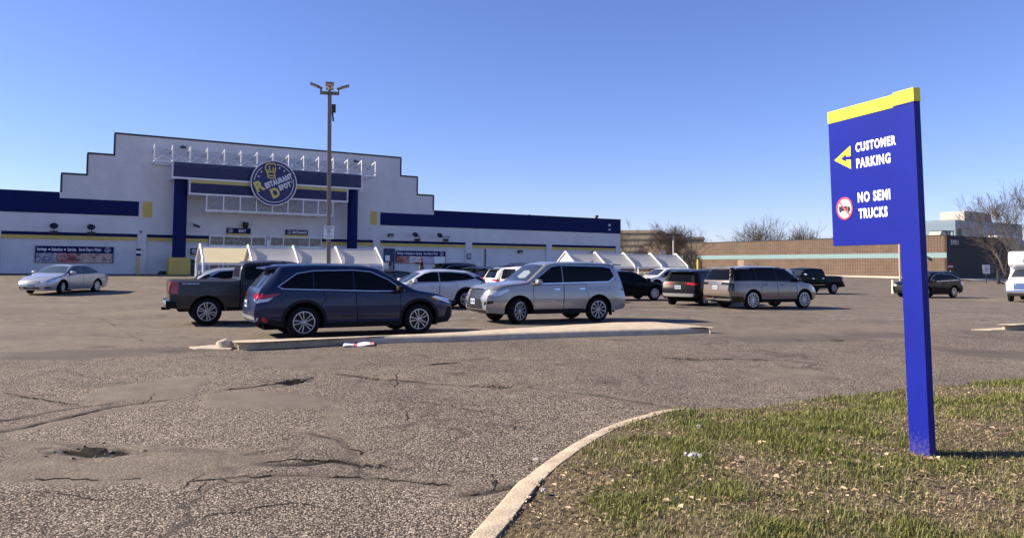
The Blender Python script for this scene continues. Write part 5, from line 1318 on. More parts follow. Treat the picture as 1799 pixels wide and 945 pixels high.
# -- silver boxy SUV facing it, grille to the left
m_silver = paint('silver_metallic', (0.25, 0.25, 0.255), metal=0.35, rough=0.27, coat=1.0)
WIN_gx = [(-1.80, 1.25), (-2.03, 1.42), (-1.90, 1.69), (-1.6, 1.735), (0.0, 1.755), (.24, 1.715), (.64, 1.45), (1.03, 1.20), (.6, 1.20)]
def grille_mesh(S, mb, pts_fn):
    for a, b, w in pts_fn: S.ribbon(mb, 'F', [a, b], w, .02, False, .06)
gr = MB()
for i in range(9):
    z = .51 + .056 * i; hw = .53 - .03 * i if i < 5 else .39 + .025 * (i - 5)
    n = int(hw / .05)
    for j in range(-n, n + 1):
        S_gx.ribbon(gr, 'F', [(j * .05 + (.025 if i % 2 else 0) - .020, z - .010), (j * .05 + (.025 if i % 2 else 0) + .020, z + .010)], .016, .022, False, .06)
kit = dict(win=WIN_gx, pillars=(-.12,), wind=[(.46, -.66), (.46, .66), (.8, .72), (1.10, .77), (1.15, 0), (1.10, -.77), (.8, -.72)], doors=doors_for(-1.05, .92, -.14, .43, 1.17), handles=[(-.78, 1.03), (.12, 1.02)], handle_mat=m_chrome, mirror=(.80, 1.22),
           rearB=[(-.62, 1.22), (.62, 1.22), (.55, 1.66), (-.55, 1.66)], surround=m_chrome, glass=m_tint,
           decals=[('grille', 'F', [(-.58, .46), (.58, .46), (.47, .70), (.40, .80), (.50, 1.02), (-.50, 1.02), (-.40, .80), (-.47, .70)], m_gloss, .010),
                   ('headlight', 'F', [(.54, .85), (.84, .87), (.87, .99), (.64, .99), (.56, .95)], m_clear, .012), ('headlight', 'F', [(-.54, .85), (-.84, .87), (-.87, .99), (-.64, .99), (-.56, .95)], m_clear, .012),
                   ('headlight', 'S', [(1.72, 1.00), (2.02, .86), (2.2, .82), (2.24, .93), (2.0, .99), (1.78, 1.04)], m_clear, .012),
                   ('fog_light', 'F', [(.66, .56), (.86, .62), (.87, .70), (.68, .66)], m_gloss, .012), ('fog_light', 'F', [(-.66, .56), (-.86, .62), (-.87, .70), (-.68, .66)], m_gloss, .012),
                   ('tail_light', 'S', [(-2.50, .98), (-2.30, .98), (-2.30, 1.16), (-2.36, 1.36), (-2.46, 1.36)], m_clear, .014), ('tail_light', 'S', [(-2.50, .97), (-2.30, .97), (-2.30, 1.05), (-2.50, 1.05)], pbr('smoked_lens', (.05, .02, .03), .15), .018),
                   ('running_board', 'S', [(-.92, .30), (.93, .30), (.93, .42), (-.92, .42)], m_trim, .05), ('fuel_flap', 'S', [(-2.02, .94), (-1.80, .94), (-1.80, 1.13), (-2.02, 1.13)], m_silver, .006), ('skirt', 'S', [(-2.50, .40), (-1.86, .34), (-1.86, .42), (-2.5, .48)], m_satin, .016),
                   ('lower_lip', 'F', [(-.7, .36), (.7, .36), (.7, .42), (-.7, .42)], m_gloss, .012)],
           ribbons=[('grille_frame', 'F', [(-.60, .45), (.60, .45), (.48, .70), (.41, .80), (.52, 1.03), (-.52, 1.03), (-.41, .80), (-.48, .70)], .04, m_chrome, True), ('body_line', 'S', [(-.9, .53), (.88, .53)], .03, m_silver, False)],
           plates=[('F', 0, .66)], solids=[('spoiler', lambda mb: mb.prism([(-2.10, 1.83), (-2.42, 1.80), (-2.45, 1.76), (-2.12, 1.76)], -.62, .62, lambda u, v, w: (u, w, v)), m_silver, .012), ('mud_flap', lambda mb: [mb.box(-1.90, -1.875, s_ * .90 - .14 * (s_ > 0), s_ * .90 + .14 * (s_ < 0), .20, .46) for s_ in (1, -1)], m_trim, 0),
                   ('aerial', lambda mb: mb.prism([(-1.75, 1.86), (-1.60, 1.865), (-1.74, 1.93), (-1.79, 1.92)], -.02, .02, lambda u, v, w: (u, w, v)), m_silver, 0), ('dash_sunshade', lambda mb: mb.add([], []), m_white, 0)][:3], mirror_mat=m_silver)
root = car('suv', S_gx, dict(**stand(S_gx, (1054, 564.5), (906, 570), 26 + 180, 'L'), label='silver boxy suv with spindle mesh grille facing left behind the kerb', cat='car'), m_silver, style=(10, 0, .018, .036), rr=.270, steer=.42, wt=.25, spin=.1, **kit)
gr.build('grille_mesh', pbr('grille_metal', (.10, .10, .105), .45, metal=.6), root)
S_gx.decal(MB(), 'T', [(.72, -.1), (.95, -.12), (1.02, .20), (.98, .46), (.78, .44), (.70, .2)], .009).build('sunshade', pbr('sunshade', (.16, .20, .22), .6), root)

# -- tan estate SUV with floating dark roof pillars
m_tan = paint('champagne_metallic', (0.185, 0.152, 0.13), metal=0.25, rough=0.27, coat=.8)
WIN_rr = [(-2.50, 1.22), (-2.40, 1.50), (-2.26, 1.74), (-1.5, 1.785), (.38, 1.80), (.63, 1.735), (1.04, 1.44), (1.38, 1.19), (.2, 1.205), (-1.5, 1.225)]
letters = [(vs, fs) for vs, fs in [fit_text('RANGE ROVER', -.42, .42, 1.065, 1.125, .05)]]
kit = dict(win=WIN_rr, pillars=(-1.25, -.10, .98), black_pillars=True, wind=[(.72, -.68), (.72, .68), (1.05, .74), (1.40, .80), (1.46, 0), (1.40, -.80), (1.05, -.74)], doors=doors_for(-1.10, 1.03, -.12, .52, 1.19), handles=[(-.82, 1.06), (.14, 1.05)], handle_mat=m_gloss, mirror=(.98, 1.24), mirror_mat=m_gloss,
           rearB=[(-.84, 1.24), (.84, 1.24), (.74, 1.70), (-.74, 1.70)],
           decals=[('tailgate_strip', 'B', [(-.84, 1.05), (.84, 1.05), (.84, 1.145), (-.84, 1.145)], m_gloss, .012), ('tail_light', 'B', [(.78, .76), (.85, .74), (.85, 1.06), (.80, 1.06)], m_gloss, .016), ('tail_light', 'B', [(-.78, .76), (-.85, .74), (-.85, 1.06), (-.80, 1.06)], m_gloss, .016),
                   ('tail_light', 'S', [(-2.62, .78), (-2.52, .78), (-2.50, 1.10), (-2.60, 1.12)], m_gloss, .010), ('lower_bumper', 'B', [(-.93, .31), (.93, .31), (.95, .52), (.6, .56), (-.6, .56), (-.95, .52)], m_gloss, .012), ('bumper_blade', 'B', [(-.72, .40), (.72, .40), (.80, .45), (-.80, .45)], m_satin, .03),
                   ('lower_bumper', 'S', [(-2.66, .34), (-1.96, .31), (-1.94, .40), (-2.10, .56), (-2.62, .56)], m_gloss, .008), ('sill_trim', 'S', [(-1.06, .31), (1.04, .31), (1.04, .44), (-1.06, .44)], m_gloss, .010), ('reflector', 'B', [(.55, .44), (.86, .46), (.86, .49), (.55, .47)], m_red, .03),
                   ('fender_vent', 'S', [(1.08, .62), (1.17, .62), (1.13, 1.06), (1.07, 1.06)], m_satin, .014), ('fender_vent', 'S', [(1.105, .65), (1.145, .65), (1.115, 1.03), (1.09, 1.03)], m_trim, .017), ('fuel_flap', 'S', [(-1.85, .93), (-1.60, .93), (-1.60, 1.12), (-1.85, 1.12)], m_tan, .006),
                   ('headlight', 'S', [(2.0, .86), (2.20, .84), (2.2, .93), (2.0, .95)], m_clear, .01), ('grille', 'F', [(-.5, .6), (.5, .6), (.5, .9), (-.5, .9)], m_trim, .01)],
           plates=[('B', -.05, .93)], solids=[('tow_ball', lambda mb: mb.tube([(-2.74, 0, .42), (-2.86, 0, .42), (-2.88, 0, .54)], .03, 8), m_chrome, 0), ('roof_panel', lambda mb: mb.prism([(-2.30, 1.80), (-2.50, 1.765), (-2.50, 1.735), (-2.25, 1.76)], -.66, .66, lambda u, v, w: (u, w, v)), m_tan, .01)])
root = car('suv', S_rr, dict(**stand(S_rr, (1321, 543.5), (1414, 541.5), 25.5), label='champagne suv with dark floating roof pillars and large multi-spoke wheels', cat='car'), m_tan, style=(11, .016, .011, .016), rr=.300, wt=.26, rim=pbr('bright_alloy', (.62, .62, .66), .35, metal=.6), **kit)
x_ = S_rr.hit('B', 0, 1.10)[0].x
flat_part('lettering', letters, lambda u, v: (S_rr.hit('B', -u, v)[0].x - .018, -u, v), m_satin, root)

# -- silver saloon driving past the left banner
m_sil2 = paint('pale_silver', (0.40, 0.41, 0.43), metal=0.4, rough=0.30)
m_sedg = pbr('clear_car_glass', (0.055, 0.075, 0.085), 0.05, spec=0.5)
WIN_sed = [(-1.52, 1.05), (-1.05, 1.27), (-.62, 1.345), (.10, 1.345), (.36, 1.28), (1.03, .99), (.6, .985), (-.9, 1.01)]
def sedan_kit():
    return dict(win=WIN_sed, pillars=(-.98, -.18), wind=[(.47, -.52), (.47, .52), (.8, .63), (1.12, .74), (1.20, 0), (1.12, -.74), (.8, -.63)], rearT=[(-.95, -.50), (-.95, .50), (-1.6, .62), (-1.68, 0), (-1.6, -.62)], doors=doors_for(-1.05, .92, -.19, .30, .97), handles=[(-.85, .87), (.0, .85)], mirror=(.80, 1.00), glass=m_sedg, windmat=m_sedg,
                decals=[('headlight', 'S', [(1.62, .72), (1.98, .60), (2.16, .55), (2.14, .65), (1.92, .72), (1.70, .76)], m_clear, .01), ('headlight', 'F', [(.50, .55), (.84, .60), (.84, .70), (.52, .64)], m_clear, .01), ('headlight', 'F', [(-.50, .55), (-.84, .60), (-.84, .70), (-.52, .64)], m_clear, .01),
                        ('grille', 'F', [(-.42, .50), (.42, .50), (.36, .64), (-.36, .64)], pbr('grille_grey', (.22, .23, .24), .3, metal=.6), .01), ('air_intake', 'F', [(-.42, .27), (.42, .27), (.38, .33), (-.38, .33)], m_trim, .01), ('fog_light', 'F', [(.58, .28), (.76, .30), (.76, .36), (.6, .34)], m_trim, .012), ('fog_light', 'F', [(-.58, .28), (-.76, .30), (-.76, .36), (-.6, .34)], m_trim, .012),
                        ('tail_light', 'S', [(-2.40, .78), (-2.12, .88), (-2.16, .95), (-2.40, .94)], m_red, .01), ('tail_light', 'B', [(.5, .78), (.85, .78), (.85, .94), (.5, .92)], m_red, .01), ('tail_light', 'B', [(-.5, .78), (-.85, .78), (-.85, .94), (-.5, .92)], m_red, .01), ('sunroof', 'T', [(-.55, -.36), (.12, -.36), (.12, .36), (-.55, .36)], m_gloss, .004)],
                ribbons=[('window_trim', 'S', WIN_sed, .022, m_trim, True)], plates=[('F', 0, .41)])
car('saloon_car', S_sed, dict(**stand(S_sed, (171, 511.7), (107, 518.5), 267, 'L'), label='silver four-door saloon driving left in front of the food banner', cat='car'), m_sil2, style=(7, 0, .055, .075), rr=.225, steer=.28, rim=pbr('pale_alloy', (.6, .61, .63), .4, metal=.5), **sedan_kit())

# -- pickups
def pickup(label, body, st, k2):
    kit = dict(win=[(-.84, 1.30), (-.79, 1.68), (-.6, 1.735), (.58, 1.745), (.80, 1.69), (1.38, 1.30)], pillars=(.08,), wind=[(.98, -.72), (.98, .72), (1.25, .79), (1.50, .83), (1.56, 0), (1.50, -.83), (1.25, -.79)],
               doors=[([(-.88, .50), (-.88, 1.26), (.05, 1.26), (.05, .50)], 0), ([(.075, .50), (.075, 1.26), (1.28, 1.22), (1.28, .50)], 0)], handles=[(-.68, 1.12), (.30, 1.11)], mirror=(1.18, 1.36), mirror_mat=m_chrome,
               decals=[('bed_cover', 'T', [(-2.75, -.86), (-1.02, -.86), (-1.02, .86), (-2.75, .86)], m_trim, .004), ('tail_light', 'S', [(-2.78, .92), (-2.60, .92), (-2.58, 1.20), (-2.61, 1.25), (-2.78, 1.25)], m_red, .016), ('tail_light', 'B', [(.84, .92), (.955, .92), (.955, 1.25), (.84, 1.25)], m_red, .016), ('tail_light', 'B', [(-.84, .92), (-.955, .92), (-.955, 1.25), (-.84, 1.25)], m_red, .016),
                       ('tailgate', 'B', [(-.80, .72), (.80, .72), (.80, 1.27), (-.80, 1.27)], body, .006), ('rear_window', 'B', [(-.66, 1.38), (.66, 1.38), (.60, 1.72), (-.60, 1.72)], m_tint, .008),
                       ('grille', 'F', [(-.70, .72), (.70, .72), (.72, 1.02), (-.72, 1.02)], m_chrome, .01), ('headlight', 'F', [(.74, .78), (.93, .78), (.93, 1.02), (.74, 1.02)], m_clear, .012), ('headlight', 'F', [(-.74, .78), (-.93, .78), (-.93, 1.02), (-.74, 1.02)], m_clear, .012), ('headlight', 'S', [(2.45, .80), (2.66, .80), (2.66, 1.02), (2.45, 1.03)], m_clear, .012),
                       ('sill_trim', 'S', [(-1.30, .43), (1.32, .43), (1.32, .52), (-1.30, .52)], m_trim, .012)],
               ribbons=[('bed_gap', 'S', [(-.945, .45), (-.945, 1.27)], .03, m_dark, False), ('arch_line', 'S', [(-1.82 + .52 * math.cos(t), .40 + .50 * math.sin(t)) for t in np.linspace(0, math.pi, 20)], .025, body, False)],
               solids=[('rear_bumper', lambda mb: mb.prism([(-2.79, .50), (-2.90, .52), (-2.93, .58), (-2.93, .70), (-2.89, .73), (-2.79, .73)], -.94, .94, lambda u, v, w: (u, w, v)), m_chrome, .02), ('tow_hitch', lambda mb: mb.box(-2.98, -2.75, -.06, .06, .42, .50), m_dark, 0),
                       ('bumper_end', lambda mb: mb.box(-2.90, -2.62, .925, .995, .50, .72), m_trim, .02), ('bumper_end', lambda mb: mb.box(-2.90, -2.62, -.995, -.925, .50, .72), m_trim, .02), ('front_bumper', lambda mb: mb.prism([(2.55, .48), (2.80, .48), (2.84, .55), (2.84, .66), (2.78, .70), (2.55, .70)], -.92, .92, lambda u, v, w: (u, w, v)), m_chrome, .02)],
               glass=m_tint, style=(6, .045, .024, .034), rr=.262, wt=.27)
    kit.update(k2)
    return car('pickup_truck', S_pu, dict(**st, label=label, cat='pickup'), body, **kit)
m_grey = paint('grey_metallic', (0.034, 0.033, 0.034), metal=0.35, rough=0.33)
r1 = pickup('dark grey crew cab pickup partly hidden behind the blue suv', m_grey, stand(S_pu, (363, 571.5), None, 27.0, K=.912), dict(k=.912))
g_ = fit_text('SILVERADO', -2.50, -2.05, 1.175, 1.215, .02, .25)
flat_part('lettering', [g_], lambda u, v: S_pu.hit('R', u, v)[0] + Vector((0, -.01, 0)), m_satin, r1)
m_blk = paint('black_paint_car', (0.006, 0.007, 0.010), metal=0.1, rough=0.25)
pickup('black crew cab pickup facing left in front of the brown brick wall', m_blk, stand(S_pu, (1465, 516.5), None, 26 + 180, 'L'), dict(ribbons=[('bed_gap', 'S', [(-.945, .45), (-.945, 1.27)], .03, m_dark, False), ('chrome_strip', 'S', [(-.86, .66), (1.26, .66)], .03, m_chrome, False)], handle_mat=m_chrome))

# -- white crossover behind the two SUVs
m_wht = paint('pearl_white', (0.52, 0.53, 0.56), metal=0.25, rough=0.30)
WIN_cx = [(-1.78, 1.19), (-1.42, 1.39), (-.7, 1.445), (.05, 1.445), (.34, 1.385), (1.03, 1.06), (.5, 1.05), (-.6, 1.07), (-1.35, 1.12)]
def cx_kit(): return dict(win=WIN_cx, pillars=(-.22,), wind=[(.48, -.56), (.48, .56), (.8, .66), (1.14, .74), (1.20, 0), (1.14, -.74), (.8, -.66)], rearB=[(-.52, 1.06), (.52, 1.06), (.44, 1.30), (-.44, 1.30)], doors=doors_for(-1.05, .92, -.22, .34, 1.05), handles=[(-.82, .96), (.06, .94)], mirror=(.84, 1.07),
               decals=[('quarter_trim', 'S', [(-1.75, 1.20), (-2.10, 1.04), (-2.22, 1.06), (-1.95, 1.25), (-1.80, 1.29)], m_gloss, .010), ('headlight', 'S', [(1.75, .84), (2.02, .74), (2.16, .70), (2.14, .78), (1.95, .84)], m_clear, .01), ('headlight', 'F', [(.5, .68), (.84, .70), (.84, .78), (.5, .74)], m_clear, .01), ('headlight', 'F', [(-.5, .68), (-.84, .70), (-.84, .78), (-.5, .74)], m_clear, .01),
                       ('grille', 'F', [(-.5, .35), (.5, .35), (.45, .65), (-.45, .65)], m_trim, .01), ('tail_light', 'S', [(-2.28, .92), (-1.98, .98), (-1.98, 1.03), (-2.28, 1.0)], m_red, .012), ('tail_light', 'B', [(.35, .92), (.84, .92), (.84, 1.02), (.35, .99)], m_red, .012), ('tail_light', 'B', [(-.35, .92), (-.84, .92), (-.84, 1.02), (-.35, .99)], m_red, .012), ('sill_trim', 'S', [(-.9, .24), (.92, .24), (.92, .32), (-.9, .32)], m_trim, .01)],
               arch=m_trim, plates=[('B', 0, .62)])
p = at_y(790, 500, 24.6)
car('crossover', S_cx, dict(**stand(S_cx, at=(-3.25, 28.6), head=205), label='white sloping-roof crossover facing left, seen between the blue and the silver suv', cat='car'), m_wht, **cx_kit())

# -- black crossover facing right beyond the silver SUV
car('crossover', S_cx, dict(**stand(S_cx, None, (1150, 527.5), 23, 'R'), label='black crossover facing right with ringed wheels, behind the silver suv', cat='car'), m_blk, **{**cx_kit(), 'style': (5, .07, .05, .07)})

# -- dark compact SUV with its back to us, left of the champagne one
m_char = paint('charcoal', (0.010, 0.010, 0.011), metal=0.2, rough=0.28)
S_cs = Shape(xr=-2.25, xf=2.25, W=.925, ax=(-1.33, 1.33), Rw=.365, zt=[(-2.25, 1.58), (-2.05, 1.63), (-1.0, 1.685), (0, 1.67), (.35, 1.60), (1.2, 1.10), (1.32, 1.06), (2.0, .97), (2.17, .90), (2.25, .82)], belt=[(-2.25, 1.10), (0, 1.05), (1.2, 1.0), (2.0, .9), (2.25, .76)],
             tail=[(.3, .12), (.45, .02), (.6, 0), (.8, .03), (1.0, .10), (1.1, .13), (1.6, .40)], nose=[(.25, -.12), (.45, 0), (.9, -.16)], rr=.14, tumble=.34)
def cs_kit(tail=m_red):
    return dict(win=[(-1.75, 1.18), (-1.45, 1.40), (-1.1, 1.45), (.1, 1.46), (.35, 1.40), (.98, 1.07), (-1.6, 1.12)], pillars=(-1.15, -.2), wind=[(.45, -.58), (.45, .58), (1.14, .73), (1.2, 0), (1.14, -.73)], rearB=[(-.60, 1.12), (.60, 1.12), (.52, 1.50), (-.52, 1.50)], doors=doors_for(-1.02, .90, -.2, .36, 1.05), handles=[(-.8, .97), (.08, .95)], mirror=(.82, 1.08),
                decals=[('tail_light', 'B', [(.40, .99), (.84, .95), (.84, 1.06), (.45, 1.07)], tail, .014), ('tail_light', 'B', [(-.40, .99), (-.84, .95), (-.84, 1.06), (-.45, 1.07)], tail, .014), ('tail_light', 'S', [(-2.2, .95), (-1.92, 1.0), (-1.92, 1.06), (-2.2, 1.06)], tail, .012), ('bumper_insert', 'B', [(-.70, .44), (.70, .44), (.82, .52), (.80, .58), (-.80, .58), (-.82, .52)], m_satin, .012), ('headlight', 'F', [(.5, .75), (.84, .77), (.84, .87), (.5, .82)], m_clear, .01), ('headlight', 'F', [(-.5, .75), (-.84, .77), (-.84, .87), (-.5, .82)], m_clear, .01), ('grille', 'F', [(-.45, .4), (.45, .4), (.45, .8), (-.45, .8)], m_trim, .01)],
                arch=m_trim, plates=[('B', 0, .86)], solids=[('spoiler', lambda mb: mb.prism([(-1.75, 1.62), (-2.1, 1.575), (-2.12, 1.55), (-1.75, 1.58)], -.55, .55, lambda u, v, w: (u, w, v)), m_gloss, .01)])
car('compact_suv', S_cs, dict(**stand(S_cs, (1238, 537.5), None, 50, 'R'), label='black compact suv with its back to us, left of the champagne one', cat='car'), m_char, **cs_kit())

# -- black three-row SUV behind the blue parking sign
m_blk2 = paint('black_metallic', (0.007, 0.009, 0.014), metal=0.3, rough=0.25)
car('suv', S_suv, dict(**stand(S_suv, (1676, 523), None, 26 + 180, 'L'), label='black three-row suv facing left, partly hidden behind the blue parking sign', cat='car'), m_blk2, style=(5, .055, .035, .045), rr=.25, **{**suv_kit(m_red), 'arch': m_blk2, 'solids': [('spoiler', sp_suv(), m_blk2, .012)]})

# -- row of cars nose in towards the shop, seen over the white crossover
def far(name, S, px, py_roof, Y, head, body, label, kit, cat='car', z_off=0.0, **kw):
    d = at_y(px, py_roof, Y); x, y = d.x, d.y
    st = dict(loc=(x, y, gz(x, y) + z_off), rz=rad(head))
    return car(name, S, dict(**st, label=label, cat=cat, group='cars parked in the row below the shop front'), body, detail=1, **{**kit, **kw})
far('suv', S_suv, 818, 460, 50.5, 26, m_blk2, 'black suv with chrome window line, nearest to the food banner in the far row', {**suv_kit(m_lit), 'solids': [('spoiler', sp_suv(), m_blk2, .012)]})
far('compact_suv', S_cs, 869, 465, 45.0, 27, m_char, 'dark suv with a lit tail light, second from the shop in the far row', cs_kit(m_lit))
far('compact_suv', S_cs, 898, 470, 41.5, 27, m_blk, 'black suv with roof rails, left of the white hatch in the far row', cs_kit(m_red))
m_wht2 = paint('plain_white', (0.66, 0.65, 0.62), metal=0.0, rough=0.35)
far('compact_suv', S_cs, 926, 478, 37.0, 27, m_wht2, 'white suv with a dark spoiler, left of the white minivan', cs_kit(m_red))
van_kit = dict(win=[(-2.2, 1.12), (-2.05, 1.55), (.6, 1.60), (.9, 1.5), (1.5, 1.08)], pillars=(-1.2, .1), wind=[(1.0, -.6), (1.0, .6), (1.72, .8), (1.78, 0), (1.72, -.8)], rearB=[(-.72, 1.10), (.72, 1.10), (.66, 1.60), (-.66, 1.60)], doors=doors_for(-1.2, 1.2, .0, .30, 1.06), handles=[(-.85, .98), (.2, .97)], mirror=(1.4, 1.12),
               decals=[('tail_light', 'S', [(-2.50, .86), (-2.34, .86), (-2.34, 1.08), (-2.48, 1.08)], m_red, .012), ('tail_light', 'B', [(.74, .80), (.92, .80), (.92, 1.08), (.78, 1.08)], m_red, .012), ('tail_light', 'B', [(-.74, .80), (-.92, .80), (-.92, 1.08), (-.78, 1.08)], m_red, .012)], plates=[('B', 0, .85)])
far('minivan', S_van, 972, 472, 35.0, 27, m_wht2, 'white minivan with a wide dark rear window, right end of the far row', van_kit, 'minivan')
rk = cs_kit(); rk['solids'] = rk['solids'] + [('roof_rack', lambda mb: [mb.tube([(-1.4, y, 1.68), (-1.2, y, 1.77), (.1, y, 1.76), (.3, y, 1.66)], .025, 6) for y in (-.52, .52)] + [mb.tube([(x, -.52, 1.76), (x, .52, 1.76)], .02, 6) for x in (-.9, -.2)], m_trim, 0)]
far('compact_suv', S_cs, 928, 458, 52.0, 20, m_blk2, 'dark suv with a roof rack showing above the white minivan', rk, z_off=0.02)
# saloon roofs between the blue and the white car, and the car behind the grey pickup bed
st = dict(loc=(-5.6, 33.0, gz(-5.6, 33.0)), rz=rad(205)); car('saloon_car', S_sed, dict(**st, label='dark grey saloon, only its roof showing over the blue suv bonnet', cat='car'), m_char, detail=1, **sedan_kit())
st = dict(loc=(-9.35, 27.3, gz(-9.35, 27.3)), rz=rad(27)); car('crossover', S_cx, dict(**st, label='light silver crossover showing only its roof behind the grey pickup bed', cat='car'), m_sil2, detail=1, **cx_kit())
# behind the right shelter and behind the champagne SUV
st = dict(loc=(10.9, 53.0, gz(10.9, 53.0)), rz=rad(207)); car('suv', S_suv, dict(**st, label='white suv seen through the railings of the right cart shelter', cat='car'), m_wht2, detail=1, **{**suv_kit(m_red), 'solids': [('spoiler', sp_suv(), m_wht2, .012)]})
st = dict(loc=(14.6, 55.5, gz(14.6, 55.5)), rz=rad(207)); car('compact_suv', S_cs, dict(**st, label='dark suv behind the right end of the right cart shelter', cat='car'), m_blk, detail=1, **cs_kit())
st = dict(loc=(13.2, 43.5, gz(13.2, 43.5)), rz=rad(207)); car('suv', S_suv, dict(**st, label='dark suv whose roof shows over the left part of the champagne suv', cat='car'), m_char, detail=1, **{**suv_kit(m_red), 'solids': [('spoiler', sp_suv(), m_char, .012)]})
st = dict(loc=(17.2, 50.5, gz(17.2, 50.5)), rz=rad(207)); car('suv', S_suv, dict(**st, label='white suv with dark roof bars, roof showing over the champagne suv', cat='car'), m_wht2, detail=1, **{**suv_kit(m_red), 'solids': [('spoiler', sp_suv(), m_wht2, .012), ('roof_rack', lambda mb: [mb.tube([(-1.5, y, 1.74), (-1.3, y, 1.80), (.0, y, 1.79), (.2, y, 1.70)], .025, 6) for y in (-.55, .55)], m_trim, 0)]})
st = dict(loc=(22.6, 61.0, gz(22.6, 61.0)), rz=rad(207)); car('saloon_car', S_sed, dict(**st, label='white saloon between the champagne suv and the black pickup', cat='car'), m_wht2, detail=1, **sedan_kit())

# ------------------------------------------------------------ blue directional sign on the grass
SB = Vector((3.156, 5.648, 0.22)); yaw = -1.277; S_WP, S_WL, S_H, S_HB, S_T = .193, .939, 2.740, 1.606, .062
su = Vector((math.cos(yaw), math.sin(yaw), 0)); sn0 = Vector((-math.sin(yaw), math.cos(yaw), 0))
sz = (Vector((0, 0, 1)) + su * .004 + sn0 * -.034).normalized(); sn = sz.cross(su).normalized(); su = sn.cross(sz)
sign = empty('parking_sign', SB, 0, 'tall blue directional sign with yellow cap, CUSTOMER PARKING and NO SEMI TRUCKS', 'sign')
sign.rotation_euler = Matrix((su, sn, sz)).transposed().to_euler()
def sg_px(px, py):                            # point on the sign's face
    d = ray(px, py); k = (SB - EYEV).dot(sn) / d.dot(sn); p = EYEV + d * k - SB
    return p.dot(su), p.dot(sz)
m_sblue = pbr('sign_blue', (0.0055, 0.012, 0.205), 0.45, vary=0.10, scale=1.6, spec=0.22)
_nt = m_sblue.node_tree; _b = _nt.nodes['Principled BSDF']; _src = _b.inputs['Base Color'].links[0].from_socket
_tc = _nt.nodes.new('ShaderNodeTexCoord'); _sp = _nt.nodes.new('ShaderNodeSeparateXYZ'); _nt.links.new(_tc.outputs['Object'], _sp.inputs[0])
_n = _nt.nodes.new('ShaderNodeTexNoise'); _n.inputs['Scale'].default_value = 38; _n.inputs['Detail'].default_value = 6; _nt.links.new(_tc.outputs['Object'], _n.inputs['Vector'])
_m1 = _nt.nodes.new('ShaderNodeMapRange'); _m1.inputs[1].default_value = .34; _m1.inputs[2].default_value = .0; _m1.inputs[3].default_value = -.25; _m1.inputs[4].default_value = .22; _m1.clamp = False; _nt.links.new(_sp.outputs[2], _m1.inputs[0])
_ad = _nt.nodes.new('ShaderNodeMath'); _ad.operation = 'ADD'; _nt.links.new(_n.outputs['Fac'], _ad.inputs[0]); _nt.links.new(_m1.outputs[0], _ad.inputs[1])
_rp = _nt.nodes.new('ShaderNodeMapRange'); _rp.inputs[1].default_value = .52; _rp.inputs[2].default_value = .72; _rp.inputs[3].default_value = 0; _rp.inputs[4].default_value = .25; _nt.links.new(_ad.outputs[0], _rp.inputs[0])
_mx = _nt.nodes.new('ShaderNodeMix'); _mx.data_type = 'RGBA'; _nt.links.new(_rp.outputs[0], _mx.inputs[0]); _nt.links.new(_src, _mx.inputs[6]); _mx.inputs[7].default_value = (.16, .13, .10, 1); _nt.links.new(_mx.outputs[2], _b.inputs['Base Color'])   # mud splashed up the foot, a few specks above
m_syel = pbr('cap_yellow', (0.78, 0.66, 0.035), 0.45)
u_step = sg_px(1568.5, 176)[0]; zc0 = sg_px(1454, 219)[1]; zc1 = sg_px(1454.3, 198)[1]
mb = MB(); mb.prism([(0, -.30), (0, zc0), (-S_WL, zc0), (-S_WL, S_HB), (-S_WP, S_HB), (-S_WP, -.30)], 0, S_T, lambda u, v, w: Vector((u, w, v))); mb.build('panel', m_sblue, sign, bevel=.004)
mb = MB(); mb.box(-S_WL - .003, u_step, -.002, S_T + .002, zc0 + .001, zc1); mb.build('cap', m_syel, sign, bevel=.004)
mb = MB(); mb.box(u_step + .001, .003, -.003, S_T + .003, zc0 + .012, zc1 + .013); mb.build('cap', m_syel, sign, bevel=.004)
mb = MB(); mb.box(u_step + .001, 0, 0, S_T, zc0 + .001, zc0 + .0115); mb.build('panel', m_sblue, sign)
ms_w = pbr('reflective_white', (0.80, 0.80, 0.79), 0.4); ms_k = pbr('sign_black', (0.02, 0.018, 0.018), 0.5); ms_r = pbr('sign_red', (0.62, 0.06, 0.10), 0.45)
sf = lambda l: (lambda u, v: Vector((u, -.0015 * l, v)))
def sg_text(words, bl, tr):
    (x0, y0), (x1, y1) = sg_px(*bl), sg_px(*tr)
    return fit_text(words, x0, x1, y0, y1, .042, 0, 1.09)
for w_, bl, tr in (('CUSTOMER', (1503.6, 268), (1573.6, 237)), ('PARKING', (1505, 296.3), (1564.2, 268.2)), ('NO SEMI', (1507.6, 356.4), (1563.7, 331.4)), ('TRUCKS', (1509.3, 384.4), (1559, 362))):
    flat_part('lettering', [sg_text(w_, bl, tr)], sf(1), ms_w, sign)
flat_part('arrow', [poly_geo([sg_px(1466, 282.2), sg_px(1495.3, 297), sg_px(1494, 256.2)])], sf(1), m_syel, sign)
flat_part('arrow_cutout', [poly_geo([sg_px(1495.6, 280.4), sg_px(1495.6, 274.5), sg_px(1486.5, 275.4), sg_px(1486.3, 271.6), sg_px(1477.6, 279.5), sg_px(1486.8, 284.6), sg_px(1486.6, 281)][::-1])], sf(2), m_sblue, sign)
cu_, cz_ = sg_px(1484.1, 366.4); rr_ = abs(sg_px(1484.1, 346.6)[1] - cz_)
flat_part('prohibition_disc', [disc_geo(cu_, cz_, rr_)], sf(1), ms_w, sign)
q = lambda pts: [(cu_ + a * rr_, cz_ + b * rr_) for a, b in pts]
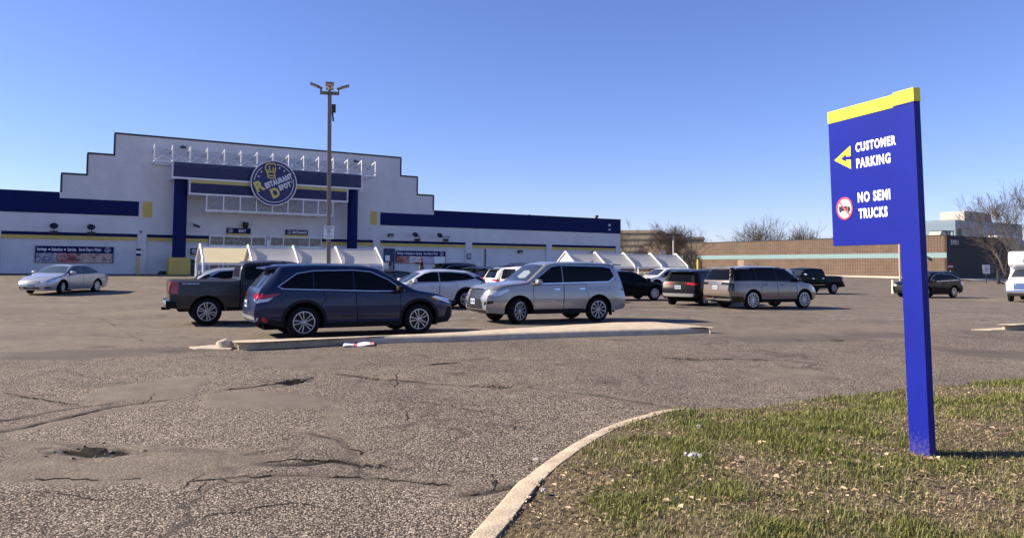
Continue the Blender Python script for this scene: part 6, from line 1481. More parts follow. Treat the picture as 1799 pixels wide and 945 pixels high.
flat_part('truck_symbol', [poly_geo(q([(-.70, -.22), (.30, -.22), (.30, .22), (-.70, .22)])), poly_geo(q([(.34, -.22), (.72, -.22), (.72, .02), (.58, .16), (.34, .16)])), disc_geo(cu_ - .5 * rr_, cz_ - .25 * rr_, .12 * rr_, 14), disc_geo(cu_ + .5 * rr_, cz_ - .25 * rr_, .12 * rr_, 14)], sf(2), ms_k, sign)
flat_part('prohibition_ring', [ring_geo(cu_, cz_, rr_ * .83, rr_), stroke_geo(q([(-.62, .62), (.62, -.62)]), rr_ * .17)], sf(3), ms_r, sign)

# ------------------------------------------------------------ light pole in the lot
m_bronze = pbr('bronze_paint', (0.21, 0.172, 0.135), 0.5, vary=0.08)
YL = 31.5; b0 = at_y(577, 520, YL); zt_ = at_y(579.8, 167, YL).z; gx0 = gz(b0.x, YL)
lp = empty('light_pole', (b0.x, YL, gx0), rad(14), 'tall bronze lot light with four tilted heads and a white notice', 'street lamp')
lp.rotation_euler = (0, rad(-.75), rad(14)); H_ = zt_ - gx0
mb = MB(); mb.lathe([(0, -.3), (.32, -.3), (.32, .75), (.28, .80), (0, .80)], 24, Matrix.Rotation(math.pi / 2, 4, 'X')); mb.build('concrete_base', m_concrete, lp, True, fix=True)
mb = MB(); mb.box(-.085, .085, -.085, .085, .80, H_); mb.build('pole', m_bronze, lp, bevel=.012)
mb = MB(); mb.box(-.40, .40, -.06, .06, H_ + .001, H_ + .13); mb.box(-.058, .058, -.50, -.062, H_ + .003, H_ + .127); mb.box(-.058, .058, .062, .50, H_ + .003, H_ + .127); mb.build('cross_arm', m_bronze, lp)
m_led = pbr('led_lens', (0.55, 0.55, 0.52), 0.25)
for ax_, rz_, tilt_ in ((.36, 0, 18), (.36, math.pi, 20), (.40, math.pi / 2, 38), (.40, -math.pi / 2, 4)):
    Mx = Matrix.Rotation(rz_, 4, 'Z') @ Matrix.Translation((ax_, 0, H_ + .14))
    mb = MB(); mb.tube([Mx @ Vector((0, 0, -.02)), Mx @ Vector((0, 0, .14))], .045, 8)
    mb.box(-.02, .16, -.06, .06, .08, .17, Mx @ Matrix.Rotation(rad(-tilt_), 4, 'Y'))
    mb.box(.13, .52, -.17, .17, .10, .165, Mx @ Matrix.Rotation(rad(-tilt_), 4, 'Y')); hd = mb.build('lamp_head', m_bronze, lp, bevel=.008)
    mb = MB(); mb.box(.17, .48, -.13, .13, .092, .099, Mx @ Matrix.Rotation(rad(-tilt_), 4, 'Y')); mb.build('lens', m_led, hd)
mb = MB(); zc_ = at_y(585, 193, YL).z - gx0; mb.box(.09, .26, -.10, .10, zc_ - .12, zc_ + .22); mb.tube([(.12, 0, zc_ - .12), (.16, 0, zc_ - .5)], .04, 8); mb.build('junction_box', m_black, lp, bevel=.01)
zs0 = at_y(576, 420, YL).z - gx0; zs1 = at_y(576, 397.5, YL).z - gx0
nb = empty('notice_plate', (b0.x, YL - .115, gx0 + (zs0 + zs1) / 2), rad(2), 'white tow-away notice fixed to the lot light pole', 'sign')
mb = MB(); mb.box(-.215, .205, -.012, 0, (zs0 - zs1) / 2, (zs1 - zs0) / 2); mb.build('plate', m_white, nb)
hh = (zs1 - zs0) / 2; fn = lambda u, v: (u, -.016, v)
flat_part('lettering', [fit_text('RESTAURANT', -.17, .16, .62 * hh, .84 * hh, .06), fit_text('DEPOT', -.09, .08, .32 * hh, .52 * hh, .06), fit_text('PARKING', -.11, .10, .02 * hh, .22 * hh, .06), fit_text('ONLY', -.07, .06, -.28 * hh, -.08 * hh, .06)] +
          [([(-.16, y * hh - .008), (.15, y * hh - .008), (.15, y * hh + .008), (-.16, y * hh + .008)], [(0, 1, 2, 3)]) for y in (-.55, -.75)], fn, pbr('sign_ink', (0.08, 0.08, 0.1), 0.6), nb)

# ------------------------------------------------------------ cart shelters
def sheet_mat():
    m = bpy.data.materials.new('translucent_sheet'); m.use_nodes = True; nt = m.node_tree; b = nt.nodes['Principled BSDF']
    b.inputs['Base Color'].default_value = (.68, .68, .64, 1); b.inputs['Roughness'].default_value = .45
    tr = nt.nodes.new('ShaderNodeBsdfTranslucent'); tr.inputs['Color'].default_value = (.66, .60, .42, 1)
    mx = nt.nodes.new('ShaderNodeMixShader'); mx.inputs[0].default_value = .35
    nt.links.new(b.outputs[0], mx.inputs[1]); nt.links.new(tr.outputs[0], mx.inputs[2]); nt.links.new(mx.outputs[0], nt.nodes['Material Output'].inputs[0])
    return m
m_sheet = sheet_mat()
def shelter(s_r, ridge_px, eave_px, skip, label, gable, rail, dz_e):
    rp = [fac(x, y, s_r) for x, y in ridge_px]; n = len(rp)
    t0, tn = rp[0][0], rp[-1][0]; zr = sum(r[1] for r in rp) / n; L = (tn - t0) / (n - 1)
    he = 1.3; ep = [fac(x, y, s_r + he) for x, y in eave_px]; ze = sum(e_[1] for e_ in ep) / len(ep)
    print('shelter bay', round(L, 2), 'ridge', round(zr, 2), 'eave', round(ze, 2), 'eave t', [round(e_[0] - t0, 2) for e_ in ep])
    o = P0 + D1 * t0 + NF * s_r; zg = gz(o.x, o.y)
    e = empty('cart_shelter', (o.x, o.y, zg), TH, label, 'shelter', 'cart shelters in the lot'); zr -= zg; ze -= zg
    for i in range(n):
        t = L * i; fr = MB(); gzz = lambda s: gz((o + D1 * t + NF * s).x, (o + D1 * t + NF * s).y) - zg
        for sg in (1, -1):
            fr.tube([FL(t, 0, zr + .13), FL(t, sg * he, ze + .09), FL(t, sg * (he + .06), ze - .10), FL(t, sg * (he + .04), gzz(sg * he) - .05)], .062, 8)
        fr.build('hoop', m_tube, e, True)
    fr = MB()
    for s, z in ((0, zr), (he - .02, ze - .06), (-he + .02, ze - .06)): fr.box(.063, L * (n - 1) - .063, -s - .03, -s + .03, z - .07, z + .03)
    fr.build('purlin', m_tube, e)
    for i in range(n - 1):
        for sg in (1, -1):
            if sg > 0 and i in skip: continue
            K = 12; vs = []; fs = []
            for a in range(5):
                for k in range(K + 1):
                    u = k / K; sag = -.05 * math.sin(math.pi * u) * (1 if sg > 0 else .3); s = .04 + (he - .08) * u
                    nx, nz = (zr - ze) / math.hypot(he, zr - ze), he / math.hypot(he, zr - ze)
                    vs.append(FL(L * i + .03 + (L - .06) * a / 4, sg * (s + nx * sag), zr + (ze - zr) * u + nz * sag))
            for a in range(4):
                for k in range(K): fs.append((a * (K + 1) + k, a * (K + 1) + k + 1, (a + 1) * (K + 1) + k + 1, (a + 1) * (K + 1) + k))
            MB().add(vs, fs).build('roof_sheet', m_sheet, e, True)
    if gable:
        mb = MB(); mb.prism([(-he + .06, ze + .02), (he - .06, ze + .02), (0, zr - .02)], .02, .05, lambda u, v, w: FL(w, u, v)); mb.build('gable_sheet', m_sheet, e)
    for s in rail:
        fr = MB()
        for z in (.25, .62, 1.0): fr.tube([FL(.0, s, z), FL(L * (n - 1), s, z)], .022, 6)
        for k in range(int(L * (n - 1) / .28)): fr.tube([FL(.14 + .28 * k, s, .25), FL(.14 + .28 * k, s, 1.0)], .020, 5)
        fr.build('railing', m_tube, e)
    return e, L, n, he, zr, ze
e1 = shelter(18.5, [(351.6, 434), (434.9, 434.4), (514.3, 435.9), (589.9, 436.8), (660.2, 438.4)], [(441.2, 460.7), (523.8, 463.2), (600.7, 463.2), (673, 463.2)], {0}, 'long cart shelter of white hoops and pale sheets in front of the doors', False, (-1.15,), 0)
e2 = shelter(20.0, [(993.4, 444.5), (1043.6, 445.2), (1093.2, 447), (1140.8, 448.1), (1186.9, 449.1)], [(1066, 468), (1116.5, 468.3), (1164.3, 468.5), (1211.7, 469.7)], set(), 'cart shelter with a closed pale gable, right of the shop corner', True, (1.12, -1.15), 0)
mb = MB(); L = e2[1] * 4; mb.box(L - .06, L - .02, -1.08, 1.08, .05, 1.0); mb.build('end_board', pbr('board_blue', (.015, .05, .24), .5), e2[0])
mb = MB(); mb.box(e2[1] * 3.2, L - .08, -1.19, -1.15, .02, .55); mb.build('end_board', MATS['board_blue'], e2[0])

# ------------------------------------------------------------ person by the far banner, cart with a white bag
def skin_mesh(verts, edges, radii, sub=2):
    me = bpy.data.meshes.new('figure'); me.from_pydata(verts, edges, []); o = bpy.data.objects.new('figure', me); COL.objects.link(o)
    md = o.modifiers.new('s', 'SKIN'); me.skin_vertices  # layer made by the modifier
    if not me.skin_vertices:
        bpy.context.view_layer.objects.active = o
        bm = bmesh.new(); bm.from_mesh(me); bm.verts.layers.skin.verify(); bm.to_mesh(me); bm.free()
    for i, r in enumerate(radii): me.skin_vertices[0].data[i].radius = (r, r) if not isinstance(r, tuple) else r
    me.skin_vertices[0].data[0].use_root = True
    sb = o.modifiers.new('b', 'SUBSURF'); sb.levels = sub; sb.render_levels = sub
    dg = bpy.context.evaluated_depsgraph_get(); r = bpy.data.meshes.new_from_object(o.evaluated_get(dg)); bpy.data.objects.remove(o)
    r.shade_smooth(); return r
def person(loc, rz, label):
    root = empty('person', loc, rz, label, 'person')
    # facing -x (left), standing, far arm and near arm reaching forward and a little up
    V = [(0, 0, .95), (0, 0, 1.12), (-.02, 0, 1.35), (-.03, 0, 1.48), (-.04, 0, 1.54), (-.05, 0, 1.63), (-.05, 0, 1.70),
         (0, .09, .90), (-.03, .12, .50), (.04, .14, .09), (-.10, .15, .05), (0, -.09, .90), (.05, -.12, .50), (.12, -.13, .09), (-.02, -.14, .05),
         (-.02, .19, 1.43), (-.20, .25, 1.27), (-.42, .22, 1.33), (-.50, .21, 1.35), (-.02, -.19, 1.43), (-.22, -.24, 1.28), (-.46, -.20, 1.36), (-.54, -.19, 1.39)]
    E = [(0, 1), (1, 2), (2, 3), (3, 4), (4, 5), (5, 6), (0, 7), (7, 8), (8, 9), (9, 10), (0, 11), (11, 12), (12, 13), (13, 14), (2, 15), (15, 16), (16, 17), (17, 18), (2, 19), (19, 20), (20, 21), (21, 22)]
    Rr = [.15, .14, .15, .08, .06, .095, .075, .10, .07, .05, .04, .10, .07, .05, .04, .07, .05, .036, .034, .07, .05, .036, .034]
    for w_, y_, z_ in ((18, .21, 1.35), (22, -.19, 1.39)):
        x_ = V[w_][0]
        for f_, l_ in ((-.035, .075), (-.012, .09), (.012, .085), (.034, .07)):
            V += [(x_ - .03, y_ + f_, z_ + .004), (x_ - .03 - l_, y_ + f_, z_ - .01)]; n = len(V); E += [(w_, n - 2), (n - 2, n - 1)]; Rr += [.010, .008]
        V += [(x_ - .03, y_ + math.copysign(.05, -y_), z_ - .01)]; E += [(w_, len(V) - 1)]; Rr += [.010]
    b = add_obj('body', skin_mesh(V, E, Rr), root); b.data.materials.append(pbr('skin', (.16, .085, .055), .55))
    Vs = V[:4] + [V[15], V[16], V[17], V[19], V[20], V[21]]; j = add_obj('jacket', skin_mesh(Vs, [(0, 1), (1, 2), (2, 3), (2, 4), (4, 5), (5, 6), (2, 7), (7, 8), (8, 9)], [.175, .17, .175, .085, .085, .065, .05, .085, .065, .05]), root); j.data.materials.append(pbr('maroon_cloth', (.045, .010, .012), .9))
    Vt = [V[0], V[7], V[8], V[9], V[11], V[12], V[13]]; t_ = add_obj('trousers', skin_mesh(Vt, [(0, 1), (1, 2), (2, 3), (0, 4), (4, 5), (5, 6)], [.165, .115, .088, .068, .115, .088, .068]), root); t_.data.materials.append(pbr('grey_cloth', (.10, .10, .105), .9))
    hr = add_obj('hair', skin_mesh([(-.03, 0, 1.66), (-.035, 0, 1.73)], [(0, 1)], [.102, .075]), root); hr.data.materials.append(m_black)
    for y in (.15, -.145):
        mb = MB(); mb.box(-.17 + (.0 if y > 0 else .08), .09 + (.0 if y > 0 else .08), y - .05, y + .05, 0, .085); mb.build('shoe', m_black, root, True, bevel=.03)
    mb = MB()
    for s_, y, z in ((1, .035, 1.655), (-1, -.035, 1.655)): mb.lathe([(0, -.009), (.009, 0), (0, .009)], 8, Matrix.Translation((-.142, y, z)))
    mb.tube([(-.138, 0, 1.66), (-.168, 0, 1.628), (-.14, 0, 1.618)], .012, 6); mb.tube([(-.136, -.028, 1.588), (-.142, 0, 1.586), (-.136, .028, 1.588)], .007, 6); mb.build('face', pbr('face_detail', (.06, .03, .022), .6), root)
pp = at_y(740.5, 470, 58.0); person((pp.x, pp.y, gz(pp.x, pp.y)), rad(20), 'person in a maroon top and grey trousers reaching forward by the far food banner')
pp = at_y(678, 470, 60.0); ce = empty('shopping_cart', (pp.x, pp.y, gz(pp.x, pp.y)), rad(20), 'shopping cart holding a white bag in front of the blue door', 'cart')
fr = MB()
for z, a in ((.55, .42), (.72, .46), (.92, .5)): fr.tube([(-a, -.28, z), (a, -.28, z), (a, .28, z), (-a, .28, z), (-a, -.28, z)], .014, 5)
for x in np.linspace(-.42, .42, 7):
    for y in (-.28, .28): fr.tube([(x, y, .55), (x * 1.15, y, .92)], .010, 4)
fr.tube([(-.4, -.25, .12), (.45, -.25, .12), (.50, -.27, 1.0), (.60, -.27, 1.05), (.60, .27, 1.05), (.50, .27, 1.0), (.45, .25, .12), (-.4, .25, .12)], .018, 6); fr.build('frame', m_steel, ce)
for x in (-.36, .40):
    for y in (-.25, .25): mb = MB(); mb.lathe([(0, -.02), (.06, -.02), (.06, .02), (0, .02)], 12, Matrix.Translation((x, y, .06))); mb.build('wheel', m_tyre, ce)
lump('carrier_bag', (pp.x - .1, pp.y, gz(pp.x, pp.y) + .80), .30, .24, .42, m_white, 12, 'white bag standing in the shopping cart by the blue door', 'bag')

# ------------------------------------------------------------ brown brick building on the right
D2 = Vector((-math.sin(TH), math.cos(TH), 0))
m_brick = brick_mat('brown_brick', (0.158, 0.099, 0.064), (0.125, 0.079, 0.052), (0.060, 0.044, 0.033), 0.40, 0.20, 0.045, 0.85, 0.5, 0.14, 0.0)
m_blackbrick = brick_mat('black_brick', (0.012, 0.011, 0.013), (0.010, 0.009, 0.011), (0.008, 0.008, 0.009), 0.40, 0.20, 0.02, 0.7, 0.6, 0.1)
YB = 96.6; cb = at_y(1664.5, 487, YB); zB0, zB1 = cb.z - .9, at_y(1664.5, 413.2, YB).z
bb = empty('brick_building', (cb.x, YB, 0), TH, 'long low brown brick building with a pale teal stripe and black end wall', 'building')
LB = 60.0
w1 = MB().box(0, LB, .003, .4, zB0, zB1).build('brick_wall', m_brick, bb); w1.rotation_euler = (0, 0, math.pi / 2); w1.location = (.4, 0, 0); 
def hitx(px):                                 # along the black end wall
    d = ray(px, 470); o = Vector((cb.x, YB, 0)); n_ = D2; k = (o - EYEV).dot(n_) / d.dot(n_); return (EYEV + d * k - o).dot(D1)
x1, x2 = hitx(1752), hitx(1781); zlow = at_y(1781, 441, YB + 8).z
MB().prism([(0, zB0), (x2, zB0), (x2, zlow), (x1, zB1), (0, zB1)], -.003, .3, lambda u, v, w: (u, w, v)).build('end_wall_and_shadow', m_blackbrick, bb)  # wall, plus a sloped right end shaped as the shadow on the cream wall
MB().box(.4, x1 - .1, .3, LB, zB0, zB1 - .25).build('roof', m_black, bb)
MB().box(-.06, .45, -.03, LB, zB1, zB1 + .09).build('coping', m_black, bb)
s1, s0 = at_y(1664.5, 443.9, YB).z, at_y(1664.5, 452.8, YB).z
MB().box(-.03, -.001, .02, LB, s0, s1).build('teal_stripe', pbr('teal_paint', (0.145, 0.235, 0.250), .7, vary=.06), bb)
MB().box(-.04, -.003, LB - 26, LB - 24.6, zB0, 3.0).build('panel', pbr('panel_brown', (.22, .15, .11), .7), bb)
(n0, m0), (n1, m1) = [(hitx(x), at_y(x, y, YB + .3).z) for x, y in ((1671, 430), (1684.6, 421.3))]
flat_part('house_number', [fit_text('5951', n0, n1, m0, m1, .03)], lambda u, v: (u, -.02, v), pbr('number_white', (.5, .5, .5), .5), bb)
fl = empty('floodlight', bb.matrix_basis @ Vector((-.02, 6.4 * .6, s0 + .3)), TH, 'small white wall lamp on the teal stripe near the black corner', 'lamp')
fl.location = Vector((cb.x, YB, 0)) + D2 * 2.7 - D1 * .04 + Vector((0, 0, s0 + .32))
mb = MB(); mb.tube([(0, 0, 0), (-.5, 0, .05)], .05, 6); mb.build('arm', m_steel, fl); mb = MB(); mb.box(-1.0, -.45, -.2, .2, -.02, .16); mb.build('head', m_white, fl, bevel=.04)
def at_b(px, py, along2=2.0):                 # on the roof plane a little behind the brick parapet
    return at_y(px, py, YB + along2)
p = at_b(1652, 412, 9); ru = empty('rooftop_unit', (p.x, p.y, zB1 - .25), TH, 'cream rooftop unit with dark steel frame on the brick building', 'rooftop unit')
mb = MB(); mb.prism([(-1.7, 0), (1.0, 0), (1.0, 1.15), (-1.1, 1.15), (-1.7, .5)], -.8, .8, lambda u, v, w: (u, w, v)); mb.build('housing', pbr('cream_metal', (.62, .55, .38), .5), ru, bevel=.03)
mb = MB()
for x in (.1, .9, 1.7): mb.tube([(x, -.85, 0), (x + .1, -.85, 1.2)], .06, 5); mb.tube([(x, .85, 0), (x + .1, .85, 1.2)], .06, 5)
mb.box(-.9, 1.9, -.9, .9, 1.17, 1.30); mb.build('frame', m_black, ru)
# verge in front of the brick building
mb = MB()
for a, b_, m_ in ((-2.6, -.02, 0),):
    for i in range(40):
        y0, y1 = -.5 + i * 1.6, -.5 + (i + 1) * 1.6
        P_ = [Vector((cb.x, YB, 0)) + D1 * x + D2 * y for x, y in ((a, y0), (b_, y0), (b_, y1), (a, y1))]
        mb.add([(p.x, p.y, gz(p.x, p.y) + .16) for p in P_], [(0, 1, 2, 3)])
        P_ = P_[:1] + P_[3:]
        mb.add([(P_[0].x, P_[0].y, gz(P_[0].x, P_[0].y) - .1), (P_[0].x, P_[0].y, gz(P_[0].x, P_[0].y) + .16), (P_[1].x, P_[1].y, gz(P_[1].x, P_[1].y) + .16), (P_[1].x, P_[1].y, gz(P_[1].x, P_[1].y) - .1)], [(0, 1, 2, 3)])
for i in range(20):
    x0_, x1_ = i * 1.6, (i + 1) * 1.6
    P_ = [Vector((cb.x, YB, 0)) + D1 * x + D2 * y for x, y in ((x0_, -3.0), (x1_, -3.0), (x1_, -.02), (x0_, -.02))]
    mb.add([(p.x, p.y, gz(p.x, p.y) + .16) for p in P_], [(0, 1, 2, 3)])
    mb.add([(P_[0].x, P_[0].y, gz(P_[0].x, P_[0].y) - .1), (P_[1].x, P_[1].y, gz(P_[1].x, P_[1].y) - .1), (P_[1].x, P_[1].y, gz(P_[1].x, P_[1].y) + .16), (P_[0].x, P_[0].y, gz(P_[0].x, P_[0].y) + .16)], [(0, 1, 2, 3)])
tag(mb.build('verge', m_concrete_pale), kind='structure')

# ------------------------------------------------------------ farther buildings
def hband_mat(name, c0, c1, period, frac, rough, spec=.5, vper=0):
    m = bpy.data.materials.new(name); m.use_nodes = True; nt = m.node_tree; b = nt.nodes['Principled BSDF']
    tc = nt.nodes.new('ShaderNodeTexCoord'); sp = nt.nodes.new('ShaderNodeSeparateXYZ'); nt.links.new(tc.outputs['Object'], sp.inputs[0])
    def band(o, per, fr):
        d = nt.nodes.new('ShaderNodeMath'); d.operation = 'DIVIDE'; d.inputs[1].default_value = per; nt.links.new(o, d.inputs[0])
        f = nt.nodes.new('ShaderNodeMath'); f.operation = 'FRACT'; nt.links.new(d.outputs[0], f.inputs[0])
        g_ = nt.nodes.new('ShaderNodeMath'); g_.operation = 'LESS_THAN'; g_.inputs[1].default_value = fr; nt.links.new(f.outputs[0], g_.inputs[0]); return g_.outputs[0]
    o = band(sp.outputs[2], period, frac)
    if vper:
        a = band(sp.outputs[0], vper, .04); c = band(sp.outputs[1], vper, .04); mx0 = nt.nodes.new('ShaderNodeMath'); mx0.operation = 'MAXIMUM'; nt.links.new(a, mx0.inputs[0]); nt.links.new(c, mx0.inputs[1])
        mx1 = nt.nodes.new('ShaderNodeMath'); mx1.operation = 'MAXIMUM'; nt.links.new(mx0.outputs[0], mx1.inputs[0]); nt.links.new(o, mx1.inputs[1]); o = mx1.outputs[0]
    mx = nt.nodes.new('ShaderNodeMix'); mx.data_type = 'RGBA'; mx.inputs[6].default_value = (*c0, 1); mx.inputs[7].default_value = (*c1, 1); nt.links.new(o, mx.inputs[0])
    nt.links.new(mx.outputs[2], b.inputs['Base Color']); b.inputs['Roughness'].default_value = rough; b.inputs['Specular IOR Level'].default_value = spec
    return m
YG = 225.0; c2 = at_y(1680, 470, YG); zg1 = at_y(1680, 386.6, YG).z
gb = empty('glass_office', (c2.x, YG, 0), TH, 'blue glass office block with a pale roof house behind the brick building', 'building')
m_gl = hband_mat('blue_glass', (0.085, 0.145, 0.20), (0.16, 0.21, 0.25), 4.0, .25, .3, .4, 3.0)
MB().box(0, 40, 0, 34, -2, zg1).build('glass_block', m_gl, gb)
MB().box(.3, 39.7, .3, 33.7, zg1 + .004, zg1 + .1).build('roof', m_black, gb)
m_ph = pbr('pale_cladding', (.36, .345, .31), .6); zp = at_y(1696, 370.6, YG + 6).z
MB().box(9, 21, 2, 9.6, zg1 - .5, zp).build('roof_house', m_ph, gb); MB().box(21.01, 25.5, 2.4, 9, zg1 - .5, zp - .3).build('roof_house', pbr('grey_cladding', (.26, .25, .24), .6), gb)
MB().box(8.95, 8.99, 3.4, 5.4, zp - 2.2, zp - .9).build('louvre', pbr('louvre_grey', (.3, .3, .3), .6), gb); MB().box(12.6, 12.9, 1.93, 1.99, zg1, zp).build('panel_joint', m_black, gb)
MB().box(40.1, 62, 4, 30, -2, zg1 - 5).build('low_wing', m_gl, gb); MB().box(24, 40.05, -.05, .02, zg1 - 3, zg1 - 1.0).build('window_band', m_darkglass, gb)
pc = at_y(1752, 431, 150); cwb = empty('cream_building', (pc.x, 150, 0), TH, 'small cream wall seen through the bare tree at the right edge', 'building')
zz = at_y(1763, 416, 150).z; MB().box(0, 8, 0, 1.5, 0, zz).build('wall', pbr('cream_wall', (.46, .36, .22), .7), cwb); MB().box(-.1, 8.1, -.1, 1.6, zz, zz + .2).build('coping', m_white, cwb)
YO = 420.0
m_off = hband_mat('office_brown', (0.215, 0.175, 0.13), (0.06, 0.055, 0.05), 3.36, .42, .7)
a0, a1, az = at_y(1080, 470, YO), at_y(1157, 470, YO), at_y(1157, 405.3, YO).z
of = empty('brown_office', (a0.x, YO, az - 16.5), rad(-20), 'brown office block with dark window bands behind the bare trees, taller left half', 'building')
W_ = (a1.x - a0.x) * 1.0
MB().box(0, W_, 0, 26, -14, 14.86).build('wall', m_off, of); MB().box(-.2, W_ + .2, -.2, 26, 14.865, 16.5).build('parapet', pbr('office_band', (.235, .19, .14), .7), of)
MB().box(W_ + .25, W_ + 8, 4, 26, -14, 15.0).build('stair_tower', pbr('office_band_dark', (.15, .12, .095), .7), of)
YO2 = 440.0; a0, a1, az = at_y(1160, 470, YO2), at_y(1234, 470, YO2), at_y(1200, 416.8, YO2).z
of2 = empty('brown_office', (a0.x, YO2, az - 16.5), rad(-16), 'lower brown office wing with dark window bands left of the brick building', 'building')
W_ = a1.x - a0.x; MB().box(0, W_, 0, 24, -14, 14.86).build('wall', m_off, of2); MB().box(-.2, W_ + .2, -.2, 24, 14.865, 16.5).build('parapet', MATS['office_band_dark'], of2)
MB().box(W_ + .22, W_ + .9, -.3, 8, 9.5, 14.6).build('panel', m_white, of2)

# ------------------------------------------------------------ bare trees and thicket
def bark(n, c): return pbr(n, c, .9, vary=.25, scale=6)
m_bark = bark('bark', (.062, .049, .040)); m_twig = bark('twig', (.070, .054, .043))
def bare_tree(loc, h, seed, label, spread=.55, stems=1, levels=5, trunk=.18, rbase=None, droop=0.0, kids=(3, 4), side=None, group='bare trees', mat2=None, tw=1.0):
    r = random.Random(seed); root = empty('bare_tree', loc, r.uniform(0, 6), label, 'tree', group); root.rotation_euler = (0, 0, 0)
    tr = MB(); cr = MB(); rb = rbase or h * .022
    def limb(mb, p, d, L, r0, lev):
        n = 4 if lev < 2 else 3; pts = [p]; rs = [r0]; q = p.copy(); dd = d.copy()
        for i in range(n):
            dd = (dd + Vector((r.gauss(0, .16), r.gauss(0, .16), r.gauss(.03 - droop * lev * .06, .10)))).normalized()
            q = q + dd * L / n; pts.append(q.copy()); rs.append(max(.011 * h / 9 * tw, r0 * (1 - .55 * (i + 1) / n)))
        mb.tube(pts, rs, 6 if lev < 2 else (4 if lev < 3 else 3), False)
        if lev >= levels: return
        k = r.randint(*kids)
        for j in range(k):
            f = r.uniform(.35, 1.0) if j else 1.0; idx = min(n, max(1, int(f * n + .5))); b = pts[idx]
            az = r.uniform(0, 2 * math.pi); ang = r.uniform(.30, .95) * spread / .55
            if j == 0: ang *= .4
            u = dd.orthogonal().normalized(); v = dd.cross(u)
            nd = (dd * math.cos(ang) + (u * math.cos(az) + v * math.sin(az)) * math.sin(ang)); nd.z += .10 - droop * .12; nd.normalize()
            limb(cr, b, nd, L * r.uniform(.58, .82), rs[idx] * r.uniform(.55, .75), lev + 1)
    for s_ in range(stems):
        a = 2 * math.pi * s_ / max(1, stems) + r.random(); tilt = .0 if stems == 1 else r.uniform(.15, .5)
        d = Vector((math.cos(a) * tilt, math.sin(a) * tilt, 1)).normalized()
        limb(tr, Vector((0, 0, -.1)), d, h * trunk * 1.7, rb, 0)
    tr.build('trunk', m_bark, root); cr.build('crown', mat2 or m_twig, root)
    return root
def tree_at(px, base_y, top_y, Y, seed, label, **k):
    p = at_y(px, base_y, Y); zb = gz(p.x, p.y); zt = at_y(px, top_y, Y).z
    return bare_tree((p.x, p.y, zb), zt - zb, seed, label, **k)
tree_at(1175, 470, 386, 118, 21, 'wide bare tree with several stems behind the right cart shelter', stems=7, levels=5, spread=.46, trunk=.20, kids=(3, 5), tw=.95)
tree_at(1212, 470, 397, 122, 33, 'bare tree just left of the brick building corner', stems=2, levels=5, spread=.45, trunk=.22, kids=(3, 4), tw=.9)
tree_at(1103, 470, 389, 112, 45, 'bare tree rising beside the right corner of the shop', stems=3, levels=5, spread=.45, trunk=.22, kids=(3, 4), tw=.9)
tree_at(1336, 470, 391, 165, 52, 'rounded bare crown above the brick wall, the larger of two', stems=8, levels=4, spread=.42, trunk=.24, kids=(3, 5), tw=1.2)
tree_at(1419, 470, 397.5, 172, 64, 'smaller rounded bare crown above the brick wall near the blue sign', stems=8, levels=4, spread=.42, trunk=.24, kids=(3, 5), tw=1.2)
tree_at(1779, 480, 340, 78, 71, 'tall bare tree behind the white shuttle bus', stems=5, levels=5, spread=.40, trunk=.24, kids=(3, 4), rbase=.14, tw=.9)
# low horizontal tree leaning out in front of the black wall
p = at_y(1780, 480, 80); r = bare_tree((p.x, p.y, gz(p.x, p.y)), 6.2, 88, 'low drooping bare tree spreading in front of the black wall', spread=.75, stems=3, levels=5, trunk=.25, droop=.35, kids=(3, 4), rbase=.12, tw=.8)
th = MB(); r_ = random.Random(3)
for i in range(9000):
    x = r_.uniform(1088, 1231); Y = r_.uniform(92, 112); p = at_y(x, 470, Y); z0 = gz(p.x, Y); hgt = 3.6 * (0.75 + .45 * math.sin(x * .11) * math.sin(x * .037 + 1)); b = Vector((p.x, Y, z0 + r_.random() ** .8 * hgt * .8))
    d = Vector((r_.gauss(0, .6), r_.gauss(0, .6), abs(r_.gauss(.7, .5)))).normalized(); L_ = r_.uniform(.4, 1.3); q2 = b + d * L_; w_ = Vector((r_.uniform(.006, .02), 0, 0))
    m_ = b.lerp(q2, .5) + Vector((r_.gauss(0, .08), 0, r_.gauss(0, .08)))
    th.add([b - w_, b + w_, m_ + w_ * .7, m_ - w_ * .7, q2], [(0, 1, 2, 3), (3, 2, 4)])
tag(th.build('thicket', pbr('brush', (.085, .066, .052), .95, vary=.3, scale=1.5)), 'brown leafless brush filling the gap between shop and brick building', 'brush', kind='stuff')
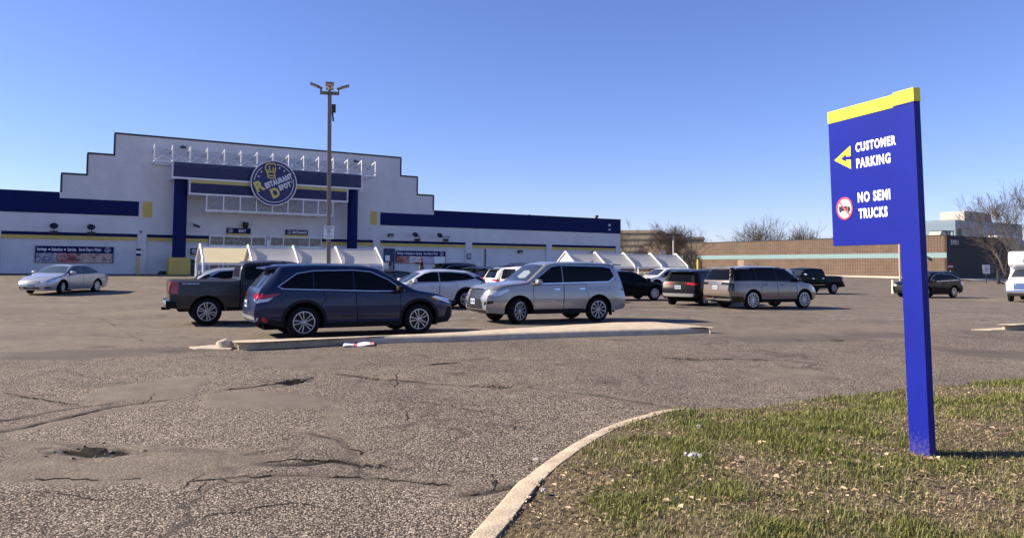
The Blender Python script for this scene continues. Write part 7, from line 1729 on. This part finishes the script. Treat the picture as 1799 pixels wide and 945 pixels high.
# grass bank at the end of the lot
mb = MB(); gb_ = [at_y(x, 470, 90) for x in (1185, 1205, 1232)]
for i in range(2):
    for y0, y1, h0, h1 in ((88, 94, .1, .9), (94, 125, .9, 1.2)):
        x0, x1 = (1175, 1205, 1240)[i], (1175, 1205, 1240)[i + 1]
        mb.add([(at_y(x0, 470, y0).x, y0, gz(at_y(x0, 470, y0).x, y0) + h0), (at_y(x1, 470, y0).x, y0, gz(at_y(x1, 470, y0).x, y0) + h0), (at_y(x1, 470, y1).x, y1, gz(at_y(x1, 470, y1).x, y1) + h1), (at_y(x0, 470, y1).x, y1, gz(at_y(x0, 470, y1).x, y1) + h1)], [(0, 1, 2, 3)])
tag(mb.build('grass_bank', pbr('far_grass', (.085, .095, .035), .95, vary=.3, scale=.8)), kind='structure')
def conifer(px, Y, top_y, label):
    p = at_y(px, 470, Y); h = at_y(px, top_y, Y).z; root = empty('conifer', (p.x, Y, 0), 0, label, 'tree'); r = random.Random(5)
    mb = MB(); mb.tube([(0, 0, 0), (0, 0, h * .95)], [.25, .03], 6); mb.build('trunk', m_bark, root)
    c = MB()
    for i in range(1500):
        z = h * (.12 + .88 * r.random() ** .8); R_ = (h - z) * .24 + .25; a = r.uniform(0, 6.28); q_ = R_ * r.random() ** .5; s_ = r.uniform(.2, .5)
        b = Vector((q_ * math.cos(a), q_ * math.sin(a), z - q_ * .25)); t = Vector((math.cos(a), math.sin(a), -.35)).normalized() * s_; n_ = Vector((-math.sin(a), math.cos(a), 0)) * s_ * .3
        c.add([b, b + t * .6 + n_, b + t, b + t * .6 - n_], [(0, 1, 2, 3)])
    c.build('crown', pbr('needles', (.035, .05, .028), .9, vary=.3), root)
conifer(1687, 185, 401, 'small dark conifer in front of the glass office')
# far poles, posts and small signs
def post(name, px, py0, py1, Y, r, mat, label, cat, cap=None, group=None):
    p = at_y(px, py0, Y); z0 = gz(p.x, Y); z1 = at_y(px, py1, Y).z; e = empty(name, (p.x, Y, z0), 0, label, cat, group)
    mb = MB(); mb.tube([(0, 0, -.1), (0, 0, z1 - z0)], r, 10); mb.build('post', mat, e, True, angle=60); 
    return e, z1 - z0
e, h = post('street_lamp', 1183.3, 470, 414, 104, .11, pbr('pale_pole', (.42, .40, .37), .6), 'pale lot lamp with twin heads behind the right cart shelter', 'street lamp')
for s_ in (1, -1):
    mb = MB(); mb.box(s_ * .10 if s_ > 0 else -1.2, 1.2 if s_ > 0 else -.10, -.2, .2, h, h + .14); mb.build('lamp_head', m_black, e)
e, h = post('pole', 1214.2, 470, 405, 98, .07, m_black, 'thin dark pole left of the brick building corner', 'pole')
e, h = post('utility_pole', 1581.5, 490, 385, 88, .13, pbr('weathered_timber', (.36, .29, .24), .8), 'pale pole partly hidden behind the blue sign post', 'pole')
e, h = post('bollard', 1569, 507, 492, 54, .11, pbr('cream_paint', (.60, .54, .40), .6), 'cream bollard left of the blue sign post', 'bollard')
e, h = post('bollard', 1226.5, 476, 456, 92, .17, m_yellow, 'yellow bollard at the left end of the brick wall', 'bollard')
e, h = post('bollard', 1232, 476, 459, 92.5, .08, m_black, 'thin black post beside the yellow bollard', 'bollard')
e, h = post('road_sign', 1670, 488, 461, 90, .04, m_steel, 'small dark red sign on a post at the black wall corner', 'sign')
mb = MB(); mb.box(-.42, .42, -.06, -.045, h - .95, h); mb.build('plate', pbr('maroon_sign', (.10, .02, .02), .5), e); mb = MB(); mb.box(-.28, .28, -.064, -.061, h - .58, h - .40); mb.build('bar', m_let, e)
e, h = post('road_sign', 1732.8, 491, 466, 88, .05, m_black, 'small white sign on a black post before the black wall', 'sign')
mb = MB(); mb.box(-.42, .42, -.08, -.06, h - 1.0, h + .05); mb.build('plate', m_white, e); mb = MB(); mb.box(-.1, .1, -.084, -.081, h - .8, h - .15); mb.build('bar', m_steel, e)
e, h = post('bent_post', 1753.5, 489, 474, 86, .16, m_black, 'black leaning post stump near the end of the black wall', 'post')
mb = MB(); mb.tube([(.1, 0, .3), (.7, 0, .02)], .08, 6); mb.build('stay', m_black, e)
p = at_y(1164, 455, 100); e = empty('road_sign', (p.x, 100, gz(p.x, 100)), rad(10), 'back of a small grey two-post sign beyond the right shelter', 'sign')
zz = at_y(1164, 441, 100).z - gz(p.x, 100); mb = MB(); mb.box(-.16, .16, 0, .03, zz - 1.3, zz); mb.build('plate', m_steel, e); mb = MB(); mb.box(-.30, -.24, .03, .08, 0, zz); mb.box(.24, .30, .03, .08, 0, zz); mb.build('post', m_steel, e)

# ------------------------------------------------------------ white shuttle bus entering at the right edge
S_bus = Shape(xr=-5.2, xf=2.45, W=1.06, ax=(-3.0, 1.45), Rw=.40, sill=.42, Ra=.47, zt=[(-5.2, 2.95), (.62, 2.95), (.66, 2.0), (.75, 1.95), (1.5, 1.42), (1.65, 1.36), (2.2, 1.27), (2.40, 1.15), (2.45, 1.05)], belt=[(-5.2, 1.25), (1.5, 1.22), (2.2, 1.12), (2.45, .98)],
              side=[(.4, .96), (.8, 1.0), (2.8, 1.0)], tail=[(.3, 0), (3, 0)], nose=[(.4, -.05), (.7, 0), (1.2, -.05)], tumble=.10, sm=.02, cr=.02, lr=.2, br=.01, cf=.06, lf=.5, bf=.08, crown=.06, rr=.05, fr=.02)
bp_ = at_y(1800, 500, 40.0)
m_bus = paint('bus_white', (.74, .74, .73), rough=.35)
bus = car('shuttle_bus', S_bus, dict(loc=(30.0, 42.7, gz(30.0, 42.7)), rz=rad(228), label='white shuttle bus with a round red emblem at the right edge', cat='bus'), m_bus, wind=[(.80, -.78), (.80, .78), (1.42, .90), (1.46, 0), (1.42, -.90)],
          win=[(.2, 1.30), (.2, 1.9), (.72, 1.9), (1.35, 1.40), (1.35, 1.30)], doors=[([(.15, .50), (.15, 1.25), (1.0, 1.25), (1.0, .50)], 0)], handles=[(.3, 1.12)],
          decals=[('grille', 'F', [(-.62, .74), (.62, .74), (.62, 1.08), (-.62, 1.08)], m_trim, .012), ('headlight', 'F', [(.66, .76), (.90, .76), (.90, 1.05), (.66, 1.05)], m_clear, .014), ('headlight', 'F', [(-.66, .76), (-.90, .76), (-.90, 1.05), (-.66, 1.05)], m_clear, .014)] +
          [('grille_bar', 'F', [(-.60, z), (.60, z), (.60, z + .05), (-.60, z + .05)], m_chrome, .022) for z in (.76, .86, .96, 1.04)],
          solids=[('front_bumper', lambda mb: mb.prism([(2.35, .48), (2.60, .50), (2.64, .56), (2.64, .68), (2.58, .72), (2.35, .72)], -.98, .98, lambda u, v, w: (u, w, v)), m_chrome, .02),
                  ('roof_cap', lambda mb: mb.prism([(.55, 2.02), (1.00, 2.05), (1.22, 2.25), (1.20, 2.72), (1.02, 2.96), (.55, 3.02)], -1.05, 1.05, lambda u, v, w: (u, w, v)), m_bus, .08), ('bumper_lower', lambda mb: mb.box(2.3, 2.58, -.95, .95, .36, .475), m_trim, .02)], plates=[('F', 0, .56)], mirror=(1.3, 1.42), mirror_mat=m_trim, rr=.22, wt=.24)
flat_part('emblem', [disc_geo(-.10, 2.42, .20, 30)], lambda u, v: (1.232 - .06 * max(0, v - 2.45), u, v), pbr('emblem_red', (.50, .03, .06), .4), bus)
flat_part('emblem_mark', [stroke_geo([(-.19, 2.34), (-.17, 2.50), (-.11, 2.40), (-.05, 2.50), (-.01, 2.34)], .03)], lambda u, v: (1.240 - .06 * max(0, v - 2.45), -.20 - u, v), m_white, bus)
flat_part('fleet_number', [fit_text('47510', .62, .92, 2.12, 2.19, .03)], lambda u, v: (1.24 - .0 * v, u if False else 1.55 - u - .0, v), m_steel, bus) if False else None

# ------------------------------------------------------------ litter on the asphalt and lawn
ps = [gnd(*q) for q in ((602, 610.3), (657, 608.6), (657.5, 602.8), (606, 604.6))]
car_ = MB(); o = sum(ps, Vector((0, 0, 0))) / 4
ce = empty('flattened_carton', (o.x, o.y, gz(o.x, o.y)), 0, 'flattened white and red carton lying in the gutter below the kerb', 'carton')
def cpt(a, b, l):
    p = ps[0].lerp(ps[1], a).lerp(ps[3].lerp(ps[2], a), b); return Vector((p.x - o.x, p.y - o.y, .012 + l + .03 * b + .012 * math.sin(a * 9 + b * 3)))
def cstrip(nm, a0, a1, mat):
    mb = MB(); K = 8; vs = []; fs = []
    for l in (0, .02):
        for i in range(K + 1):
            for b in (0, .5, 1): vs.append(cpt(a0 + (a1 - a0) * i / K, b, l))
    n = (K + 1) * 3
    for i in range(K):
        for j in (0, 1):
            a = i * 3 + j; fs.append((n + a, n + a + 3, n + a + 4, n + a + 1)); fs.append((a, a + 1, a + 4, a + 3))
        for j in (0, 2):
            a = i * 3 + j; fs.append((a, a + 3, n + a + 3, n + a) if j == 0 else (a, n + a, n + a + 3, a + 3))
    mb.add(vs, fs); mb.build(nm, mat, ce, fix=True)
m_cart = pbr('carton_white', (.72, .70, .68), .6, vary=.08, scale=14); m_cred = pbr('carton_red', (.62, .13, .10), .6, vary=.2, scale=14)
cstrip('carton_sheet', 0, .34, m_cart); cstrip('printed_panel', .341, .45, m_cred); cstrip('carton_sheet', .451, .86, m_cart); cstrip('printed_panel', .861, 1.0, pbr('carton_pink', (.66, .33, .28), .6, vary=.2, scale=14))
for px, py, s_, lab in ((1222, 821, .055, 'crumpled white paper scrap on the grass left of the sign foot'), (1205, 815, .03, 'small crumpled scrap just left of the bigger one on the grass'), (1228, 757, .03, 'white scrap on the grass near the middle of its far edge'), (943, 813, .03, 'white stone chip beside the grass kerb on the asphalt'), (955, 858, .03, 'pale scrap at the grass edge near the kerb bend')):
    p = gnd(px, py, .16 if px > 950 else 0); z = float(lawn_z(np.array([p.x]), np.array([p.y]))[0]) if px > 950 else gz(p.x, p.y)
    lump('paper_scrap' if 'scrap' in lab else 'stone_chip', (p.x, p.y, z + .03), s_ * .8, s_ * .5, s_ * .5, pbr('scrap_paper', (.44, .42, .39), .8, vary=.3, scale=30), px, lab, 'litter', px * .1, .7)
